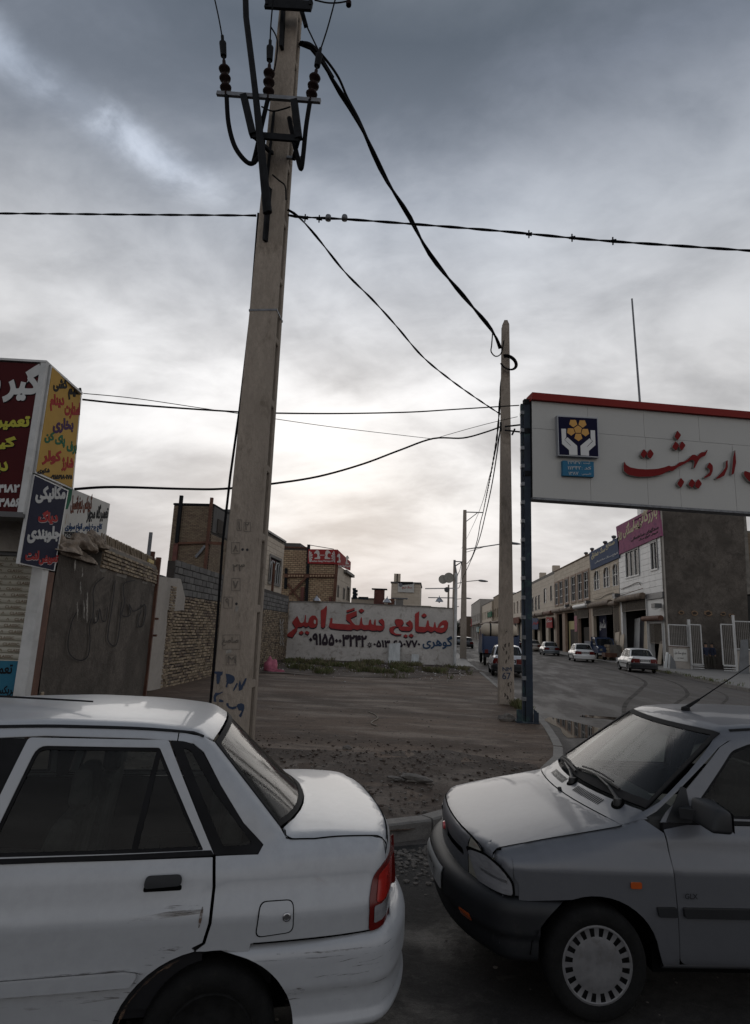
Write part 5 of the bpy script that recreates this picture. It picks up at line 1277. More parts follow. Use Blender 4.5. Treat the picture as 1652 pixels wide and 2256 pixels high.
# ------------------------------------------------------------------ concrete poles
MT['pole_conc'] = mat('pole_concrete', (.345, .295, .245), .95, var=.25, vscale=1.3, fine=.28, bump=1, bscale=26, stretch=(1, 1, .4), spec=.1, dirt=((.18, .15, .12), 4, .5, .72))
MT['cable'] = mat('cable', (.006, .006, .007), .85, spec=.1)
MT['pole_blue'] = mat('pole_blue_paint', (.02, .035, .07), .8)
MT['dark_steel'] = mat('dark_steel', (.014, .015, .017), .85, 0, spec=.15, var=.4, vscale=5)
MT['insul'] = mat('insulator_brown', (.014, .006, .005), .7, spec=.12)
def conc_pole(name, label, base, w0, d0, w1, d1, H, wind=1.15, group='concrete power poles', step0=.9, ang=0, simple=False):
    t = thing(name, label, 'power pole', base, 0, group); mb = MB()
    def ww(z): k = z / H; return w0 + (w1 - w0) * k, d0 + (d1 - d0) * k
    def slab_(z0, z1, f):      # f(w,d)->(x0,x1,y0,y1)
        a = f(*ww(z0)); b = f(*ww(z1)); q = []
        for (x0, x1, y0, y1), z in ((a, z0), (b, z1)): q += [(x0, y0, z), (x1, y0, z), (x1, y1, z), (x0, y1, z)]
        ca, sa = math.cos(ang), math.sin(ang)
        mb.add([(base[0] + x * ca - y * sa, base[1] + x * sa + y * ca, base[2] + z) for x, y, z in q], [(0, 3, 2, 1), (4, 5, 6, 7), (0, 1, 5, 4), (1, 2, 6, 5), (2, 3, 7, 6), (3, 0, 4, 7)])
    e = .03
    slab_(-.2, H, lambda w_, d: (-w_ / 2, w_ / 2, -d / 2, -d / 2 + d * .27))        # front flange
    slab_(-.2, H, lambda w_, d: (-w_ / 2, w_ / 2, d / 2 - d * .27, d / 2))          # rear flange
    slab_(-.2, H, lambda w_, d: (-w_ * .12, w_ * .12, -d / 2 + d * .26, d / 2 - d * .26))
    z = step0
    while z < H - .5:
        hh = .13; 
        slab_(z - hh / 2, z + hh / 2, lambda w_, d: (-w_ / 2 + .01, w_ / 2 - .01, -d / 2 + d * .26, d / 2 - d * .26)); z += wind
    slab_(H - .35, H, lambda w_, d: (-w_ / 2 + .008, w_ / 2 - .008, -d / 2 + .004, d / 2 - .004))
    o = mb.build('shaft', MT['pole_conc'], t, bevel=.018 if not simple else 0)
    return t, ww
PB = (-3.025, 9.46, .08)
p1, ww1 = conc_pole('power_pole', 'big pale concrete pole with cast numbers and blue scrawl at its foot', PB, .605, .46, .345, .34, 15.2)
FY = lambda z: PB[1] - ww1(z)[1] / 2      # front face y at height z
def P1(x, y, dy=0):
    p = PY(x, y, 9.24); return PY(x, y, FY(max(0, p.z)) - dy)
PF0 = Vector((PB[0], FY(0), 0)); PFn = frameM(PF0, (1, 0, 0), Vector((0, (FY(10) - FY(0)), 10)))
# cast digits in shallow frames, and scrawled paint
MT['cast'] = mat('cast_concrete_mark', (.15, .13, .11), .95, var=.3, vscale=8)
def cast(s, cx, cy, w_, h, box=None):
    zt_text(s, cx, cy, w_, h, MT['cast'], p1, Z2, PFn, bold=.01, ext=.012, name='cast_number')
    if box:
        x0, y0, x1, y1 = box
        trace('cast_frame', [stroke([a, b], 3, 1) for a, b in (((x0, y0), (x1, y0)), ((x1, y0), (x1, y1)), ((x1, y1), (x0, y1)), ((x0, y1), (x0, y0)))], Z2, PFn, MT['cast'], p1, ext=.010)
cast('۱', 655, 370, 14, 60, (640, 330, 675, 408)); cast('۲', 712, 378, 30, 50, (690, 350, 738, 415)); cast('۸', 628, 540, 36, 48, (600, 497, 660, 578)); cast('۲۳', 650, 682, 90, 52)
cast('۷', 628, 805, 40, 55, (600, 760, 662, 850)); cast('۹', 568, 935, 28, 60, (542, 898, 604, 978)); cast('صاصغ', 590, 1222, 120, 60, (535, 1175, 662, 1280)); cast('M', 600, 1355, 60, 52, (560, 1322, 632, 1395))
for x, y in ((680, 548), (714, 550), (635, 947)):
    c = PP(*Z2(x, y), PF0, PFn.col[2].to_3d()); MB().lathe([(0, -.004), (.022, -.004)], axis='y', n=10, M=Matrix.Translation(c)).build('bolt_hole', MT['ink'], p1)
QP = ZZ(820, 2650, 1652 / 240)
bl = [[(210, 245), (500, 255), (480, 330), (430, 380), (400, 560), (350, 610), (320, 560), (315, 320), (220, 300)], [(570, 310), (680, 320), (800, 380), (830, 460), (780, 560), (700, 600), (640, 580), (610, 690), (570, 690), (595, 560), (590, 420)], [(770, 800), (800, 700), (870, 570), (910, 570), (900, 620), (840, 720), (790, 795)], [(930, 770), (925, 620), (960, 480), (985, 560), (1000, 640), (1110, 430), (1155, 440), (1100, 600), (1040, 690), (1030, 750), (960, 780)], [(240, 1080), (240, 930), (290, 830), (400, 840), (480, 800), (500, 820), (400, 880), (330, 910), (300, 960), (320, 1090)], [(380, 1090), (400, 1010), (500, 1040), (520, 1100)], [(585, 1180), (590, 1110), (650, 1120), (660, 1200), (760, 1230), (870, 1200), (860, 1270), (760, 1300), (660, 1260)], [(870, 1210), (900, 1150), (1000, 1120), (1080, 1160), (1090, 1260), (1040, 1400), (990, 1520), (930, 1470), (1000, 1360), (1010, 1330), (930, 1320), (900, 1260)]]
trace('painted_scrawl', bl, QP, PFn, MT['pole_blue'], p1, ext=.006, r=.01, jit=.002)
trace('scrape', [[(560, 1290), (600, 1275), (598, 1305), (555, 1312)], [(630, 965), (655, 960), (640, 1010), (625, 1000)]], Z2, PFn, MT['lime'], p1, ext=.005, jit=.002)
# steel band
z = PY(545, 682, 9.24).z; b_ = MB(); w_, d_ = ww1(z - PB[2]); 
for a, b in (((-1, -1), (1, -1)), ((1, -1), (1, 1)), ((1, 1), (-1, 1)), ((-1, 1), (-1, -1))):
    b_.bar((PB[0] + a[0] * (w_ / 2 + .004), PB[1] + a[1] * (d_ / 2 + .004), z), (PB[0] + b[0] * (w_ / 2 + .004), PB[1] + b[1] * (d_ / 2 + .004), z), .008, .035)
b_.build('steel_band', MT['steel'], p1)
# earth cable down the left edge of the pole
eq = [(569, 470, 0), (551, 700, 0), (528, 900, .02), (507, 1050, .1), (490, 1200, .15), (480, 1350, .12), (466, 1520, .1), (458, 1600, .1), (456, 1650, .05)]
tag(MB().tube([P1(x, y, -.1 + c) for x, y, c in eq], .022, 6).build('earth_cable', MT['cable']), 'black cable running down the left edge of the big pole', 'cable')
# hardware near the top (everything bolted to the pole belongs to it)
def hw(name, m, *a, **k): return MB(), name
mb = MB(); a, b = P1(478, 206, .42), P1(706, 223, .42); mb.bar(a, b, .06, .075); mb.build('crossarm', MT['steel'], p1)
mb = MB()
A_, B_ = P1(557, 298, .42), P1(658, 306, .42); mb.bar(A_, B_, .05, .12)
mb.bar(P1(537, 212, .42), A_, .12, .12); mb.bar(P1(648, 222, .42), B_, .10, .12)
for q in (A_, B_): mb.bar(q, q + Vector((.25 if q is A_ else -.2, .45, .0)), .06, .06)
mb.build('crossarm_bracket', MT['dark_steel'], p1)
mb = MB(); mb.bar(P1(585, 8, .30), P1(687, 14, .30), .06, .20); mb.bar(P1(589, 14, .30), P1(583, -25, .30), .1, .05); mb.bar(P1(684, 14, .30), P1(684, -25, .3), .09, .05); mb.build('crossarm_bracket', MT['dark_steel'], p1)
mb = MB(); mb.bar(P1(603, 250, .02), P1(588, 398, .02), .11, .05); mb.build('mounting_plate', MT['dark_steel'], p1)
mb = MB(); mb.bar(P1(594, 415, .02), P1(585, 532, .02), .12, .05); mb.build('mounting_plate', MT['dark_steel'], p1)
mb = MB(); mb.bar(P1(626, -20, .03), P1(621, 108, .03), .16, .06); mb.build('mounting_plate', MT['dark_steel'], p1)
mb = MB(); mb.bar(P1(632, 347, .0), P1(664, 349, .0), .05, .05); mb.build('side_bracket', MT['steel'], p1)
# conduit with two pipes
q = [(540, -30), (542, 38), (556, 150), (574, 300), (592, 468)]
MB().tube([P1(x, y, .5) for x, y in q], .055, 10).build('conduit', MT['dark_steel'], p1, smooth='auto')
MB().tube([P1(x, y, .5) for x, y in ((556, 150), (570, 300), (585, 470))], .045, 10).build('conduit', MT['dark_steel'], p1, smooth='auto')
# three cable terminations
for (x0, y0, x1_, y1_, cable) in ((498, 208, 490, 85, [(499, 210), (503, 270), (516, 320), (538, 352), (556, 360), (572, 340), (580, 310)]), (591, 216, 595, 95, [(590, 218), (578, 270), (565, 330), (558, 358)]), (684, 220, 705, 112, [(683, 222), (674, 280), (668, 340), (663, 372), (655, 345), (645, 300), (637, 260)])):
    b = P1(x0, y0, .42); t_ = P1(x1_, y1_, .42); d = (t_ - b); L_ = d.length; Mq = d.to_track_quat('Z', 'Y').to_matrix().to_4x4(); Mq.translation = b
    mb = MB(); prof = [(.0, -.05), (.035, -.05), (.035, .03)]
    for k in range(3):
        zc = L_ * (.12 + k * .165); prof += [(.03, zc - .06), (.095, zc - .035), (.105, zc), (.085, zc + .03), (.035, zc + .055)]
    prof += [(.03, L_ * .6), (0, L_ * .6)]
    mb.lathe(prof, n=14, M=Mq); mb.build('insulator', MT['insul'], p1, smooth=True)
    mb = MB(); mb.tube([Mq @ Vector((0, 0, L_ * .55)), Mq @ Vector((0, 0, L_ * .72))], .022, 8); mb.tube([Mq @ Vector((0, 0, L_ * .68)), Mq @ Vector((0, 0, L_ * .92))], [.055, .065], 10); mb.tube([Mq @ Vector((0, 0, L_ * .9)), Mq @ Vector((0, 0, L_ * 1.05))], .03, 8)
    mb.build('fuse_cap', MT['dark_steel'], p1, smooth='auto')
    MB().tube(catmull([tuple(P1(x, y, .42 - .25 * (i / max(1, len(cable) - 1)))) for i, (x, y) in enumerate(cable)], 6), .042, 8).build('termination_cable', MT['cable'], p1, smooth=True)
for q in ([(490, 85), (482, 40), (470, -15)], [(595, 95), (597, 50), (603, -15)], [(705, 112), (722, 60), (742, -15)], [(563, 170), (560, 200)], [(597, 60), (608, 80), (611, 105), (605, 150), (598, 165)], [(576, 235), (600, 245), (625, 240), (640, 235)], [(600, 385), (615, 398), (628, 410), (630, 440)], [(693, 0), (720, 6), (745, 6), (768, 2)]):
    MB().tube(catmull([tuple(P1(x, y, .40)) for x, y in q], 5), .014, 5).build('jumper_wire', MT['cable'], p1)
MB().bar(P1(664, 22, .1), P1(674, 58, .1), .06, .08).build('cable_clamp', MT['dark_steel'], p1)
MB().tube([P1(768, 4, .4), P1(768, 12, .4)], .05, 8).build('lead_end', MT['insul'], p1)

p2, ww2 = conc_pole('power_pole', 'square concrete pole marked NM 67 beside the blue sign post', (1.95, 16.62, .08), .40, .36, .21, .22, 10.75, wind=1.0)
P2F = frameM((1.95, 16.44, .1), (1, 0, 0), (0, .0065, 1))
zt_text('NM', *Z4(697, 1697), 20, 9, MT['pole_blue'], p2, lambda x, y: (x, y), P2F, bold=.02, ext=.006); zt_text('67', *Z4(692, 1765), 19, 15, MT['pole_blue'], p2, lambda x, y: (x, y), P2F, bold=.01, ext=.006)
MT['stain'] = mat('dark_stain', (.07, .055, .045), .9, var=.4, vscale=9)
trace('stain', [stroke([(x + random.uniform(-8, 8), y + k * 14) for k in range(4)], random.uniform(6, 18), .3) for x, y in ((690, 1300), (680, 1440), (720, 1430), (695, 1510), (660, 1470), (715, 1560), (690, 1600), (715, 1830), (735, 1820), (675, 1935), (730, 1890), (700, 1960))], Z4, P2F, MT['stain'], p2, ext=.003, jit=.004)
top2 = PY(1112, 722, 16.5)
MB().prism([(-.1, 0), (.1, 0), (.045, .14), (-.045, .14)], frameM((1.955, 16.72, 10.83), (1, 0, 0), (0, 0, 1)), 0, .2).build('cap', MT['pole_conc'], p2)
# brackets, coil of spare cable
cc = PY(1118, 800, 16.4); mb = MB()
for k in range(4): r_ = .19 + .015 * k; mb.tube([cc + Vector((.02 + r_ * 1.05 * math.cos(a), -.02 * k, .95 * r_ * math.sin(a) - .3 * r_ * math.cos(a))) for a in np.linspace(-2.7, 2.2, 20)], .02, 5, False)
tag(mb.build('cable_coil', MT['cable']), 'coil of spare black cable hanging on the pole marked NM 67', 'cable')
for y0, y1, dx in ((940, 935, 42), (948, 952, 38)):
    MB().bar(PY(1112, y0, 16.4), PY(1112 + dx, y1, 16.2), .03, .04).build('bracket', MT['dark_steel'], p2)
MB().bar(PY(1103, 950, 16.4), PY(1103, 930, 16.4), .05, .05).bar(PY(1128, 958, 16.4), PY(1134, 945, 16.4), .06, .05).build('bracket', MT['dark_steel'], p2)
p3, ww3 = conc_pole('street_pole', 'slender concrete street pole behind the painted wall end, carrying a long lamp arm', (2.22, 44.4, .1), .46, .36, .24, .24, 10.8, wind=.95, simple=True)
def arm3(pole, Y, pts, r, name='lamp_arm', m=None): MB().tube([PY(*Z4(*p), Y) for p in pts], r, 6).build(name, m or MT['steel'], pole, smooth='auto')
arm3(p3, 44.3, [(287, 122), (458, 127)], .04, 'crossarm'); arm3(p3, 44.3, [(290, 215), (400, 130)], .03, 'crossarm'); arm3(p3, 44.3, [(285, 495), (490, 465), (755, 425)], .04); arm3(p3, 44.3, [(285, 525), (480, 468)], .02)
def lamphead(pole, Y, x, y, s):
    c = PY(*Z4(x, y), Y); MB().lathe([(0, .32), (.10, .28), (.15, .1), (.13, -.2), (.06, -.42), (0, -.44)], n=10, M=Matrix.Translation(c) @ Matrix.Rotation(R(-86), 4, 'Y') @ Matrix.Diagonal((s * .6, s, s, 1))).build('lamp_head', MT['steel'], pole, smooth=True)
lamphead(p3, 44.3, 768, 437, 1.1)
p4, _ = conc_pole('street_pole', 'second street pole down the side street, mostly hidden by the lamp post', (2.25, 66.0, .1), .46, .36, .24, .24, 9.6, wind=1.0, simple=True)
arm3(p4, 66, [(178, 618), (243, 620)], .05, 'crossarm'); arm3(p4, 66, [(180, 665), (240, 625)], .04, 'crossarm'); arm3(p4, 66, [(178, 840), (300, 818), (425, 805)], .04); lamphead(p4, 66, 450, 812, 1.4)
p5, _ = conc_pole('street_pole', 'third and farthest street pole down the side street', (2.3, 92.0, .1), .46, .36, .24, .24, 8.9, wind=1.0, simple=True)
arm3(p5, 92, [(175, 997), (290, 985)], .04); lamphead(p5, 92, 305, 987, 1.3); arm3(p5, 92, [(175, 1072), (215, 1070)], .05); arm3(p5, 92, [(172, 1110), (190, 1112)], .05)

# ------------------------------------------------------------------ cables: traced on the vertical plane through their ends
def wire(label, A, B, px, r, twist=0, name='overhead_cable', cat='cable', ends=True, sub=6, wob=0):
    A = Vector(A); B = Vector(B); d = B - A; n = Vector((d.y, -d.x, 0)).normalized()
    pts = [PP(x, y, A, n) for x, y in px]
    if ends: pts = [A] + pts + [B]
    q = [Vector(p) for p in catmull([tuple(p) for p in pts], sub)]; mb = MB()
    if twist:
        q2 = [Vector(p) for p in resample3(q, twist / 8)]
        for s_ in range(2):
            o = []
            for i, p in enumerate(q2):
                a = i / 8 * 2 * math.pi + s_ * math.pi; t = (q2[min(i + 1, len(q2) - 1)] - q2[max(i - 1, 0)]).normalized(); u = t.cross(Vector((0, 0, 1))).normalized(); v = u.cross(t)
                o.append(p + (u * math.cos(a) + v * math.sin(a)) * r * .9)
            mb.tube(o, r, 5)
    else: mb.tube(q, r, 6)
    return tag(mb.build(name, MT['cable'], smooth=True), label, cat)
def resample3(P, st):
    out = [P[0]]; acc = 0
    for a, b in zip(P, P[1:]):
        d = (b - a).length; s = st - acc
        while s <= d: out.append(a + (b - a) * s / d); s += st
        acc = (acc + d) % st
    return out
T1 = P1(662, 95, -.2); T2 = PY(1103, 770, 16.45)
wire('thick twisted cable from the top of the big pole to the pole marked NM 67', T1, T2, [(680, 100), (700, 120), (740, 190), (770, 235), (800, 290), (850, 395), (900, 475), (940, 550), (985, 610), (1040, 675), (1085, 730)], .032, twist=2.6)
wire('slimmer upper strand running with the thick cable from the big pole', T1 + Vector((0, 0, .02)), PP(812, 312, T1, Vector(((T2 - T1).y, -(T2 - T1).x, 0)).normalized()), [(685, 98), (715, 128), (745, 170), (765, 215), (790, 262)], .026)
wire('thin straight guy wire from the clamp at the pole top down to the twisted cable', P1(672, 50, .1), P1(735, 170, .1), [(705, 118)], .014)
wire('loop of cable end wrapped round the top of the pole marked NM 67', PY(1085, 735, 16.4), PY(1110, 750, 16.35), [(1083, 760), (1082, 775), (1092, 785), (1104, 778)], .018)
T3 = P1(634, 462, 0); T4 = PY(1106, 915, 16.45)
wire('thin twisted cable sagging from the middle of the big pole to the far pole', T3, T4, [(660, 480), (700, 525), (760, 600), (820, 660), (870, 715), (930, 785), (990, 835), (1050, 878)], .013, twist=1.2)
wire('long horizontal cable crossing the sky to the left of the big pole', PY(-60, 470, 9.5), P1(575, 475, -.25), [(100, 471), (300, 473), (450, 474)], .012, twist=1.1)
H0, H1 = P1(634, 474, 0), PY(1720, 557, 9.3)
wire('long horizontal cable crossing the sky to the right of the big pole', H0, H1, [(660, 478), (760, 483), (900, 493), (1100, 509), (1300, 528), (1500, 542)], .013, twist=1.1)
for i, x in enumerate((723, 759)):
    c = PP(x, 480, H0, Vector(((H1 - H0).y, -(H1 - H0).x, 0)).normalized()); tag(MB().lathe([(0, .05), (.045, .045), (.055, 0), (.05, -.045), (0, -.05)], n=12, M=Matrix.Translation(c)).build('junction_can', MT['steel'], smooth=True), ['left', 'right'][i] + ' one of two small cans hanging on the horizontal cable', 'junction box')
for i, x in enumerate((672, 703, 1165, 1260, 1350)):
    y = [480, 482, 516, 524, 531][i]; c = PP(x, y, H0, Vector(((H1 - H0).y, -(H1 - H0).x, 0)).normalized()); tag(MB().tube([c - Vector((.05, 0, 0)), c + Vector((.05, 0, 0))], [.02, .035], 6).bar(c - Vector((0, 0, .07)), c + Vector((0, 0, .07)), .02, .02).build('cable_clamp', MT['cable']), ['cable clamp nearest the big pole', 'cable clamp just left of the hanging cans', 'small clamp on the right-hand cable above the far pole', 'clamp on the right-hand cable above the sign box', 'clamp on the right-hand cable nearest the picture edge'][i], 'clamp')
S1 = side(-6.43, 5.28, .02); E1 = PY(1143, 893, 16.2)
wire('black cable from the corner of the yellow banner across to the blue post', side(-6.43, 5.18, .02), E1, [(300, 892), (500, 906), (600, 910), (750, 911), (900, 908), (1000, 902)], .016)
wire('thin wire from the yellow banner corner slanting down to the right', S1, PY(955, 967, 15), [(300, 878), (450, 900), (600, 922), (750, 943)], .007)
wire('thick black cable sagging low from the workshop to the far pole', side(-6.25, 3.8, .02), PY(1103, 940, 16.4), [(250, 1073), (400, 1077), (490, 1077), (590, 1067), (700, 1050), (800, 1022), (880, 992), (955, 966), (1020, 965), (1070, 952)], .021)
wire('thin wire from the sagging cable up to the blue post head', PY(955, 967, 15), PY(1140, 918, 13.6), [(1020, 948), (1080, 932)], .007)
Ea = PY(1107, 810, 16.6); 
wire('twisted street cable dropping from the pole marked NM 67 to the street poles', Ea, PY(*Z4(458, 127), 44.3), [(1102, 870), (1095, 960), (1082, 1040), (1072, 1090)], .02, twist=2)
wire('second street cable beside the twisted one between the poles', PY(1108, 880, 16.6), PY(*Z4(245, 800), 44), [(1100, 960), (1085, 1060), (1070, 1130), (1055, 1190), (1035, 1240)], .018)
wire('thin street cable at left of the twisted one', PY(1100, 955, 16.6), PY(*Z4(240, 490), 60), [(1078, 1050), (1050, 1140)], .010)
wire('street cable looping under the crossarm of the slender pole', PY(*Z4(458, 127), 44.3), PY(*Z4(285, 640), 50), [Z4(430, 230), Z4(400, 400), Z4(350, 560), Z4(310, 625)], .03)
wire('low street cable loop between the slender pole and the one beyond', PY(*Z4(240, 620), 66), PY(*Z4(178, 840), 60), [Z4(225, 700), Z4(200, 760)], .03)
wire('street cable hanging down beside the farther street pole', PY(*Z4(243, 625), 66), PY(*Z4(190, 880), 70), [Z4(235, 800), Z4(215, 880)], .03)

# ------------------------------------------------------------------ entrance sign on blue lattice posts
MT['post_blue'] = mat('post_blue', (.013, .022, .038), .8, 0, var=.35, vscale=2, dirt=((.03, .07, .06), 3, .5, .75))
bb_ = thing('entrance_sign', 'large grey-white panel sign with red Persian letters spanning the side street on blue posts', 'sign', (1.97, 13.35, 0))
def lattice(x, y, h, parent):
    mb = MB()
    mb.box((x + .0, y - .06, .0), (x + .15, y + .12, h)); mb.build('post', MT['post_blue'], parent, bevel=.008)
    mb = MB(); mb.box((x - .058, y - .02, .0), (x - .012, y + .10, h)); mb.build('post', MT['post_blue'], parent, label='narrow rear channel of the blue post')
    mb = MB()
    for k in range(int(h / .42)): z = .55 + k * .42; mb.box((x - .064, y - .066, z), (x + .012, y - .062, z + .08)); mb.box((x - .066, y - .06, z), (x - .060, y + .10, z + .08))
    o = mb.build('batten_plates', MT['steel'], parent)
    mb = MB(); mb.box((x - .20, y - .2, .10), (x + .26, y + .3, .135)); mb.add([(x + .15, y - .1, .13), (x + .26, y - .1, .13), (x + .22, y - .1, .36), (x + .15, y - .1, .40)], [(0, 1, 2, 3)]); mb.box((x - .20, y - .14, .13), (x - .08, y - .12, .38)); mb.box((x + .15, y - .14, .13), (x + .25, y - .12, .34))
    mb.build('base_plate', MT['post_blue'], parent)
lattice(1.97, 13.36, 7.12, bb_); lattice(13.6, 15.95, 6.9, bb_)
ST, SB0, SX0, SX1 = 7.26, 4.88, 2.14, 13.4
Sd = Vector((1, .22, 0)).normalized()
SM_ = frameM((SX0, 13.22, 0), Sd, (0, 0, 1))
def sx(x, y): return SM_.inverted() @ PP(x, y, SM_.translation, SM_.col[2].to_3d())
MB().box((0, SB0 + .03, -.26), (SX1 - SX0, ST - .06, -.012), SM_).build('box_frame', MT['dark_steel'], bb_)
MT['acm'] = mat('composite_panel', (.40, .395, .375), .7, var=.06, vscale=.7, fine=.03)
zt0 = sx(1172, 872).z if False else 0
a = sx(1170, 890); vt = a.y; us = [0.012]; 
xs_disp = [580, 950, 1312]; usj = [sx(*Z6(x, 900)).x for x in xs_disp]; pw = usj[1] - usj[0]; us = [.0] + usj
while us[-1] + pw < SX1 - SX0: us.append(us[-1] + pw)
us[-1] = min(us[-1], SX1 - SX0)
usl = [.0] + [sx(*Z6(x, 1300)).x for x in (598, 975, 1190)]
while usl[-1] + pw < SX1 - SX0: usl.append(usl[-1] + pw)
vm = sx(*Z6(700, 970)).y; vb = sx(*Z6(205, 1385)).y; vtp = sx(*Z6(205, 748)).y
print('sign', vtp, vm, vb, us[:4], usl[:4])
for row, (U, v0, v1) in enumerate(((us, vm, vtp), (usl, vb, vm))):
    for u0, u1 in zip(U, U[1:]): panel('panel', SM_, u0 + .003, u1 - .003, v0 + .003, v1 - .003, -.01, .004 + random.uniform(0, .003), MT['acm'], bb_)
MT['sign_red'] = mat('sign_cap_red', (.20, .024, .02), .85, spec=.2, var=.1, vscale=2)
panel('cap', SM_, -.02, SX1 - SX0, vtp, vtp + .17, -.28, .09, MT['sign_red'], bb_, 'red sheet-metal cap along the top')
panel('bottom_rail', SM_, -.01, SX1 - SX0, vb - .05, vb - .002, -.27, .02, MT['steel'], bb_)
for v in (.5, 1.5, 2.2): panel('bracket', SM_, -.14, -.002, vb + v, vb + v + .12, -.2, -.08, MT['dark_steel'], bb_)
# emblem box: hands holding a flower of pentagons
QE = ZZ(2200, 1640, 1652 / 240); EF = SM_ @ Matrix.Translation((0, 0, .14))
ppoly('emblem_box', [(215, 142), (1325, 205), (1370, 1310), (245, 1245)], QE, SM_ @ Matrix.Translation((0, 0, 0)), .0, .13, MT['white_paint'], bb_) if False else None
def facepoly(name, pts, w0, w1, m, parent): 
    inv = EF.inverted(); n = EF.col[2].to_3d(); q = [inv @ PP(*QE(*p), EF.translation, n) for p in pts]; q = [(a.x, a.y) for a in q]
    A = sum(q[i][0] * q[(i + 1) % len(q)][1] - q[(i + 1) % len(q)][0] * q[i][1] for i in range(len(q)))
    if A < 0: q = q[::-1]
    return MB().prism(q, SM_, w0, w1).build(name, m, parent)
MT['emblem_rim'] = mat('emblem_rim', (.26, .27, .29), .4, .3); MT['emblem_navy'] = mat('emblem_navy', (.009, .009, .028), .8, spec=.1); MT['emblem_gold'] = mat('emblem_gold', (.50, .28, .09), .8, spec=.1); MT['emblem_white'] = mat('emblem_white', (.50, .50, .49), .4)
facepoly('emblem_box', [(205, 142), (1325, 205), (1370, 1310), (240, 1250)], 0, .135, MT['emblem_rim'], bb_)
facepoly('emblem_field', [(228, 182), (1295, 240), (1335, 1280), (262, 1228)], .135, .14, MT['emblem_navy'], bb_)
trace('emblem_petal', [[(560, 275), (710, 278), (750, 405), (640, 480), (530, 400)], [(815, 288), (962, 290), (1005, 412), (900, 492), (785, 408)], [(768, 428), (875, 500), (845, 635), (705, 630), (660, 500)], [(492, 505), (645, 508), (685, 635), (585, 712), (470, 628)], [(895, 525), (1040, 525), (1082, 655), (975, 732), (862, 645)], [(705, 655), (850, 658), (890, 785), (785, 862), (672, 780)]], QE, EF, MT['emblem_gold'], bb_, ext=.004)
trace('emblem_hand', [[(310, 518), (438, 520), (445, 755), (395, 825), (565, 990), (575, 985), (405, 822), (480, 752), (745, 990), (758, 1245), (530, 1240), (522, 1105), (330, 935)], [(1115, 560), (1238, 565), (1252, 970), (1070, 1130), (1075, 1265), (848, 1250), (838, 990), (1085, 782), (1165, 860), (1015, 1015), (1025, 1018), (1180, 865), (1120, 800)]], QE, EF, MT['emblem_white'], bb_, ext=.004)
S_BL2 = sgn('emblem_plate_blue', (.035, .14, .24))
facepoly('number_plate', [(378, 1375), (1235, 1412), (1245, 1830), (385, 1790)], 0, .09, S_BL2, bb_)
E2 = SM_ @ Matrix.Translation((0, 0, .095))
for s, cx, cy, w_, h in (('۲۳۱۳۷:', 680, 1448, 385, 90), ('ثبت', 1010, 1460, 190, 80), ('۱۱۳۴۲:', 690, 1595, 400, 95), ('کد', 1040, 1600, 200, 80), ('۱۳۸۷', 650, 1745, 270, 90), ('تاسیس:', 1000, 1765, 270, 70)): zt_text(s, cx, cy, w_, h, T_WHITE, bb_, QE, E2, bold=.01, ext=.003)
# raised red letters
QL = ZZ(2440, 1700, 1652 / 560); LFm = SM_ @ Matrix.Translation((0, 0, .09))
MT['letter_side'] = mat('letter_side_grey', (.24, .235, .22), .6); MT['sign_letter_red'] = mat('sign_letter_red', (.15, .012, .012), .8, spec=.15)
word = [[(172, 428), (190, 470), (240, 500), (330, 518), (440, 524), (560, 518), (640, 500), (700, 478), (720, 490), (780, 478), (820, 440), (880, 430), (930, 395), (975, 350), (1010, 352), (1030, 372), (1060, 335), (1085, 320), (1125, 322), (1150, 290), (1152, 305), (1125, 365), (1070, 385), (1045, 420), (1000, 510), (985, 508), (1000, 440), (990, 415), (960, 412), (880, 460), (800, 500), (740, 545), (700, 540), (600, 590), (480, 610), (330, 612), (220, 590), (165, 545), (160, 480)],
 [(1175, 438), (1215, 480), (1215, 540), (1190, 600), (1115, 630), (1105, 622), (1180, 555), (1175, 520), (1142, 502)], [(1390, 412), (1392, 500), (1350, 600), (1260, 640), (1250, 630), (1330, 550), (1365, 500), (1368, 430)], [(1478, 290), (1490, 440), (1465, 575), (1435, 592), (1450, 440), (1455, 380)],
 [(795, 65), (842, 118), (800, 182), (760, 140)], [(775, 190), (818, 240), (780, 305), (732, 262)], [(850, 188), (895, 240), (850, 305), (815, 262), (822, 235)], [(400, 282), (443, 328), (400, 398), (358, 350)], [(478, 282), (520, 340), (480, 400), (440, 375), (440, 330)],
 [(838, 622), (880, 672), (838, 745), (792, 695)], [(965, 632), (1008, 680), (970, 748), (922, 702)], [(1045, 636), (1088, 692), (1045, 755), (1003, 728), (1008, 680)], [(1590, 540), (1652, 560), (1760, 600), (1760, 700), (1652, 672), (1600, 620), (1578, 580)]]
nm_i = 0
for pz in word:
    trace('letter', [pz], QL, LFm, [MT['sign_letter_red'], MT['letter_side']], bb_, ext=0, r=.03, th=-.085)
# tall thin mast behind the sign
a, b = PY(1392, 658, 13.95), PY(1411, 905, 13.95)
tag(MB().tube([b - Vector((0, 0, .3)), b, a], [.026, .026, .02], 6).build('mast', MT['steel']), 'tall thin metal mast rising behind the entrance sign', 'mast')
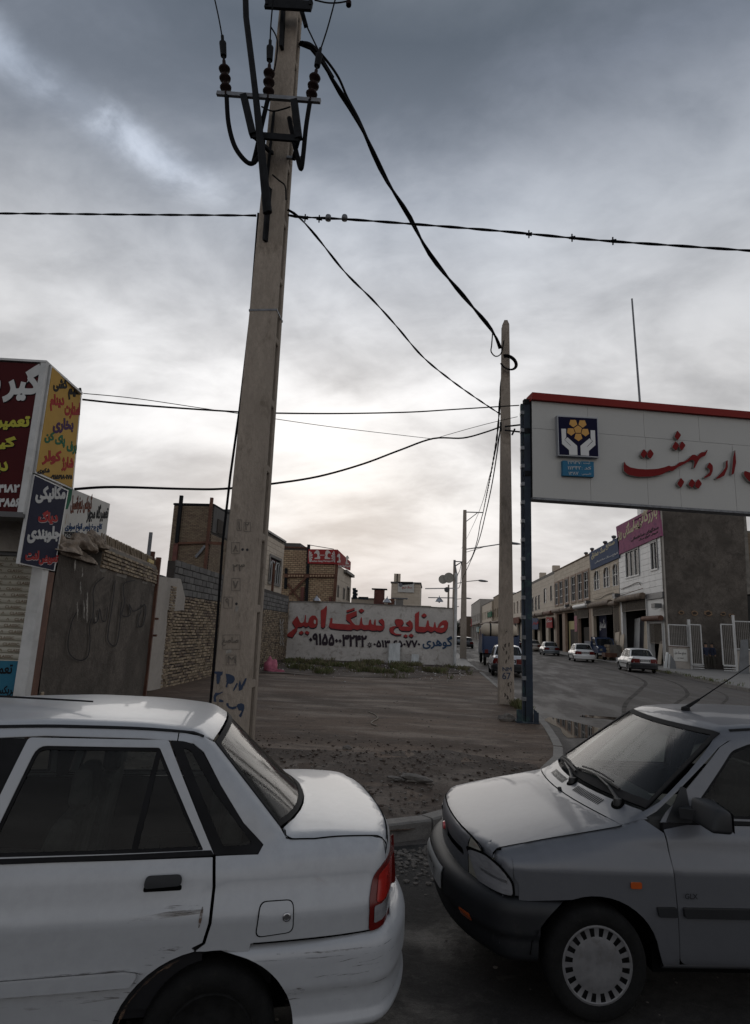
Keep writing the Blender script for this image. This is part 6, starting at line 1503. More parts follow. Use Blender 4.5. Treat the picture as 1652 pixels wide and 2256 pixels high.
# ------------------------------------------------------------------ shops along the far side of the street (facade plane x = 16.6)
XF = 16.6
def FM_(y0): return frameM((XF, y0, 0), (0, -1, 0), (0, 0, 1))      # u runs back towards the camera, w = -x ... facing the street
SF = frameM((XF, 0, 0), (0, -1, 0), (0, 0, 1))                      # u = -y
def fx(Zf, x, y): p = PX(*Zf(x, y), XF); return p.y, p.z
MT['shutter_mesh'] = mat('shutter_mesh', (.14, .115, .09), .7, .2, var=.3, vscale=4); MT['dark_in'] = mat('dark_shop_interior', (.018, .016, .015), .9, var=.4, vscale=1)
MT['roll'] = mat('shutter_roll', (.17, .125, .09), .8, .1, var=.45, vscale=2, dirt=((.06, .04, .03), 4, .5, .7))
def win(parent, y0, y1, z0, z1, fm, cols=2, rows=1, proud=.0, curtain=None, arch_=False, name='window', sill=None):
    M = SF; u0, u1 = -y1, -y0; t_ = .06; mb = MB()
    mb.box((u0, z0, -.12), (u0 + t_, z1, .02), M); mb.box((u1 - t_, z0, -.12), (u1, z1, .02), M); mb.box((u0 + t_, z0, -.12), (u1 - t_, z0 + t_, .02), M); mb.box((u0 + t_, z1 - t_, -.12), (u1 - t_, z1, .02), M)
    for c in range(1, cols): u = u0 + (u1 - u0) * c / cols; mb.box((u - .03, z0 + t_, -.10), (u + .03, z1 - t_, .0), M)
    for c in range(1, rows): v = z0 + (z1 - z0) * c / rows; mb.box((u0 + t_, v - .025, -.095), (u1 - t_, v + .025, -.002), M)
    o = mb.build(name, fm, parent)
    MB().box((u0 + t_, z0 + t_, -.09), (u1 - t_, z1 - t_, -.075), M).build('pane', MT['win_glass'], o)
    MB().box((u0 + .02, z0 + .02, -.55), (u1 - .02, z1 - .02, -.20), M).build('curtain', curtain or MT['curtain'], o)
    if sill: MB().box((u0 - .08, z0 - .09, -.05), (u1 + .08, z0 - .002, .08), M).build('sill', sill, o)
    return o
MT['win_glass'] = glassmat('window_glass', (.7, .72, .7), .5, .02, .3); MT['curtain'] = mat('curtain', (.22, .19, .15), .9, var=.4, vscale=3, stretch=(1, 6, .3)); MT['curtain_dark'] = mat('dark_room', (.04, .036, .032), .9)
def block(parent, y0, y1, z0, z1, clad, pw, ph, holes, name='cladding', wallm=None, nmax=300, depth=.03, openings=(), zg=0, xb=9, bond=0, side_near=None):
    """upper storey wall with openings left for windows, faced with stone panels"""
    hs = [(-b, -a, c - z0, d - z0) for a, b, c, d in holes]
    M = frameM((XF, 0, z0), (0, -1, 0), (0, 0, 1)); mb = MB()
    for (p, q, r, s) in clipmul(-y1, -y0, 0, z1 - z0, hs): mb.box((p, r, -.24), (q, s, -.03), M)
    mb.box((-y1, 0, -xb), (-y0, .2, -.25), M); mb.box((-y1, z1 - z0 - .2, -xb), (-y0, z1 - z0 - .001, -.25), M); mb.box((-y1, .2, -xb), (-y1 + .2, z1 - z0 - .2, -.25), M); mb.box((-y0 - .2, .2, -xb), (-y0, z1 - z0 - .2, -.25), M); mb.box((-y1 + .2, .2, -xb), (-y0 - .2, z1 - z0 - .2, -xb + .2), M)
    mb.build('wall', wallm or MT['mortar'], parent)
    M2 = frameM((XF, y1, z0), (0, -1, 0), (0, 0, 1)); hs2 = [(a + y1, b + y1, c, d) for a, b, c, d in hs]
    masonry(parent, frameM((XF + .03, y1, z0), (0, -1, 0), (0, 0, 1)), y1 - y0, z1 - z0, pw, ph, .012, clad, holes=hs2, depth=depth, nmax=nmax, name='stone_panel', stuff='stone_panels', jit=.002, bond=bond, near_u=y1 - y0)
def ground_floor(parent, y0, y1, z1, opens, pier, xb=7, label=None):
    """piers between openings, dark interior behind"""
    hs = [(-b, -a, .0, d) for a, b, d in opens]; mb = MB()
    for (p, q, r, s) in clipmul(-y1, -y0, 0, z1, hs): mb.box((p, r, -.3), (q, s, 0), SF)
    mb.build('ground_floor_wall', pier, parent)
    mb = MB(); mb.box((-y1, 0, -xb - .1), (-y0, z1 - .02, -xb), SF); mb.box((-y1, 0, -xb), (-y1 + .1, z1 - .02, -.31), SF); mb.box((-y0 - .1, 0, -xb), (-y0, z1 - .02, -.31), SF); mb.box((-y1, .131, -xb), (-y0, .16, -.3), SF); mb.box((-y1, z1 - .12, -xb), (-y0, z1 - .02, -.31), SF)
    mb.build('shop_interior', MT['dark_in'], parent)
def roll(parent, y0, y1, z, r=.22, m=None):
    MB().tube([(XF - .28, y0, z), (XF - .28, y1, z)], r, 10).build('shutter_roll', m or MT['roll'], parent, smooth='auto')
def lattice_shutter(parent, y0, y1, z0, z1, x=XF - .06, step=.16, r=.010):
    mb = MB(); n = int((y1 - y0) / step)
    for i in range(-int((z1 - z0) / step), n + 1):
        ya = y0 + i * step; yb2 = ya + (z1 - z0); a0 = max(ya, y0); a1 = min(yb2, y1)
        if a1 > a0: mb.bar((x, a0, z0 + a0 - ya), (x, a1, z0 + a1 - ya), r * 2, r * 2); mb.bar((x, a0, z1 - (a0 - ya)), (x, a1, z1 - (a1 - ya)), r * 2, r * 2)
    mb.bar((x, y0, z0), (x, y1, z0), .05, .05); mb.build('lattice_shutter', MT['shutter_mesh'], parent)
def sboard(name, label, pts, Zf, w0, w1, m, texts, cat='sign'):
    q = [PX(*Zf(*p), XF - w1) for p in pts]; c = sum(q, Vector()) / len(q)
    t = thing(name, label, cat, c); F_ = frameM((XF - w1, 0, 0), (0, -1, 0), (0, 0, 1)); uv = [(-a.y, a.z) for a in q]
    A = sum(uv[i][0] * uv[(i + 1) % len(uv)][1] - uv[(i + 1) % len(uv)][0] * uv[i][1] for i in range(len(uv)))
    if A < 0: uv = uv[::-1]
    MB().prism(uv, F_, w0 - w1, 0).build('board', m, t)
    for s, cx, cy, w_, h, tm in texts:
        inv = F_.inverted(); n = F_.col[2].to_3d(); l = inv @ PP(*Zf(cx - w_ / 2, cy + texts_sl * w_ / 2), F_.translation, n) if False else inv @ PX(*Zf(cx - w_ / 2, cy), XF - w1); r_ = inv @ PX(*Zf(cx + w_ / 2, cy), XF - w1)
        cu_ = inv @ PX(*Zf(cx, cy), XF - w1); t1 = inv @ PX(*Zf(cx, cy - h / 2), XF - w1); t2 = inv @ PX(*Zf(cx, cy + h / 2), XF - w1)
        o = flat_text(s, 1, F_ @ Matrix.Translation((cu_.x, cu_.y, 0)), tm, 'lettering', .03, .02, fit=(r_.x - l.x, t1.y - t2.y)); o.parent = t; o.location = -t.location
    return t
S_PINK = sgn('sign_pink', (.25, .085, .15), dirt=((.12, .05, .11), 2, .5, .7)); S_BL3 = sgn('sign_slate_blue', (.055, .075, .13)); T_CREAM = sgn('letter_cream', (.45, .40, .27)); S_REDS = sgn('sign_red', (.27, .035, .035))
# -- building A: white tile, grey flank
A_ = thing('white_tiled_shop', 'white tiled shop with pink sign and bare grey side wall, nearest of the row', 'building', (XF, 50, 0))
yA0, yA1, zt_ = 45.42, 55.9, 11.65
wA = [(50.52, 54.0, 7.15, 9.35), (46.45, 47.85, 7.2, 9.3)]
block(A_, yA0, yA1, 5.45, 11.55, MT['white_tile'], 1.25, .46, wA, nmax=220, xb=6)
for i, (a, b, c_, d_) in enumerate(wA):
    MB().box((-b - .12, d_, 0), (-a + .12, d_ + .16, .06), SF).box((-a, c_, 0), (-a + .12, d_, .06), SF).build('window_surround', MT['frame_dark'], A_)
    win(A_, a, b, c_, d_, MT['frame_white'], cols=3 if i == 0 else 2, sill=MT['frame_white'])
ground_floor(A_, yA0, yA1, 5.45, [(49.1, 55.4, 5.2), (46.1, 48.7, 3.2)], MT['white_tile'][1], xb=6)
for (p, q, r, s) in ((45.46, 48.95, 5.0, 5.42),): MB().box((-q, r, .001), (-p, s, .14), SF).build('band', MT['frame_dark'], A_)
roll(A_, 49.2, 55.8, 5.35, .26); MB().bar((XF - .3, 49.0, 5.9), (XF - .3, 55.9, 5.62), .04, .04).build('shutter_rail', MT['rust'], A_)
roll(A_, 45.6, 49.3, 3.55, .20, MT['rust']); lattice_shutter(A_, 49.2, 55.3, 4.3, 5.15); lattice_shutter(A_, 46.15, 48.6, 1.75, 3.15)
MB().bar((XF - .04, 49.15, .14), (XF - .04, 49.15, 5.2), .08, .08).bar((XF - .04, 48.8, .14), (XF - .04, 48.8, 3.3), .08, .1).bar((XF - .04, 46.05, .14), (XF - .04, 46.05, 3.3), .08, .08).build('door_jamb', MT['white_paint'], A_)
# flank wall facing the camera
Fl = frameM((XF - .02, yA0 - .002, 0), (1, 0, 0), (0, 0, 1))
V, T = tri([(0, 0), (5.5, 0), (5.85, 11.6), (0, 11.6)], .6); mb = MB(); mb.add([Fl @ Vector((u, v, .02 + .03 * pnoise(u, v, .9, 5))) for u, v in V], T); mb.build('flank_render', MT['grey_plaster'], A_, smooth=True)
mb = MB(); mb.box((0, 0, -.25), (5.84, 11.58, -.01), Fl); mb.build('flank_wall', MT['mortar'], A_)
MB().box((.0, .2, .055), (.12, 11.6, .075), Fl).build('flank_edge', MT['old_white'], A_)
MT['hole'] = mat('putlog_hole', (.03, .022, .016), .95); MT['hole_rim'] = mat('broken_brick', (.20, .13, .08), .95, var=.4, vscale=9)
for x, y in ((1085, 1035), (1195, 1040), (1308, 1040), (1432, 1045), (1500, 1060)):
    q = PY(*Z5(x, y), yA0 - .06); rr = random.uniform(.22, .34); 
    for nm_, k, mm, e_ in (('hole_rim', 1, MT['hole_rim'], .0), ('wall_hole', .62, MT['hole'], -.01)):
        pts_ = [(q.x + rr * k * math.cos(a) * random.uniform(.7, 1.1), q.z + .7 * rr * k * math.sin(a) * random.uniform(.7, 1.1)) for a in np.arange(0, 6.28, .5)]
        V, T = tri(pts_, 3); MB().add([(a, yA0 - .075 + e_, b) for a, b in V], [t[::1] for t in T]).build(nm_, mm, A_)
MB().box((-.1, 11.58, -6), (5.9, 11.66, .1), Fl).build('roof', MT['roofing'], A_)
MB().box((.2, 11.66, -5.5), (1.2, 12.9, -4.6), frameM((XF, yA0 + .1, 0), (1, 0, 0), (0, 0, 1))).build('stair_hut', MT['white_tile'][0], A_)
sboard('pink_sign', 'faded pink shop sign on the roof edge of the white tiled shop', [(545, 325), (890, 145), (920, 400), (570, 555)], Z5, -.02, .12, S_PINK, [('بازرگانی', 800, 235, 170, 150, T_CREAM), ('زیبا', 722, 300, 66, 100, T_CREAM), ('سنگ', 660, 330, 64, 100, T_CREAM), ('نی ریز', 600, 385, 78, 90, T_CREAM), ('سنگهای ساختمانی', 775, 385, 230, 38, T_BLACK), ('فروش انواع سنگ', 810, 405, 160, 26, T_BLACK)])
# -- building B: arches, blue sign
B_ = thing('arched_window_shop', 'cream stone shop with three arched windows and blue sign', 'building', (XF, 60, 0))
yB0, yB1 = 56.0, 66.0
wB = [(56.15, 57.9, 6.7, 8.75), (58.9, 61.0, 6.75, 8.75), (62.4, 64.5, 6.75, 8.75)]
block(B_, yB0, yB1, 5.3, 10.75, MT['cream'], .9, .36, wB, nmax=160, xb=8, bond=.5)
for a, b, c_, d_ in wB:
    win(B_, a, b, c_, d_ - .0, MT['frame_white'], cols=2, rows=2)
    cu = -(a + b) / 2; hw_ = (b - a) / 2; zc = d_ - hw_ * .75     # spandrels that turn the opening into an arch
    for s_ in (-1, 1):
        ps = [(cu + s_ * hw_, d_ + .01), (cu, d_ + .01)] + [(cu + s_ * hw_ * math.sin(t_), zc + (d_ - zc) * math.cos(t_)) for t_ in np.linspace(0, math.pi / 2, 7)]
        ps = ps if s_ < 0 else ps[::-1]
        MB().prism(ps[::-1], SF, -.14, .03).build('arch_spandrel', MT['cream'][1], B_)
ground_floor(B_, yB0, yB1, 5.3, [(58.2, 65.2, 4.9)], MT['cream'][1], xb=8)
roll(B_, 58.0, 65.6, 5.25, .28); roll(B_, 56.1, 58.0, 5.1, .25); lattice_shutter(B_, 58.2, 65.2, 4.2, 4.9); lattice_shutter(B_, 56.2, 58.0, .3, 4.8, XF - .05)
MB().box((-yB1, 10.752, -8), (-yB0, 10.85, .05), SF).build('roof', MT['roofing'], B_)
sboard('slate_blue_sign', 'slate blue shop sign above the arched windows', [(325, 540), (570, 408), (570, 580), (335, 685)], Z5, -.02, .12, S_BL3, [('صنایع', 497, 475, 76, 60, T_CREAM), ('سنگ', 433, 515, 44, 48, T_CREAM), ('صدیق', 372, 560, 60, 56, T_CREAM), ('انواع سنگ ساختمانی', 460, 585, 190, 24, T_WHITE)])
bn = thing('hanging_banner', 'dark blue banner with white script hanging in the arched shop doorway', 'banner', (XF + .4, 63.5, 2.5)); MB().box((-64.9, 1.9, -.5), (-62.2, 4.6, -.48), SF).build('cloth', S_NAVY, bn)
o = flat_text('سنگ صدیق', 1, frameM((XF + .46, 63.5, 3.3), (0, -1, 0), (0, 0, 1)), T_WHITE, 'lettering', .03, .01, fit=(2.2, 1.2)); o.parent = bn; o.location = -bn.location
# -- building C: six rectangular windows
C_ = thing('six_window_shop', 'beige stone shop with a row of six framed windows', 'building', (XF, 75, 0))
yC0, yC1 = 66.1, 85.0
ws_ = []
for i, (a, b) in enumerate(((282, 322), (232, 268), (178, 212), (125, 155), (80, 108), (43, 68))):
    yb_ = fx(Z5, b, 800)[0]; ya_ = fx(Z5, a, 800)[0]; ws_.append((yb_, ya_, 6.15, 9.05))
block(C_, yC0, yC1, 5.4, 10.72, MT['cream'], 1.2, .48, ws_, nmax=110, xb=8)
for a, b, c_, d_ in ws_:
    fr = MB(); e = .22
    for bx_ in ((-b - e, c_ - e, -b, d_ + e), (-a, c_ - e, -a + e, d_ + e), (-b, d_, -a, d_ + e), (-b, c_ - e, -a, c_)): fr.box((bx_[0], bx_[1], .0), (bx_[2], bx_[3], .09), SF)
    fr.build('window_surround', mat('rose_stone', (.27, .19, .14), .8, var=.2) if 'rose' not in MT else MT['rose'], C_); 
    if 'rose' not in MT: MT['rose'] = bpy.data.materials['rose_stone']
    win(C_, a, b, c_, d_, MT['frame_white'], cols=2, rows=3)
ground_floor(C_, yC0, yC1, 5.4, [(67.0, 71.8, 5.0), (73.8, 78.8, 4.9), (80.5, 84, 4.9)], MT['rose'], xb=7)
roll(C_, 66.5, 72.3, 5.35, .26, MT['white_paint']); roll(C_, 73.5, 79.5, 5.3, .26, MT['roll']); roll(C_, 80, 84.8, 5.3, .26); lattice_shutter(C_, 67, 71.8, 4.1, 5.0); lattice_shutter(C_, 72.0, 73.6, .2, 5.0, XF - .05)
MB().box((-78.8, .15, -.5), (-74.0, 3.9, -.45), SF).build('half_door', mat('pale_yellow_wall', (.40, .34, .16), .8), C_)
MB().box((-77.8, .15, -.42), (-74.6, 2.9, -.40), SF).box((-71, .15, -.42), (-67.3, 3.1, -.40), SF).build('doorway', MT['hole'], C_)
MB().box((-yC1, 10.722, -8), (-yC0, 10.80, .12), SF).build('roof', MT['rose'], C_)
bn = thing('hanging_banner', 'faded pink cloth banner on the pier between two shop doors', 'banner', (XF - .1, 73, 3.5)); MB().box((-73.5, 2.6, .04), (-72.2, 4.4, .06), SF).build('cloth', MT['pink'], bn)
sboard('red_sign', 'small red hanging sign board at the left of the six-window shop', [Z4(1090, 1175), Z4(1145, 1178), Z4(1148, 1283), Z4(1090, 1283)], lambda x, y: (x, y), .35, .45, S_REDS, [('سنگ', *Z4(1118, 1210), 12, 7, T_WHITE)])
sboard('blue_sign', 'small blue and red hanging sign board beyond the red one', [Z4(950, 1185), Z4(1005, 1185), Z4(1007, 1298), Z4(950, 1300)], lambda x, y: (x, y), .35, .45, S_BL3, [('فروش', *Z4(978, 1235), 14, 8, T_RED)])
Q5 = ZZ(2160, 1960, 943 / 840)
for par, x, y in ((C_, 212, 505), (B_, 340, 474), (C_, 118, 521), (A_, 520, 520)):
    p = PX(*Q5(x, y), XF - .45); MB().box((p.x - .2, p.y - .35, p.z - .16), (p.x + .3, p.y + .35, p.z + .16)).build('shop_lamp', MT['frame_dark'], par); MB().box((p.x - .15, p.y - .3, p.z - .26), (p.x + .1, p.y + .3, p.z - .165)).build('lamp_glass', MT['frame_white'], par)
for par, pts in ((A_, ((365, 447), (400, 432), (440, 415), (452, 428))), (B_, ((240, 490), (270, 488), (300, 470), (330, 462)))):
    MB().tube(catmull([tuple(PX(*Q5(*q), XF - .08)) for q in pts], 5), .03, 5).build('wire', MT['shutter_mesh'], par)
# -- building D and the ones beyond
D_ = thing('three_window_shop', 'pale stone shop with narrow dark windows beyond the six-window one', 'building', (XF, 95, 0))
zD = 10.9; wD = [fx(Z4, 1215, 900)[0], fx(Z4, 1180, 900)[0]]
yD0, yD1 = 85.1, 105
wd = [(a, b, c_, d_) for a, b, c_, d_ in ((86.2, 87.8, 6.0, 9.0) if False else (0, 0, 0, 0),) if b]
for xa, xb_, ya, yb_ in ((1065, 1092, 885, 1035), (1130, 1150, 858, 1015), (950, 968, 978, 1120), (980, 998, 965, 1110), (1010, 1028, 952, 1100)):
    y1_, zt1 = fx(Z4, xa, ya); y0_, zb1 = fx(Z4, xb_, yb_); zt1 = fx(Z4, (xa + xb_) / 2, ya)[1]; zb1 = fx(Z4, (xa + xb_) / 2, yb_)[1]; wd.append((y0_, y1_, zb1, zt1))
wd = [q for q in wd if yD0 < q[0] and q[1] < yD1]
block(D_, yD0, yD1, 5.5, 10.9, MT['beige'], 1.5, .55, wd, nmax=0, xb=8)
for a, b, c_, d_ in wd: win(D_, a, b, c_, d_, MT['frame_dark'], cols=1, curtain=MT['curtain_dark'])
ground_floor(D_, yD0, yD1, 5.5, [(86, 90, 4.6), (92, 97, 4.6), (99, 104, 4.6)], MT['cream'][1], xb=6)
roll(D_, 86, 91, 5.2, .3, MT['rust']); roll(D_, 92, 98, 5.2, .3); roll(D_, 99, 104, 5.2, .3)
for k, (yy) in enumerate((85.6, 96.0)): MB().box((-yy - .8, 10.9, -.9), (-yy, 11.7, .05), SF).build('chimney', MT['beige'][1], D_)
def far_block(name, label, y0, y1, h, m, xf=XF, nwin=4, gm=None, xb=9, zs=5.3, wm=None, roofh=0):
    t = thing(name, label, 'building', (xf, y0, 0)); S = frameM((xf, 0, 0), (0, -1, 0), (0, 0, 1)); L_ = y1 - y0
    hs = [(-(y0 + L_ * (i + .72) / nwin), -(y0 + L_ * (i + .28) / nwin), zs + .9, zs + 3.2) for i in range(nwin)] + [(-(y0 + L_ * (i + .85) / max(1, nwin - 1)), -(y0 + L_ * (i + .15) / max(1, nwin - 1)), .14, zs - .7) for i in range(nwin - 1)]
    mb = MB()
    for (p, q, r, s) in clipmul(-y1, -y0, 0, h, [x_ for x_ in hs if x_[3] < h]): mb.box((p, r, -.3), (q, s, 0), S)
    mb.box((-y1, 0, -xb), (-y1 + .3, h, -.301), S); mb.box((-y0 - .3, 0, -xb), (-y0, h, -.301), S); mb.build('wall', m, t)
    MB().box((-y1, h, -xb), (-y0, h + .12, .1), S).build('roof', MT['roofing'], t)
    mb = MB()
    for (p, q, r, s) in hs: 
        if s < h: mb.box((p + .01, r, -.9), (q - .01, s, -.28), S)
    mb.build('dark_openings', MT['dark_in'], t)
    for (p, q, r, s) in hs[:nwin]:
        if s < h:
            w_ = MB().box((p, (r + s) / 2 - .04, -.26), (q, (r + s) / 2 + .04, -.18), S).box(((p + q) / 2 - .04, r, -.17), ((p + q) / 2 + .04, s, -.1), S).build('window', MT['frame_white'], t)
    MB().tube([(xf - .3, y0 + .5, zs - .2), (xf - .3, y1 - .5, zs - .2)], .3, 8).build('shutter_roll', MT['roll'], t)
    return t
far_block('brown_shop', 'brown shop front beyond the narrow-windowed one, behind the far pole', 105.1, 129, 10.2, MT['beige'][2], nwin=5)
far_block('pale_shop', 'pale two-storey shop far down the street', 129.2, 148, 10.6, MT['white_tile'][1], nwin=4)
far_block('brick_shop', 'brick-fronted shop with a darker gable far down the street', 148.2, 166, 11.6, BR[0], nwin=4, xf=16.2)
far_block('cream_shop', 'cream shop with a green sign far down the street', 166.2, 199, 10.7, MT['cream'][0], nwin=6, xf=15.8)
far_block('tall_grey_shop', 'taller grey building near the end of the street', 199.2, 245, 13.0, MT['old_white'], nwin=6, xf=15.2)
far_block('end_shop', 'last low brown building of the right-hand row', 246, 300, 8.5, BR[3], nwin=6, xf=13)
for (a, b, c_, d_, X_, m_, lab) in ((512, 1130, 552, 1170, 15.9, T_GREEN, 'small green sign on the far cream shop'), (305, 1205, 347, 1272, 13.2, S_REDS, 'red sign board standing out near the end of the street'), (556, 1265, 590, 1325, 16.0, S_REDS, 'narrow red sign on the pier of the distant brick shop'), (430, 1290, 465, 1345, 15.2, S_YEL, 'pale yellow sign on a distant shop front'), (398, 1275, 425, 1325, 15.1, mat('sign_teal', (.05, .13, .13), .6), 'teal sign on a distant shop front'), (765, 1185, 830, 1235, 16.2, T_BROWN, 'brown lettered sign board over the far brown shop')):
    p = PX(*Z4(a, b), X_); q = PX(*Z4(c_, d_), X_); yy0, yy1 = min(p.y, q.y), max(p.y, q.y); yy1 = min(yy1, yy0 + 14)
    tag(MB().box((X_ - .3, yy0, min(p.z, q.z)), (X_ - .12, yy0 + 2.2 if lab.startswith('red') else yy1, max(p.z, q.z))).build('shop_sign', m_), lab, 'sign')
# roof clutter
for (zx, zy, h_, lab) in ((298, 545, .9, 'leftmost of the roof chimneys over the six-window shop'), (348, 510, .9, 'round-capped roof vent beside the blue sign'), (456, 455, .8, 'dark roof vent behind the blue sign'), (528, 410, .9, 'thin roof pipe at the pink sign edge')):
    p = PX(*Z5(zx, zy), XF + 1.5); t = thing('roof_vent', lab, 'chimney', (p.x, p.y, p.z - .9)); MB().tube([(p.x, p.y, 10.3), (p.x, p.y, p.z)], .14, 8).build('pipe', MT['steel'] if 'pipe' in lab else MT['rust'], t); MB().lathe([(0, .18), (.22, .12), (.26, 0), (.2, -.1), (0, -.1)], n=10, M=Matrix.Translation(p)).build('cap', MT['frame_dark'], t, smooth=True)
# street-end: trees, wall, low houses on the left side
tw = thing('end_wall', 'low brown wall closing the view at the end of the street', 'wall', (2, 310, 0)); MB().box((-30, 308, 0), (30, 308.4, 6)).build('wall', BR[3], tw)
def tree(c, h, r, lab, seed, m):
    t = thing('tree', lab, 'tree', c); rs_ = random.Random(seed); c = Vector(c)
    mb = MB(); mb.tube([c, c + Vector((.1, 0, h * .5)), c + Vector((0, .1, h * .8))], [r * .09, r * .06, r * .02], 7)
    for k in range(6): a = rs_.uniform(0, 6.28); mb.tube([c + Vector((0, 0, h * (.3 + .07 * k))), c + Vector((math.cos(a) * r * .7, math.sin(a) * r * .7, h * (.5 + .07 * k)))], [r * .04, r * .01], 5)
    mb.build('trunk', MT['rust'], t); mb = MB()
    for k in range(2600):
        u = Vector((rs_.gauss(0, 1), rs_.gauss(0, 1), rs_.gauss(0, 1))).normalized(); rr = rs_.random() ** .4 * (1 + .35 * pnoise(u.x * 2, u.y * 2 + u.z, 1.3, seed))
        p = c + Vector((u.x * r * rr, u.y * r * rr, h * .62 + u.z * h * .4 * rr)); a = Vector((rs_.gauss(0, 1), rs_.gauss(0, 1), rs_.gauss(0, 1))).normalized() * .28; b = a.orthogonal().normalized() * .17
        mb.add([p - a, p - b, p + a, p + b], [(0, 1, 2, 3)])
    mb.build('crown', m, t)
MT['leaf'] = mat('tree_leaves', (.035, .05, .022), .7, var=.5, vscale=.8)
tree((6.5, 296, 0), 9, 4.2, 'dark tree left of centre at the end of the street', 1, MT['leaf']); tree((1, 300, 0), 10.5, 4.5, 'tallest dark tree at the end of the street', 2, MT['leaf']); tree((11, 303, 0), 8, 4, 'low dark tree by the last building of the street', 3, MT['leaf'])
lh = thing('left_row_house', 'beige wall and house side along the left pavement beyond the painted wall', 'building', (1.1, 62, 0)); MB().box((-6, 60, 0), (.75, 80, 3.9)).build('wall', MT['beige'][1], lh); MB().box((-6.1, 59.9, 3.9), (.85, 80.1, 4.05)).build('roof', MT['roofing'], lh)
lh = thing('left_row_house', 'farther beige house on the left side of the street', 'building', (1.1, 90, 0)); MB().box((-8, 88, 0), (.9, 130, 5)).build('wall', MT['cream'][2], lh); MB().box((-8.1, 87.9, 5), (1.0, 130.1, 5.15)).build('roof', MT['roofing'], lh)
tag(MB().box((.78, 62, 2.9), (1.3, 62.1, 4.4)).build('shop_sign', S_WHITE), 'small white sign on the left pavement above a red one', 'sign'); tag(MB().box((.78, 64, 1.6), (1.4, 64.1, 2.8)).build('shop_sign', S_REDS), 'small red sign on the left pavement behind the lamp post', 'sign')

# ------------------------------------------------------------------ yard with iron gates beside the grey flank
YG = 44.0
MT['fence_paint'] = mat('fence_paint', (.18, .17, .155), .8, var=.3, vscale=4, dirt=((.13, .10, .08), 5, .5, .75))
fw = thing('yard_fence', 'white barred fence on low wall at left of the yard gate', 'fence', (17, YG, 0)); GM = frameM((0, YG, 0), (1, 0, 0), (0, 0, 1))
def bars(parent, x0, x1, z0, z1, step=.11, name='bar', y=YG, yaw=0, piv=None):
    me = MB().box((-.024, -.02, 0), (.024, .02, 1)).mesh(name, MT['fence_paint']); n = max(1, int((x1 - x0) / step)); k = 0
    ca, sa = math.cos(yaw), math.sin(yaw)
    T_ = lambda x: (piv + (x - piv) * ca, y + (x - piv) * sa) if piv is not None else (x, y)
    for i in range(n):
        x = x0 + (i + .5) * (x1 - x0) / n; px_, py_ = T_(x); inst(name, me, parent, (px_, py_, z0), (0, 0, yaw), (1, 1, z1 - z0))
    a0, a1 = T_(x0), T_(x1)
    for z in (z0, z1): MB().bar((*a0, z), (*a1, z), .06, .07).build('rail', MT['white_paint'], parent)
    MB().bar((*a0, z0), (*a0, z1), .07, .07, (1, 0, 0)).build('stile', MT['white_paint'], parent); MB().bar((*a1, z0), (*a1, z1), .07, .07, (1, 0, 0)).build('stile', MT['white_paint'], parent)
bars(fw, 16.22, 17.45, 1.62, 3.05); MB().box((16.2, YG - .1, .1), (17.5, YG + .1, 1.56)).build('low_wall', MT['old_white'], fw); MB().box((16.18, YG - .14, 1.56), (17.52, YG + .14, 1.6)).build('wall_cap', MT['rust'], fw)
MB().box((17.5, YG - .08, 0), (17.66, YG + .08, 3.45)).build('gate_post', MT['white_paint'], fw)
g1 = thing('yard_gate', 'open left leaf of the white barred yard gate', 'gate', (17.7, YG, 0)); bars(g1, 17.5, 18.2, .45, 3.1, y=YG - .35, step=.1)
for z in (.2, .34, .46): MB().box((17.55, YG - .45, z), (18.25, YG - .41, z + .05)).build('bottom_rail', MT['white_paint'], g1)
g2 = thing('yard_gate', 'open right leaf of the white barred yard gate', 'gate', (19.8, YG, 0)); bars(g2, 19.52, 20.3, .5, 3.2, y=YG - .35, step=.1)
for z in (.12, .26, .42): MB().box((19.5, YG - .45, z), (20.3, YG - .41, z + .06)).build('bottom_rail', MT['white_paint'], g2)
f2 = thing('yard_fence', 'white barred fence right of the yard gate, cut by the picture edge', 'fence', (21, YG, 0)); bars(f2, 20.55, 24.5, 1.6, 3.45, step=.12); MB().box((20.3, YG - .1, .1), (24.5, YG + .1, 1.5)).build('low_wall', MT['old_white'], f2); MB().box((20.25, YG - .15, 1.5), (24.5, YG + .15, 1.56)).build('wall_cap', MT['steel'], f2); MB().box((20.36, YG - .2, 0), (20.52, YG - .11, 3.85)).build('gate_post', MT['white_paint'], f2)
sg = thing('wall_sign', 'small white sign with dark script on the low wall by the yard gate', 'sign', (16.9, YG - .12, 1)); MB().box((16.42, YG - .13, .62), (17.32, YG - .11, 1.42)).build('board', S_WHITE, sg)
o = flat_text('صنایع سنگ بتن', 1, frameM((16.87, YG - .135, 1.15), (1, 0, 0), (0, 0, 1)), T_BLACK, 'lettering', .02, .004, fit=(.75, .25)); o.parent = sg; o.location = -sg.location
o = flat_text('شعبه دو', 1, frameM((16.87, YG - .135, .83), (1, 0, 0), (0, 0, 1)), T_BLACK, 'lettering', .02, .004, fit=(.4, .12)); o.parent = sg; o.location = -sg.location
MT['slab_grey'] = mat('slab_grey', (.10, .105, .11), .5, var=.3, vscale=1.5); MT['slab_dark'] = mat('slab_dark', (.03, .03, .035), .4)
slab('large dark grey stone slab leaning at the right picture edge', [(1565, 1595), (1652, 1610), (1660, 1255), (1598, 1260)], 40.5, .12, MT['slab_grey'], Z5, .05)
slab('white slab leaning behind the white saloon at the yard wall', [(940, 1500), (965, 1505), (985, 1365), (970, 1360)], 43.4, .1, MT['marble'], Z5, .05)
slab('narrow pale slab next to the grey one by the yard wall', [(975, 1505), (990, 1508), (1000, 1380), (990, 1378)], 43.3, .1, MT['marble'], Z5, .05)
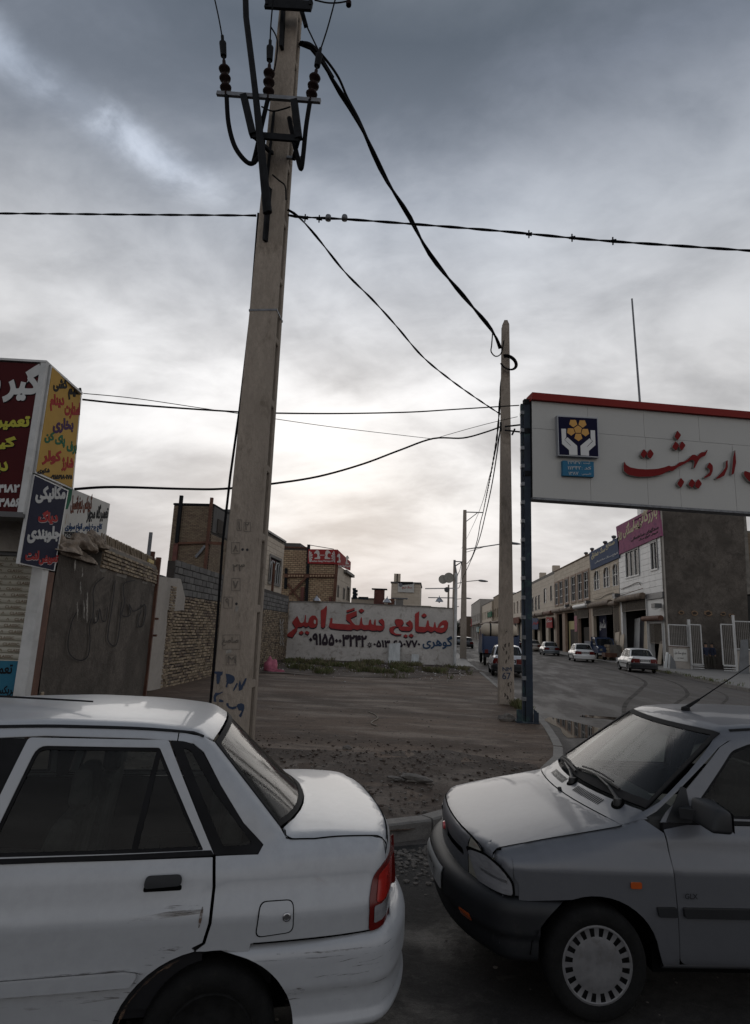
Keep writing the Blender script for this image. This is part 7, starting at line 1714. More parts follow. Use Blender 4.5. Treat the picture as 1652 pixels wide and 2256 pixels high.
slab('blue-grey pointed slab by the yard wall', [(995, 1508), (1045, 1510), (1038, 1440), (1005, 1385)], 43.2, .1, MT['slab_grey'], Z5, .05)
for i, (a, b, c_, d_, e_, m_, lab) in enumerate(((622, 1310, 662, 1105, 53.5, MT['white_tile'][0], 'leftmost pale slab standing in the wide shop doorway'), (665, 1310, 720, 1085, 52.6, MT['white_tile'][2], 'broad white slab standing in the wide shop doorway'), (722, 1300, 765, 1090, 51.6, MT['slab_dark'], 'black slab standing in the wide shop doorway'), (765, 1300, 800, 1075, 50.6, MT['cream'][2], 'cream slab standing at the right of the wide shop doorway'), (520, 1310, 550, 1200, 57.6, MT['cream'][0], 'tall cream slab against the pier of the arched shop'), (560, 1320, 588, 1220, 56.4, MT['cream'][2], 'shorter cream slab against the pier of the arched shop'), (425, 1240, 450, 1110, 61.5, MT['white_tile'][0], 'pale slab standing inside the arched shop'), (880, 1320, 908, 1275, 47.6, MT['cream'][1], 'small slab leaning in the narrow doorway'))):
    xs_ = XF - .35 if i in (4, 5) else XF + .9
    p = PX(*Z5(a, b), xs_); q = PX(*Z5(c_, d_), xs_); y0_, y1_ = min(p.y, q.y), max(p.y, q.y)
    tag(MB().add([(xs_, y0_, .16), (xs_, y1_, .16), (xs_ + .25, y1_, max(q.z, .8)), (xs_ + .25, y0_, max(q.z, .8) + .1), (xs_ + .06, y0_, .16), (xs_ + .06, y1_, .16), (xs_ + .31, y1_, max(q.z, .8)), (xs_ + .31, y0_, max(q.z, .8) + .1)], [(0, 1, 2, 3), (7, 6, 5, 4), (0, 4, 5, 1), (1, 5, 6, 2), (2, 6, 7, 3), (3, 7, 4, 0)]).build('stone_slab', m_), lab, 'slab')
pl2 = thing('stone_plinth', 'low rubble stone plinth in front of the arched shop', 'wall', (15.6, 55, 0)); masonry(pl2, frameM((15.3, 58.5, .13), (0, -1, 0), (0, 0, 1)), 3.6, 1.3, .4, .26, .03, BR[:3], depth=.06, nmax=60, jit=.02, name='stone_block'); MB().box((15.3, 54.9, .1), (16.2, 58.5, 1.42)).build('core', MT['mortar'], pl2)
# building behind the yard at the right edge
yb2 = thing('yard_building', 'unfinished brick building showing at the right picture edge behind the grey flank', 'building', (26, 52, 0)); MB().box((22.9, 52, 0), (34, 60, 11.2)).build('core', MT['mortar'], yb2); masonry(yb2, frameM((22.9, 52, 0), (1, 0, 0), (0, 0, 1)), 5, 11.1, .22, .085, .014, BRT, depth=.02, nmax=0, jit=.006)
# person standing in the gate
def skin_person(loc, rz, label):
    t = thing('person', label, 'person', loc, rz)
    J = {'pel': (0, 0, .95), 'sp': (0, .01, 1.15), 'ch': (0, 0, 1.36), 'nk': (0, -.01, 1.50), 'hd': (0, -.02, 1.60), 'ht': (0, -.02, 1.74), 'lsh': (-.19, 0, 1.42), 'lel': (-.25, .02, 1.14), 'lwr': (-.20, -.14, .96), 'rsh': (.19, 0, 1.42), 'rel': (.26, .02, 1.14), 'rwr': (.27, -.05, .88), 'lhp': (-.09, 0, .90), 'lkn': (-.11, -.01, .50), 'lan': (-.12, .02, .10), 'lto': (-.13, -.14, .04), 'rhp': (.09, 0, .90), 'rkn': (.12, -.02, .50), 'ran': (.14, .02, .10), 'rto': (.16, -.14, .04)}
    Ed = [('pel', 'sp'), ('sp', 'ch'), ('ch', 'nk'), ('nk', 'hd'), ('hd', 'ht'), ('ch', 'lsh'), ('lsh', 'lel'), ('lel', 'lwr'), ('ch', 'rsh'), ('rsh', 'rel'), ('rel', 'rwr'), ('pel', 'lhp'), ('lhp', 'lkn'), ('lkn', 'lan'), ('lan', 'lto'), ('pel', 'rhp'), ('rhp', 'rkn'), ('rkn', 'ran'), ('ran', 'rto')]
    Rd = {'pel': .15, 'sp': .14, 'ch': .16, 'nk': .06, 'hd': .095, 'ht': .08, 'lsh': .075, 'rsh': .075, 'lel': .05, 'rel': .05, 'lwr': .035, 'rwr': .035, 'lhp': .10, 'rhp': .10, 'lkn': .07, 'rkn': .07, 'lan': .05, 'ran': .05, 'lto': .04, 'rto': .04}
    keys = list(J); me = bpy.data.meshes.new('body'); me.from_pydata([J[k] for k in keys], [(keys.index(a), keys.index(b)) for a, b in Ed], [])
    o = bpy.data.objects.new('body', me); C.objects.link(o); o.parent = t
    md = o.modifiers.new('skin', 'SKIN'); 
    sv = me.skin_vertices[0].data if me.skin_vertices else None
    if sv is None:
        bpy.context.view_layer.objects.active = o; me.attributes; 
        bm = bmesh.new(); bm.from_mesh(me); bm.verts.layers.skin.verify(); bm.to_mesh(me); bm.free(); sv = me.skin_vertices[0].data
    for i, k in enumerate(keys): sv[i].radius = (Rd[k], Rd[k] * .8); 
    sv[0].use_root = True
    md2 = o.modifiers.new('sub', 'SUBSURF'); md2.levels = 2; md2.render_levels = 2
    bpy.context.view_layer.update(); me2 = bpy.data.meshes.new_from_object(o.evaluated_get(bpy.context.evaluated_depsgraph_get())); o.modifiers.clear(); o.data = me2; me2.name = 'body'
    for m_ in (mat('trousers', (.05, .045, .035), .9), mat('jacket', (.018, .025, .05), .9), mat('skin', (.30, .18, .12), .6), mat('shoes', (.02, .02, .02), .6)): me2.materials.append(m_)
    for p in me2.polygons:
        z = p.center.z; p.use_smooth = True; p.material_index = 3 if z < .09 else 2 if (z > 1.49 or (z < .99 and abs(p.center.x) > .17 and z > .80)) else 1 if z > .95 or abs(p.center.x) > .2 else 0
    bm = bmesh.new(); bmesh.ops.create_uvsphere(bm, u_segments=14, v_segments=9, radius=.105)
    for v in bm.verts: v.co = Vector((v.co.x * .95, v.co.y, v.co.z * 1.0)) + Vector((0, .005, 1.705))
    bmesh.ops.delete(bm, geom=[v for v in bm.verts if v.co.z < 1.68 and v.co.y < .02], context='VERTS'); hm = bpy.data.meshes.new('hair'); bm.to_mesh(hm); bm.free(); hm.materials.append(mat('hair', (.012, .01, .008), .8)); ho = bpy.data.objects.new('hair', hm); C.objects.link(ho); ho.parent = t
    MB().add([(-.012, -.115, 1.60), (.012, -.115, 1.60), (0, -.145, 1.605), (0, -.112, 1.65)], [(0, 2, 3), (2, 1, 3), (0, 1, 2)]).build('nose', me2.materials[2], t, world=False)
skin_person((18.85, 44.6, .13), R(12), 'person in dark jacket and trousers standing in the yard gateway')
skin_person((19.45, 45.0, .13), R(-70), 'person in dark clothes half hidden behind the right gate leaf')
# ------------------------------------------------------------------ buildings behind the left boundary wall
XL = -10.9
LB = frameM((XL, 28, 0), (0, 1, 0), (0, 0, 1))    # plane facing +x, u away from camera
def fl(Zf, x, y, X_=XL): p = PX(*Zf(x, y), X_); return p.y, p.z
tb = thing('tall_brick_house', 'tall narrow brick house with dark steel columns behind the left wall', 'building', (XL - 1.4, 28, 0))
yT = 28.0; a = PY(*Z2(178, 205), yT); b = PY(*Z2(470, 205), yT); xL0, zT = a.x, a.z; xR = b.x; print('tall', a, b)
FT = frameM((xL0, yT, 0), (1, 0, 0), (0, 0, 1)); Wd = xR - xL0
MB().box((0, 0, -6), (Wd, zT, -.02), FT).build('core', MT['mortar_dark'], tb)
masonry(tb, FT, Wd, zT - .1, .21, .068, .012, BRT, depth=.012, nmax=300, near_u=Wd / 2, jit=.004, keep=lambda u, v: v > 3.2)
masonry(tb, frameM((xR, yT, 0), (0, 1, 0), (0, 0, 1)), 3.2, zT - 1.45, .21, .068, .012, BRT, depth=.012, nmax=0, jit=.004, keep=lambda u, v: v > 3.2)
MB().box((-.03, zT - .1, -6.02), (Wd + .03, zT - .02, .03), FT).build('roof', MT['dark_steel'], tb)
MB().box((.0, zT - 1.4, .0), (3.2, zT - .12, .03), frameM((xR, yT + .05, 0), (0, 1, 0), (0, 0, 1))).build('board_cladding', mat('weathered_boards', (.09, .085, .08), .9, var=.4, vscale=5, stretch=(1, 8, .4)), tb)
for (x0, y0, x1_, y1_, w_, m_) in ((222, 152, 205, 500, .16, 'dark_steel'), (456, 168, 408, 640, .14, 'rust'), (188, 505, 172, 750, .22, 'rust_red')):
    p, q = PY(*Z2(x0, y0), yT - .1), PY(*Z2(x1_, y1_), yT - .1); q = Vector(((p.x + q.x) / 2, q.y, q.z)); p = Vector((q.x, p.y, p.z)); q.z = min(q.z, 3.0) if y1_ > 600 else q.z
    MB().bar(p, q, w_, .12, (0, 1, 0)).build('steel_column', MT[m_], tb)
MB().bar(PY(*Z2(190, 503), yT - .08), PY(*Z2(425, 495), yT - .08), .08, .10).bar(PY(*Z2(430, 500), yT - .1), PY(*Z2(545, 505), yT - .1), .1, .14).build('steel_beam', MT['rust'], tb)
MB().bar(PY(*Z2(335, 605), yT - .08), PY(*Z2(405, 520), yT - .08), .06, .12).build('brace', MT['steel'], tb)
MB().bar((xR + .05, yT + .6, zT - 1.0), (xR + .05, yT + 1.6, zT - 1.0), .04, .7).build('opening', MT['hole'], tb)
# beige house with framed window
bh_ = thing('beige_house', 'beige stone-faced house with ornate framed window behind the big pole', 'building', (XL, 36, 0))
y0_, y1_ = 31.3, fl(Z2, 990, 490)[0]; zB = fl(Z2, 985, 490)[1]; print('beige', y1_, zB)
wy0, wzt = fl(Z2, 882, 600); wy1, _ = fl(Z2, 958, 640); wzb = fl(Z2, 900, 790)[1]
w2a = fl(Z2, 838, 700)[0]
hs = [(wy0 - y0_, wy1 - y0_, wzb, wzt)]
MB().add([], []);
BHM = frameM((XL - .03, y0_, 0), (0, 1, 0), (0, 0, 1)); mb = MB()
for (p, q, r, s) in clipmul(0, y1_ - y0_, 0, zB, hs): mb.box((p, r, -.25), (q, s, -.0), BHM)
mb.box((0, 0, -1.8), (.2, zB, -.26), BHM); mb.box((y1_ - y0_ - .2, 0, -1.8), (y1_ - y0_, zB, -.26), BHM); mb.build('wall', MT['mortar'], bh_)
masonry(bh_, BHM, y1_ - y0_, zB - .05, .9, .32, .01, MT['beige'], holes=hs, depth=.03, nmax=260, near_u=(y1_ - y0_), jit=.002, name='stone_panel', stuff='stone_panels', keep=lambda u, v: v > 3, bond=.5)
MB().box((-.05, zB - .05, -1.85), (y1_ - y0_ + .06, zB + .08, .14), BHM).build('roof', MT['frame_dark'], bh_)
fr = MB(); e = .18
for bx_ in ((wy0 - e, wzb - e, wy0, wzt + e), (wy1, wzb - e, wy1 + e, wzt + e), (wy0, wzt, wy1, wzt + e), (wy0, wzb - e, wy1, wzb)): fr.box((bx_[0] - y0_, bx_[1], .03), (bx_[2] - y0_, bx_[3], .10), BHM)
fr.build('window_surround', MT['concrete_kerb'], bh_)
wn = MB(); wn.box((wy0 - y0_, wzb, -.1), (wy1 - y0_, wzt, -.08), BHM); wo_ = wn.build('window', MT['glass_dark'], bh_)
gr_ = MB()
for i in range(6): u = wy0 - y0_ + (wy1 - wy0) * i / 5; gr_.bar(BHM @ Vector((u, wzb, .05)), BHM @ Vector((u, wzt - .1 - .3 * abs(i - 2.5) / 2.5, .05)), .05, .05)
for a_ in (0, 1):
    gr_.tube([BHM @ Vector((wy0 - y0_ + (wy1 - wy0) * (.25 + .5 * a_ + .23 * math.cos(t_)), wzt - .75 + .55 * math.sin(t_), .06)) for t_ in np.linspace(0, math.pi, 9)], .035, 5)
gr_.build('window_grille', MT['frame_white'], wo_)
p = PX(*Z2(912, 650), XL + .5); q = PX(*Z2(903, 825), XL + .5); MB().bar((p.x, p.y, p.z), (p.x, p.y, 2.5), .14, .14, (0, 1, 0)).build('steel_column', MT['rust'], bh_)
p = PX(*Z2(838, 565), XL + .05); q = PX(*Z2(830, 800), XL + .05); MB().bar(p, (p.x, p.y, q.z), .15, .1, (0, 1, 0)).build('door_edge', MT['dark_steel'], bh_)
# house with the red banner
XR2 = -8.35; yR = 50.0
rb = thing('red_banner_house', 'clay block house with rusty steel frame and red banner, behind the painted wall', 'building', (XR2 - 3, yR, 0))
p = PY(*Z2(985, 540), yR); q = PY(*Z2(1378, 550), yR); zR = PY(*Z2(1378, 655), yR).z; xa = p.x; zC = PY(*Z2(1150, 540), yR).z; XR2 = q.x
FR = frameM((xa, yR, 0), (1, 0, 0), (0, 0, 1)); Wr = XR2 - xa; usp = (FR.inverted() @ PY(*Z2(1160, 540), yR)).x; print('redhouse', xa, XR2, zR, zC, usp)
MB().box((-2, 0, -7), (usp, zC, -.03), FR).box((usp, 0, -7), (Wr - .04, zR, -.03), FR).build('core', MT['stain'], rb)
masonry(rb, frameM((xa - 2, yR, 0), (1, 0, 0), (0, 0, 1)), usp + 2, zC - .12, .38, .165, .03, BRC, depth=.012, nmax=150, near_u=usp + 2, jit=.003, name='clay_block', keep=lambda u, v: v > 2.8)
masonry(rb, frameM((xa + usp, yR, 0), (1, 0, 0), (0, 0, 1)), Wr - usp, zR, .38, .165, .03, BRC, depth=.012, nmax=150, near_u=0, jit=.003, name='clay_block', keep=lambda u, v: v > 2.8)
MB().box((-2, zC, -7), (usp - .1, zC + .12, .05), FR).build('roof', MT['rust'], rb)
MB().box((-1.4, zC + .12, -3), (usp - .8, zC + .5, -.5), FR).build('roof_board', MT['roofing'], rb)
def fbar(x0, y0, x1_, y1_, w_, m_='rust', nm='steel_column', dy=.1): MB().bar(PY(*Z2(x0, y0), yR - dy), PY(*Z2(x1_, y1_), yR - dy), w_, .14, (0, 1, 0)).build(nm, MT[m_], rb)
fbar(1166, 512, 1148, 925, .24, 'dark_steel'); fbar(1372, 655, 1352, 930, .24, 'rust'); fbar(985, 740, 1370, 742, .30, 'rust', 'steel_beam', .12); fbar(1000, 685, 994, 835, .22, 'dark_steel'); fbar(1145, 755, 1025, 880, .18, 'rust', 'brace', .14); fbar(1010, 800, 1100, 920, .14, 'rust', 'brace', .14); fbar(1122, 825, 1115, 925, .30, 'rust_red'); fbar(1325, 895, 1325, 930, .2, 'rust_red')
dots = MB()
for i in range(17):
    x = 1020 + i * 20
    if abs(x - 1150) < 22: continue
    c = PY(*Z2(x, 741), yR - .29); dots.lathe([(0, 0), (.085, 0)], axis='y', n=8, M=Matrix.Translation(c))
dots.build('beam_holes', BRC[0], rb)['kind'] = 'stuff'
MB().bar(PY(*Z2(1170, 515), yR), PY(*Z2(1350, 545), yR), .05, .05).build('stay_wire', MT['dark_steel'], rb)
# street side of that house
FS = frameM((XR2, yR, 0), (0, 1, 0), (0, 0, 1)); y2 = fl(Z2, 1480, 700, XR2)[0]; z2_ = fl(Z2, 1475, 695, XR2)[1]; print('side', y2, z2_)
hs = []
for (xa_, xb_, ya_, yb_) in ((1375, 1385, 810, 900), (1418, 1428, 830, 915), (1445, 1462, 822, 925)):
    u0 = fl(Z2, xa_, ya_, XR2)[0] - yR; u1 = fl(Z2, xb_, ya_, XR2)[0] - yR; hs.append((max(.1, u0), max(.6, u1), max(3.0, fl(Z2, (xa_ + xb_) / 2, yb_, XR2)[1]), fl(Z2, (xa_ + xb_) / 2, ya_, XR2)[1]))
mb = MB()
for (p_, q_, r_, s_) in clipmul(0, y2 - yR, 0, zR, hs): mb.box((p_, r_, -.2), (q_, s_, .0), FS)
mb.build('street_wall', MT['beige'][0], rb)
masonry(rb, FS, y2 - yR, zR, 1.6, .6, .012, MT['beige'], holes=hs, depth=.02, nmax=60, jit=.001, name='stone_panel', keep=lambda u, v: v > 2.8)
mb = MB()
for h_ in hs: mb.box((h_[0], h_[2], -.8), (h_[1], h_[3], -.25), FS)
mb.build('window_recess', MT['hole'], rb)
for h_ in hs: MB().box((h_[0], h_[2], .021), (h_[0] + .12, h_[3], .07), FS).box((h_[1] - .12, h_[2], .021), (h_[1], h_[3], .07), FS).box((h_[0] + .12, h_[3] - .12, .021), (h_[1] - .12, h_[3], .07), FS).build('window', MT['concrete_kerb'], rb)
MB().box((4, zR - .3, -.1), (y2 - yR + .3, zR - .05, .3), FS).build('cornice', MT['concrete_kerb'], rb)
# red banner, front and side
rbn = thing('red_banner', 'red corner banner with white column capital drawings and Latin name', 'banner', (XR2, yR, zR))
F1 = frameM((xa, yR - .18, 0), (1, 0, 0), (0, 0, 1)); ppoly('banner_front', [(1162, 545), (1378, 548), (1378, 656), (1158, 650)], Z2, F1, -.1, 0, S_REDS, rbn)
F2_ = frameM((XR2 + .15, yR, 0), (0, 1, 0), (0, 0, 1)); ppoly('banner_side', [(1380, 550), (1475, 640), (1472, 702), (1380, 662)], Z2, F2_, -.1, 0, S_REDS, rbn)
T_W2 = sgn('print_white', (.50, .47, .44))
zt_text('Roshan Sang Persepolis', 1262, 634, 168, 17, T_W2, rbn, Z2, F1, bold=.03, ext=.008); zt_text('RSPCO', 1265, 590, 36, 9, T_W2, rbn, Z2, F1, bold=.03, ext=.008)
def bull(cx, s): return [[(cx + s * x, y) for x, y in ((-2, 555), (10, 552), (20, 560), (24, 578), (20, 592), (28, 605), (26, 618), (-14, 618), (-14, 610), (4, 606), (8, 592), (4, 580), (-6, 574), (-14, 582), (-16, 572), (-8, 562))]]
trace('capital_drawing', bull(1222, 1) + bull(1310, -1), Z2, F1, T_W2, rbn, ext=.008)
for cx in (1166, 1360): trace('rosette', [[(cx, 600), (cx + 26 * math.cos(a), 600 + 40 * math.sin(a)), (cx + 30 * math.cos(a + .18), 600 + 44 * math.sin(a + .18)), (cx + 26 * math.cos(a + .36), 600 + 40 * math.sin(a + .36))] for a in (np.arange(-1.5, 1.5, .5) if cx < 1200 else np.arange(1.6, 4.6, .5))], Z2, F1, T_W2, rbn, ext=.008)
zt_text('Roshan Sang Persepolis', 1428, 672, 84, 24, T_W2, rbn, Z2, F2_, bold=.02, ext=.008); trace('capital_drawing', [[(x + 190 - 30 * (i == 0) , y + 25 + 14 * i) for x, y in q] for i, q in enumerate(bull(1222, .6) + bull(1262, -.6))], Z2, F2_, T_W2, rbn, ext=.008)
# beige tower with banner, far
yW = 80; p = PY(*Z3(962, 268), yW); q = PY(*Z3(1202, 275), yW); ft = thing('beige_tower', 'beige block with white shop banner far behind the painted wall', 'building', (p.x, yW, 0)); Wt = q.x - p.x
FT2 = frameM((p.x, yW, 0), (1, 0, 0), (0, 0, 1)); MB().box((0, 0, -8), (Wt, p.z, -.03), FT2).build('core', MT['beige'][1], ft); masonry(ft, FT2, Wt, p.z - .1, 1.2, .42, .02, MT['beige'], depth=.0, nmax=150, jit=.002, name='stone_panel', keep=lambda u, v: v > 3)
MB().box((-.1, p.z - .1, -8), (Wt + .1, p.z + .1, .12), FT2).build('roof', MT['roofing'], ft)
for u in (.3, Wt - 3.2): MB().box((u, p.z + .1, -.8), (u + .5, p.z + 1.2, -.3), FT2).build('chimney', MT['beige'][0], ft)
w0_ = FT2.inverted() @ PY(*Z3(972, 420), yW); w1_ = FT2.inverted() @ PY(*Z3(1015, 458), yW); MB().box((w0_.x, w1_.y, .0), (w1_.x, w0_.y, .05), FT2).build('window', MT['glass_dark'], ft); MB().box(((w0_.x + w1_.x) / 2 - .05, w1_.y, .05), ((w0_.x + w1_.x) / 2 + .05, w0_.y, .1), FT2).build('window_frame', MT['frame_white'], ft)
tbn = thing('tower_banner', 'white banner with red script on the beige block, dark strip above', 'banner', (p.x + 5, yW - .2, p.z)); FB = frameM((p.x, yW - .15, 0), (1, 0, 0), (0, 0, 1)); ppoly('cloth', [(1015, 275), (1150, 278), (1148, 353), (1015, 348)], Z3, FB, -.1, 0, S_WHITE, tbn); ppoly('dark_strip', [(1016, 262), (1140, 264), (1140, 282), (1030, 292)], Z3, FB, .0, .02, T_BLACK, tbn)
zt_text('سنگ ترنج', 1090, 312, 80, 26, T_RED, tbn, Z3, FB, bold=.02, ext=.03); trace('emblem', [[(1038 + 16 * math.cos(a), 290 + 16 * math.sin(a)) for a in np.arange(0, 6.28, .5)]], Z3, FB, mat('grey_print', (.12, .12, .14), .7), tbn, ext=.03)
# low walls, pipes between
lwz = PY(*Z3(700, 405), 62).z; l1 = thing('low_beige_wall', 'low beige stone wall seen just above the painted wall', 'wall', (-5, 62, 0)); a = PY(*Z3(630, 405), 62); b = PY(*Z3(965, 410), 62); MB().box((a.x, 62, 0), (b.x, 62.3, lwz)).build('wall', MT['beige'][1], l1); MB().box((a.x, 61.9, lwz), (b.x, 62.4, lwz + .12)).build('coping', MT['concrete_kerb'], l1)
a = PY(*Z3(1205, 460), 90); b = PY(*Z3(1290, 470), 90); l2 = thing('low_beige_wall', 'short piece of low wall right of the beige block', 'wall', (a.x, 90, 0)); MB().box((a.x - 1, 90, 0), (b.x, 90.3, a.z)).build('wall', MT['beige'][0], l2)
c = PY(*Z3(863, 330), 60); ch = thing('rusty_chimney', 'red-brown flat-capped steel stack above the painted wall', 'chimney', (c.x, 60, 0)); MB().box((c.x - .5, 59.8, 0), (c.x + .5, 60.4, c.z)).build('stack', MT['rust_red'], ch); MB().box((c.x - .75, 59.7, c.z), (c.x + .75, 60.5, c.z + .12)).build('cap', MT['dark_steel'], ch)
c = PY(*Z3(1030, 405), 60); ch = thing('pale_stack', 'pale flat-capped stack beside the beige block', 'chimney', (c.x, 60, 0)); MB().box((c.x - .35, 59.8, 0), (c.x + .35, 60.4, c.z)).build('stack', MT['concrete_kerb'], ch); MB().box((c.x - .8, 59.7, c.z), (c.x + .8, 60.5, c.z + .1)).build('cap', MT['steel'], ch)
c = PY(*Z3(960, 405), 58); ch = thing('rusty_stack', 'short rusty post at the left of the beige block', 'chimney', (c.x, 58, 0)); MB().box((c.x - .3, 57.8, 0), (c.x + .3, 58.3, c.z)).build('stack', MT['rust'], ch)
rk = thing('roof_rack', 'dark rack of stacked bars on a roof right of the red banner house', 'rack', (-7, 58, 0)); mb = MB()
for i, (x0, x1_, y_) in enumerate(((642, 668, 325), (645, 682, 340), (642, 672, 355), (645, 682, 368), (642, 674, 385), (640, 678, 396))): mb.bar(PY(*Z3(x0, y_), 58), PY(*Z3(x1_, y_), 58), .3, .22)
mb.bar(PY(*Z3(652, 322), 58), PY(*Z3(652, 405), 58), .15, .15, (0, 1, 0)); mb.build('bars', MT['post_blue'], rk)
mb = MB(); mb.bar(PY(*Z3(690, 398), 58), PY(*Z3(770, 400), 58), .3, .25); mb.bar(PY(*Z3(700, 392), 58), PY(*Z3(765, 394), 58), .3, .1); mb.build('bars', MT['post_blue'], rk)
MT['badge'] = mat('badge', (.45, .05, .05), .3, coat=1)
MT['dash'] = mat('dash', (.05, .05, .05), .8)
MT['hub_dark'] = mat('hub_dark', (.012, .012, .012), .8, 0, var=.4, vscale=20, spec=.1)
MT['paint_white'] = paint('paint_white', (.32, .33, .345), rough=.38, dirtc=(.21, .19, .175))  # base colours of both near cars darkened to stand in for lens falloff
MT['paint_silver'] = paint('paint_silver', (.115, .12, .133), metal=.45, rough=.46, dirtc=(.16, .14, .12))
def car_pose(thc, cu, cf):
    """fit result in camera heading frame -> world: returns location of front axle on the ground and z rotation (local x = rearward)"""
    h = thc - YAW      # heading from +Y, clockwise
    X = cu * math.cos(YAW) - cf * math.sin(YAW); Y = cu * math.sin(YAW) + cf * math.cos(YAW)
    return (X, Y, 0), math.pi / 2 - h
loc, rz = car_pose(R(77.8), -3.022 + .03 * .977, 3.032 + .03 * .211)
white = make_car('white saloon with scraped rear door, seen from its left rear in the left foreground', 'near cars', MT['paint_white'], loc, rz, near='white', bumper=MT['paint_white'])
loc, rz = car_pose(R(87.2), 1.199, 4.25)
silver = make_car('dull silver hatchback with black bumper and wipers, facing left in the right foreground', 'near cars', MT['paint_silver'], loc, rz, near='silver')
# ------------------------------------------------------------------ vehicles in the side street
MT['paint_w2'] = paint('paint_white_clean', (.60, .60, .59)); MT['paint_grey'] = paint('paint_grey', (.16, .175, .19), .4); MT['paint_dark'] = paint('paint_dark', (.04, .042, .05), .3); MT['paint_champ'] = paint('paint_champagne', (.36, .33, .29), .3); MT['paint_blue'] = paint('paint_truck_blue', (.01, .03, .085)); MT['paint_sil2'] = paint('paint_pale_silver', (.44, .45, .47), .2)
SG = 'cars parked in the side street'
def scar(label, x, y, body, rz=-90, sc_=(1, 1, 1), plate=None, bumper=None):
    t = make_car(label, SG, body, (x, y, -.03), R(rz), plate=plate, bumper=bumper, win='glass_side'); t.scale = sc_; return t
# local x runs rearward; rear faces the camera when x points to -Y  (rz = -90): front axle lies farther away
scar('white saloon with black bumper standing alone by the yard fence', 12.95, 41.75, MT['paint_w2'], -93, (1, 1, 1), '۷۸ ۹۴۳ ۸۵')
scar('white rounded saloon with white bumper parked by the blue pickup', 12.62, 54.9, MT['paint_w2'], -93, (1.03, 1.02, 1.03), '۵۴۲ ۳۶', MT['paint_w2'])
scar('grey saloon parked beyond the white rounded one', 12.55, 68.9, MT['paint_grey'], -92, (1.08, 1.02, .98), '۲۲ ۴۱', MT['paint_grey'])
scar('champagne hatchback parked beyond the grey saloon', 13.2, 83.5, MT['paint_champ'], -91, (1, 1, 1.0), '۳۵ ۱۶', MT['paint_champ'])
scar('white car far down the right side of the street', 13.0, 99, MT['paint_w2'], -90)
scar('silver saloon with black bumper parked at the near kerb behind the pole', 3.72, 32.35, MT['paint_sil2'], -92, (1, 1, 1), '۹۳ ۷۷۴')
scar('dark saloon, nearest of the far cars along the left kerb', 4.6, 84, MT['paint_dark'], -90)
scar('grey saloon, second of the far cars along the left kerb', 4.0, 95, MT['paint_grey'], -90)
scar('dark saloon, farthest of the cars along the left kerb', 3.6, 107, MT['paint_dark'], -90)
scar('white car on the left pavement half behind the slender pole', .95, 56, MT['paint_w2'], -90, (.9, .85, 1))
def pickup(label, loc, rz, tank=False, group='blue pickup trucks'):
    t = thing('pickup_truck', label, 'truck', loc, rz, group); m = MT['paint_blue']; SX = Matrix(((1, 0, 0, 0), (0, 0, 1, 0), (0, 1, 0, 0), (0, 0, 0, 1)))
    cab = rnd([(-.9, .55), (-.9, 1.05), (-.25, 1.15), (.25, 1.85), (1.25, 1.88), (1.35, .55)], .08); MB().prism(cab, SX, -.85, .85).build('cab', m, t, world=False, bevel=.03)
    for s in (-1, 1): MB().prism([(-.10, 1.17), (.28, 1.72), (1.15, 1.74), (1.18, 1.17)], SX, s * .853 - .004, s * .853 + .004).build('cab_window', MT['glass_dark'], t, world=False)
    MB().quad((1.356, -.7, 1.25), (1.356, .7, 1.25), (1.342, .7, 1.75), (1.342, -.7, 1.75)).build('rear_window', MT['glass_dark'], t, world=False)
    MB().quad((-.22, -.74, 1.20), (.20, -.70, 1.80), (.20, .70, 1.80), (-.22, .74, 1.20)).build('windscreen', MT['glass_dark'], t, world=False)
    bd = MB(); bd.box((1.42, -.95, .62), (3.9, .95, .74)); bd.build('load_floor', m, t, world=False)
    for s in (-1, 1): MB().box((1.42, s * .95 - .03, .741), (3.9, s * .95 + .03, 1.55)).build('side_board', m, t, world=False)
    MB().box((3.88, -.9, .742), (3.94, .9, 1.45)).build('tailgate', m, t, world=False); MB().box((1.42, -.9, .742), (1.48, .9, 1.95)).build('headboard', m, t, world=False)
    MB().box((-.95, -.5, .35), (3.8, -.35, .6)).box((-.95, .35, .35), (3.8, .5, .6)).build('chassis', MT['lip'], t, world=False)
    for ax in (-.1, 2.75):
        for s in (-1, 1): make_wheel(t, ax, s * .75, hub='rim', detail=False, r=.34)
    for s in (-1, 1): MB().box((3.90, s * .75 - .09, .62), (3.96, s * .75 + .09, .80)).build('tail_lamp', MT['lamp_red'], t, world=False); MB().box((-.93, s * .6 - .12, .75), (-.88, s * .6 + .12, .95)).build('headlamp', MT['lamp_clear'], t, world=False)
    MB().box((3.9, -.85, .42), (3.98, .85, .56)).build('rear_bumper', MT['black_plastic'], t, world=False); MB().box((-1.0, -.85, .42), (-.9, .85, .58)).build('front_bumper', MT['frame_white'], t, world=False)
    return t
pickup('blue truck with raised sideboards parked ahead of the silver saloon at the near kerb', (4.2, 42.5, -.03), R(-90)).scale = (1.05, 1.15, 1.25)
tk = thing('tank', 'cream cylindrical tank with dark straps lying in the blue truck', 'tank', (4.2, 40.5, 2.2)); c = Vector((4.2, 39.4, 2.15))
MB().lathe([(0, -1.15), (.25, -1.10), (.38, -.95), (.42, -.8), (.42, .8), (.38, .95), (.25, 1.1), (0, 1.15)], n=18, M=Matrix.Translation(c) @ Matrix.Rotation(R(90), 4, 'Y')).build('shell', MT['cream'][2], tk, smooth=True)
for dx in (-.55, .35): MB().lathe([(.435, dx - .05), (.435, dx + .05)], n=18, M=Matrix.Translation(c) @ Matrix.Rotation(R(90), 4, 'Y')).build('strap', MT['dark_steel'], tk)
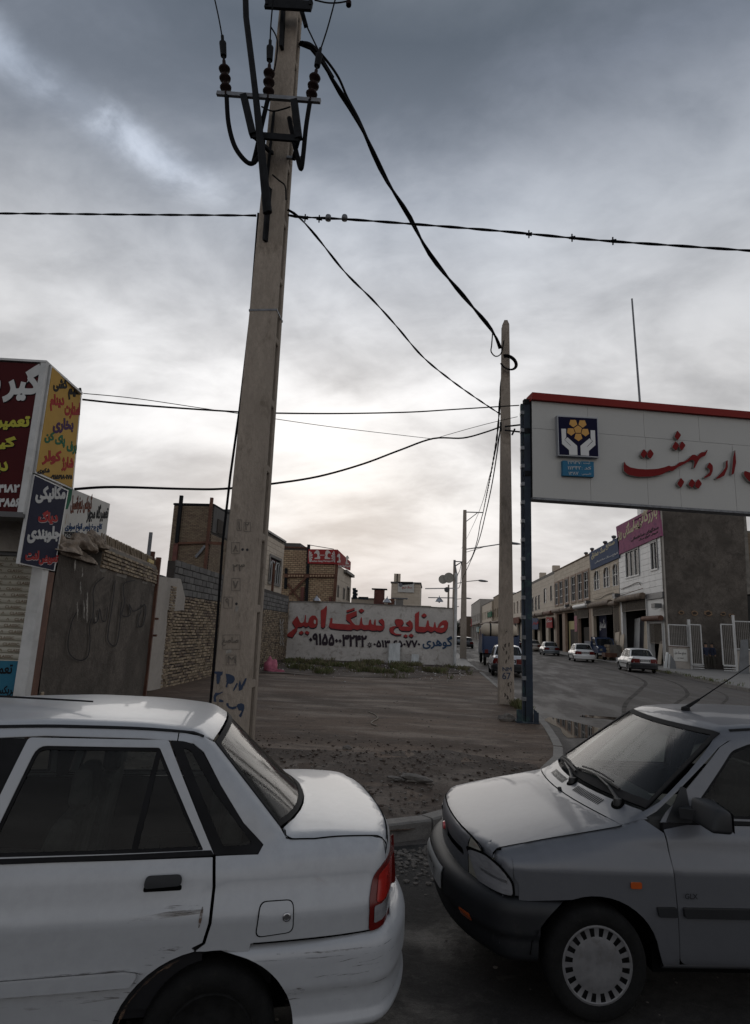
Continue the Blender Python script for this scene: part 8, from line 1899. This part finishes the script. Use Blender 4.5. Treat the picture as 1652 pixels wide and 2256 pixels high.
pickup('blue pickup standing nose-in on the pavement before the arched shop', (15.35, 56.6, .1), R(90)).scale = (.9, .95, 1.0)
bk = thing('barrow', 'low blue scrap heap on a hand barrow by the blue pickup', 'barrow', (15, 54.2, .13)); MB().box((14.6, 53.9, .4), (15.6, 54.9, .75)).build('tray', MT['rust'], bk); MB().tube([(14.7, 54.4, .3), (14.7, 54.5, .3)], .17, 10).build('wheel', MT['tyre'], bk)
for i, (x, y) in enumerate(((14.75, 50.6), (14.9, 51.3), (15.1, 50.2))): tag(MB().lathe([(0, 0), (.14, 0), (.17, .35), (.15, .35), (0, .33)], n=12, M=Matrix.Translation((x, y, .13))).build('bucket', MT['frame_white'] if i else MT['white_paint']), ['white bucket nearest the camera by the rubble plinth', 'white bucket behind the other two at the plinth', 'white bucket right of the others at the plinth'][i], 'bucket')
# ------------------------------------------------------------------ details on the two near cars
def cpatch(t, name, chart, poly, m, F=FBODY, **k): k.setdefault('st', .03); k.setdefault('rim', .006); return patch(name, F, chart, poly, m, t, **k)
# white car: fuel flap with lock, scrapes
def worn(name, col, sc_, lo, hi, st=(1, 1, 1)):
    m = mat(name, col, .9, var=.5, vscale=20); nt = m.node_tree; N = nt.nodes; L = nt.links; tc = N.new('ShaderNodeTexCoord'); mp = N.new('ShaderNodeMapping'); mp.inputs['Scale'].default_value = st; L.new(tc.outputs['Object'], mp.inputs[0]); n = N.new('ShaderNodeTexNoise'); n.inputs['Scale'].default_value = sc_; n.inputs['Detail'].default_value = 6; n.inputs['Roughness'].default_value = .7; L.new(mp.outputs[0], n.inputs['Vector'])
    r = N.new('ShaderNodeMapRange'); r.inputs[1].default_value = lo; r.inputs[2].default_value = hi; L.new(n.outputs['Fac'], r.inputs[0]); L.new(r.outputs[0], N['Principled BSDF'].inputs['Alpha']); return m
MT['scrape'] = worn('scrape_dark', (.07, .055, .045), 28, .48, .70, (.35, 1, 1.4)); MT['scrape_rust'] = worn('scrape_rust', (.085, .05, .03), 30, .42, .60, (.6, 1, 1)); MT['smudge'] = worn('road_grime', (.27, .25, .23), 12, .48, .75, (.25, 1, 1.6))
cpatch(white, 'fuel_flap_gap', 'side', rnd([(2.455, .612), (2.467, .742), (2.610, .742), (2.615, .622)], .03, 5), MT['lip'], off=.0015, rim=0)
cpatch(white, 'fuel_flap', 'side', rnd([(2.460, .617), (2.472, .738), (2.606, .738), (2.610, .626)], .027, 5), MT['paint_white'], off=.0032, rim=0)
c = solve(FBODY, np.array([(2.582, .685)]), 'a', 0, 1.1)[0][0]; lk = MB(); lk.lathe([(.016, 0), (.017, .006), (.013, .008), (.012, .004), (0, .004)], axis='y', n=18); lk.v = [(c[0] + a, -c[1] - .003 - b, c[2] + z_) for a, b, z_ in lk.v]; lk.build('fuel_lock', MT['chrome'], white, world=False, smooth='auto')
def scratch(pts, w_, m, F=FBODY, off=.0022, tap=.2): cpatch(white, 'scrape', 'side', stroke(pts, w_, tap), m, F=F, off=off, rim=0, st=.02)
rs2 = random.Random(4)
def raggedline(x0, z0, x1_, z1, n=9, j=.004): return [(x0 + (x1_ - x0) * i / n, z0 + (z1 - z0) * i / n + rs2.uniform(-j, j)) for i in range(n + 1)]
# edge rust on the door end and over the arch
scratch(raggedline(2.236, .735, 2.228, .665, 8, .0), .011, MT['scrape_rust'])
for i in range(9): z = .742 - i * .0035; scratch(raggedline(2.06 + rs2.uniform(0, .06), z + rs2.uniform(-.01, .01), 2.23 - rs2.uniform(0, .05), z + rs2.uniform(-.004, .004), 5, .001), .0022, MT['scrape'])
ar = arch(AX2 - .005, .262, .352, 112, 172, 12)
for i in range(len(ar) - 1): scratch([ar[i], ((ar[i][0] + ar[i + 1][0]) / 2, (ar[i][1] + ar[i + 1][1]) / 2 + rs2.uniform(-.004, .004)), ar[i + 1]], rs2.uniform(.004, .014), MT['scrape_rust'], tap=.5)
for i in range(26):
    a = R(rs2.uniform(110, 175)); x, z = AX2 + .355 * math.cos(a), .262 + .355 * math.sin(a); L_ = rs2.uniform(.02, .11); scratch([(x - L_, z + rs2.uniform(.0, .02)), (x - L_ / 2, z + .008), (x, z + .004)], rs2.uniform(.0015, .004), MT['scrape'])
# scrapes on the rear bumper, flank side
def bscratch(pts, w_): cpatch(white, 'scrape', 'side', stroke(pts, w_, .25), MT['scrape'], F=FBR, off=.002, rim=0, st=.02, lo=.3)
bscratch(raggedline(2.55, .548, 3.06, .540, 14, .003), .006); bscratch(raggedline(2.44, .532, 3.0, .520, 12, .002), .0025); bscratch(raggedline(2.72, .405, 3.08, .405, 8, .003), .004)
for i in range(10): z = rs2.uniform(.30, .50); x = rs2.uniform(2.66, 2.95); bscratch(raggedline(x, z, x + rs2.uniform(.05, .3), z + rs2.uniform(-.01, .03), 5, .002), rs2.uniform(.0012, .003))
for i in range(16): z = .405 + rs2.uniform(-.05, .02); bscratch(raggedline(2.60 + rs2.uniform(-.012, .01), z, 2.645 + rs2.uniform(0, .03), z + rs2.uniform(-.003, .003), 3, .001), rs2.uniform(.003, .009))
for pts, w_ in (([(1.95, .70), (2.1, .715), (2.24, .72)], .02), ([(1.5, .42), (1.7, .43), (1.95, .44)], .03)): cpatch(white, 'grime', 'side', stroke(pts, w_, .3), MT['smudge'], off=.0016, rim=0, st=.03)
for z in (.468, .462, .525): scratch(raggedline(1.40, z, 1.98, z + .003, 14, .0015), .007, MT['scrape'])
# seams: bumper to wing
cpatch(white, 'body_crease', 'side', stroke([(2.45, .592), (2.7, .592), (2.955, .596)], .006, 1), MT['lip'], off=.002, rim=0)
# roof aerial of the white car lying on the roof, wiper on rear glass
a0 = Vector((1.20, -.10, 1.47)); tag_ = MB().tube([Vector((1.02, .0, 1.465)), Vector((1.62, -.30, 1.478))], [.006, .004], 6).build('aerial', MT['black_rubber'], white, world=False)
# ---- silver car
def wiper(t, p, q, r_):
    m = MB(); m.lathe([(0, .02), (.022, .018), (.026, 0), (.026, -.02)], n=12, M=Matrix.Translation(p)); m.tube([p + Vector((0, 0, .01)), p * .62 + q * .38 + Vector((0, 0, .03))], [.012, .007], 6); m.tube([p * .62 + q * .38 + Vector((0, 0, .03)), q + Vector((0, 0, .015))], [.008, .005], 6); m.build('wiper_arm', MT['wiper'], t, world=False, smooth='auto')
    a, b = r_; m = MB(); n_ = 8; pts = []
    for i in range(n_ + 1):
        x, y = a[0] + (b[0] - a[0]) * i / n_, a[1] + (b[1] - a[1]) * i / n_; s_ = solve(FBODY, np.array([(x, y)]), 'z', .3, 1.7)[0][0]; pts.append(Vector((s_[0], s_[1], s_[2] + .014)))
    m.tube(pts, .008, 5); m.tube([pts[1] + Vector((0, 0, .02)), pts[3] + Vector((0, 0, .025)), pts[5] + Vector((0, 0, .025)), pts[7] + Vector((0, 0, .02))], .006, 5); m.build('wiper_blade', MT['wiper'], t, world=False)
def onb(x, y, dz=0): s_ = solve(FBODY, np.array([(x, y)]), 'z', .3, 1.7)[0][0]; return Vector((s_[0], s_[1], s_[2] + dz))
wiper(silver, onb(.265, -.50, .01), onb(.285, -.14, .015), ((.315, -.42), (.275, .12)))
wiper(silver, onb(.195, .02, .01), onb(.265, .34, .015), ((.25, .10), (.32, .56)))
cpatch(silver, 'wiper_well', 'top', [(.265 + .035 * math.cos(a), -.50 + .05 * math.sin(a)) for a in np.arange(0, 6.28, .4)], MT['lip'], off=.0015, rim=0)
cpatch(silver, 'wiper_well', 'top', [(.195 + .035 * math.cos(a), .02 + .05 * math.sin(a)) for a in np.arange(0, 6.28, .4)], MT['lip'], off=.0015, rim=0)
for y0 in (-.40, .10):
    for i in range(18):
        y = y0 + i * .018; x0 = .150 + .10 * (y / .68) ** 2; cpatch(silver, 'vent_slot', 'top', [(x0, y), (x0 + .045, y + .004), (x0 + .045, y + .011), (x0, y + .007)], MT['lip'], off=.0015, rim=0, st=.1)
n_ = MB(); n_.lathe([(0, .02), (.012, .018), (.014, 0)], n=10, M=Matrix.Translation(onb(.10, .0))); n_.build('washer_jet', MT['wiper'], silver, world=False, smooth='auto')
# roof aerial
b0 = onb(.98, -.02, .0); m = MB(); m.lathe([(.03, 0), (.026, .02), (0, .03)], n=12, M=Matrix.Translation(b0)); m.tube([b0 + Vector((0, 0, .015)), b0 + Vector((.10, 0, .075))], [.014, .008], 8); m.tube([b0 + Vector((.10, 0, .075)), b0 + Vector((.55, 0, .36))], [.005, .003], 6); m.build('aerial', MT['black_rubber'], silver, world=False, smooth='auto')
# door mirror
c0_ = Vector((.62, -.80, 1.0)); mr = MB()
def loftbox(mb, A, B):
    mb.add(A + B, [(0, 1, 2, 3), (7, 6, 5, 4), (0, 4, 5, 1), (1, 5, 6, 2), (2, 6, 7, 3), (3, 7, 4, 0)])
loftbox(mr, [Vector(p) for p in ((.52, -.79, .945), (.66, -.80, .945), (.66, -.79, 1.055), (.54, -.78, 1.065))], [Vector(p) for p in ((.53, -.985, .930), (.645, -.99, .925), (.655, -.975, 1.03), (.58, -.97, 1.045))])
o = mr.build('door_mirror', MT['black_plastic'], silver, world=False); bv = o.modifiers.new('b', 'BEVEL'); bv.width = .022; bv.segments = 3; [setattr(p, 'use_smooth', True) for p in o.data.polygons]
MB().quad(Vector((.663, -.80, .95)), Vector((.65, -.985, .935)), Vector((.658, -.97, 1.025)), Vector((.663, -.79, 1.05))).build('mirror_glass', MT['chrome'], o, world=False)
cpatch(silver, 'mirror_base', 'side', rnd([(.435, .905), (.58, .905), (.58, 1.075), (.555, 1.085)], .01), MT['black_plastic'], off=.006)
MB().bar((.52, -.74, .97), (.58, -.82, .98), .09, .05).build('mirror_arm', MT['black_plastic'], silver, world=False)
cpatch(silver, 'side_indicator', 'side', rnd([(.180, .607), (.180, .638), (.238, .638), (.238, .607)], .008), MT['lamp_orange'], off=.010, rim=.012)
cpatch(silver, 'bumper_indicator', 'end', rnd([(-.58, .345), (-.58, .38), (-.49, .38), (-.49, .345)][::-1], .01), MT['lamp_orange'], F=FBF, off=.006, lo=.3, hi=-1.4)
cpatch(silver, 'fender_crease', 'side', [(.0, .0), (.001, 0), (0, .001)], MT['lip']) if False else None
o = flat_text('GLX', .036, Matrix.Translation((.50, -.812, .565)) @ Matrix.Rotation(R(90), 4, 'X'), MT['black_plastic'], 'lettering', .01, .002); o.parent = silver; o.location = (0, 0, 0)
for s in (-1, 1):
    el = [(s * .535 + .055 * math.cos(a), .618 + .046 * math.sin(a)) for a in np.arange(0, 6.28, .35)]
    cpatch(silver, 'lamp_reflector', 'end', el[::-1] if False else el, MT['chrome'], off=.0055, lo=.5, hi=-1.2, rim=.001)
    cpatch(silver, 'lens_rib', 'side', [(-.55, .60), (-.55, .612), (-.455, .612), (-.455, .60)], MT['chrome'], off=.0135, lo=.3, mirror=s > 0)
# front number plate
cpatch(silver, 'number_plate', 'end', [(-.27, .385), (.25, .385), (.25, .495), (-.27, .495)], MT['plate_white'], F=FBF, off=.012, lo=.3, hi=-1.4, rim=.01)
o = flat_text('۵۷ ۳۴۲ ۱۲', .085, Matrix.Translation((-.752, .0, .415)) @ Matrix.Rotation(R(-90), 4, 'Z') @ Matrix.Rotation(R(90), 4, 'X'), MT['ink'], 'plate_lettering', .006, .002); o.parent = silver
# rear-view mirror and cable on the windscreen
MB().box((.86, -.10, 1.25), (.89, .12, 1.32)).build('rear_view_mirror', MT['black_rubber'], silver, world=False); MB().tube([(.88, 0, 1.30), (.93, 0, 1.38)], .012, 6).build('mirror_stem', MT['black_rubber'], silver, world=False)
MB().box((.60, -.50, .90), (.92, -.20, .93)).build('papers', MT['old_white'], silver, world=False)
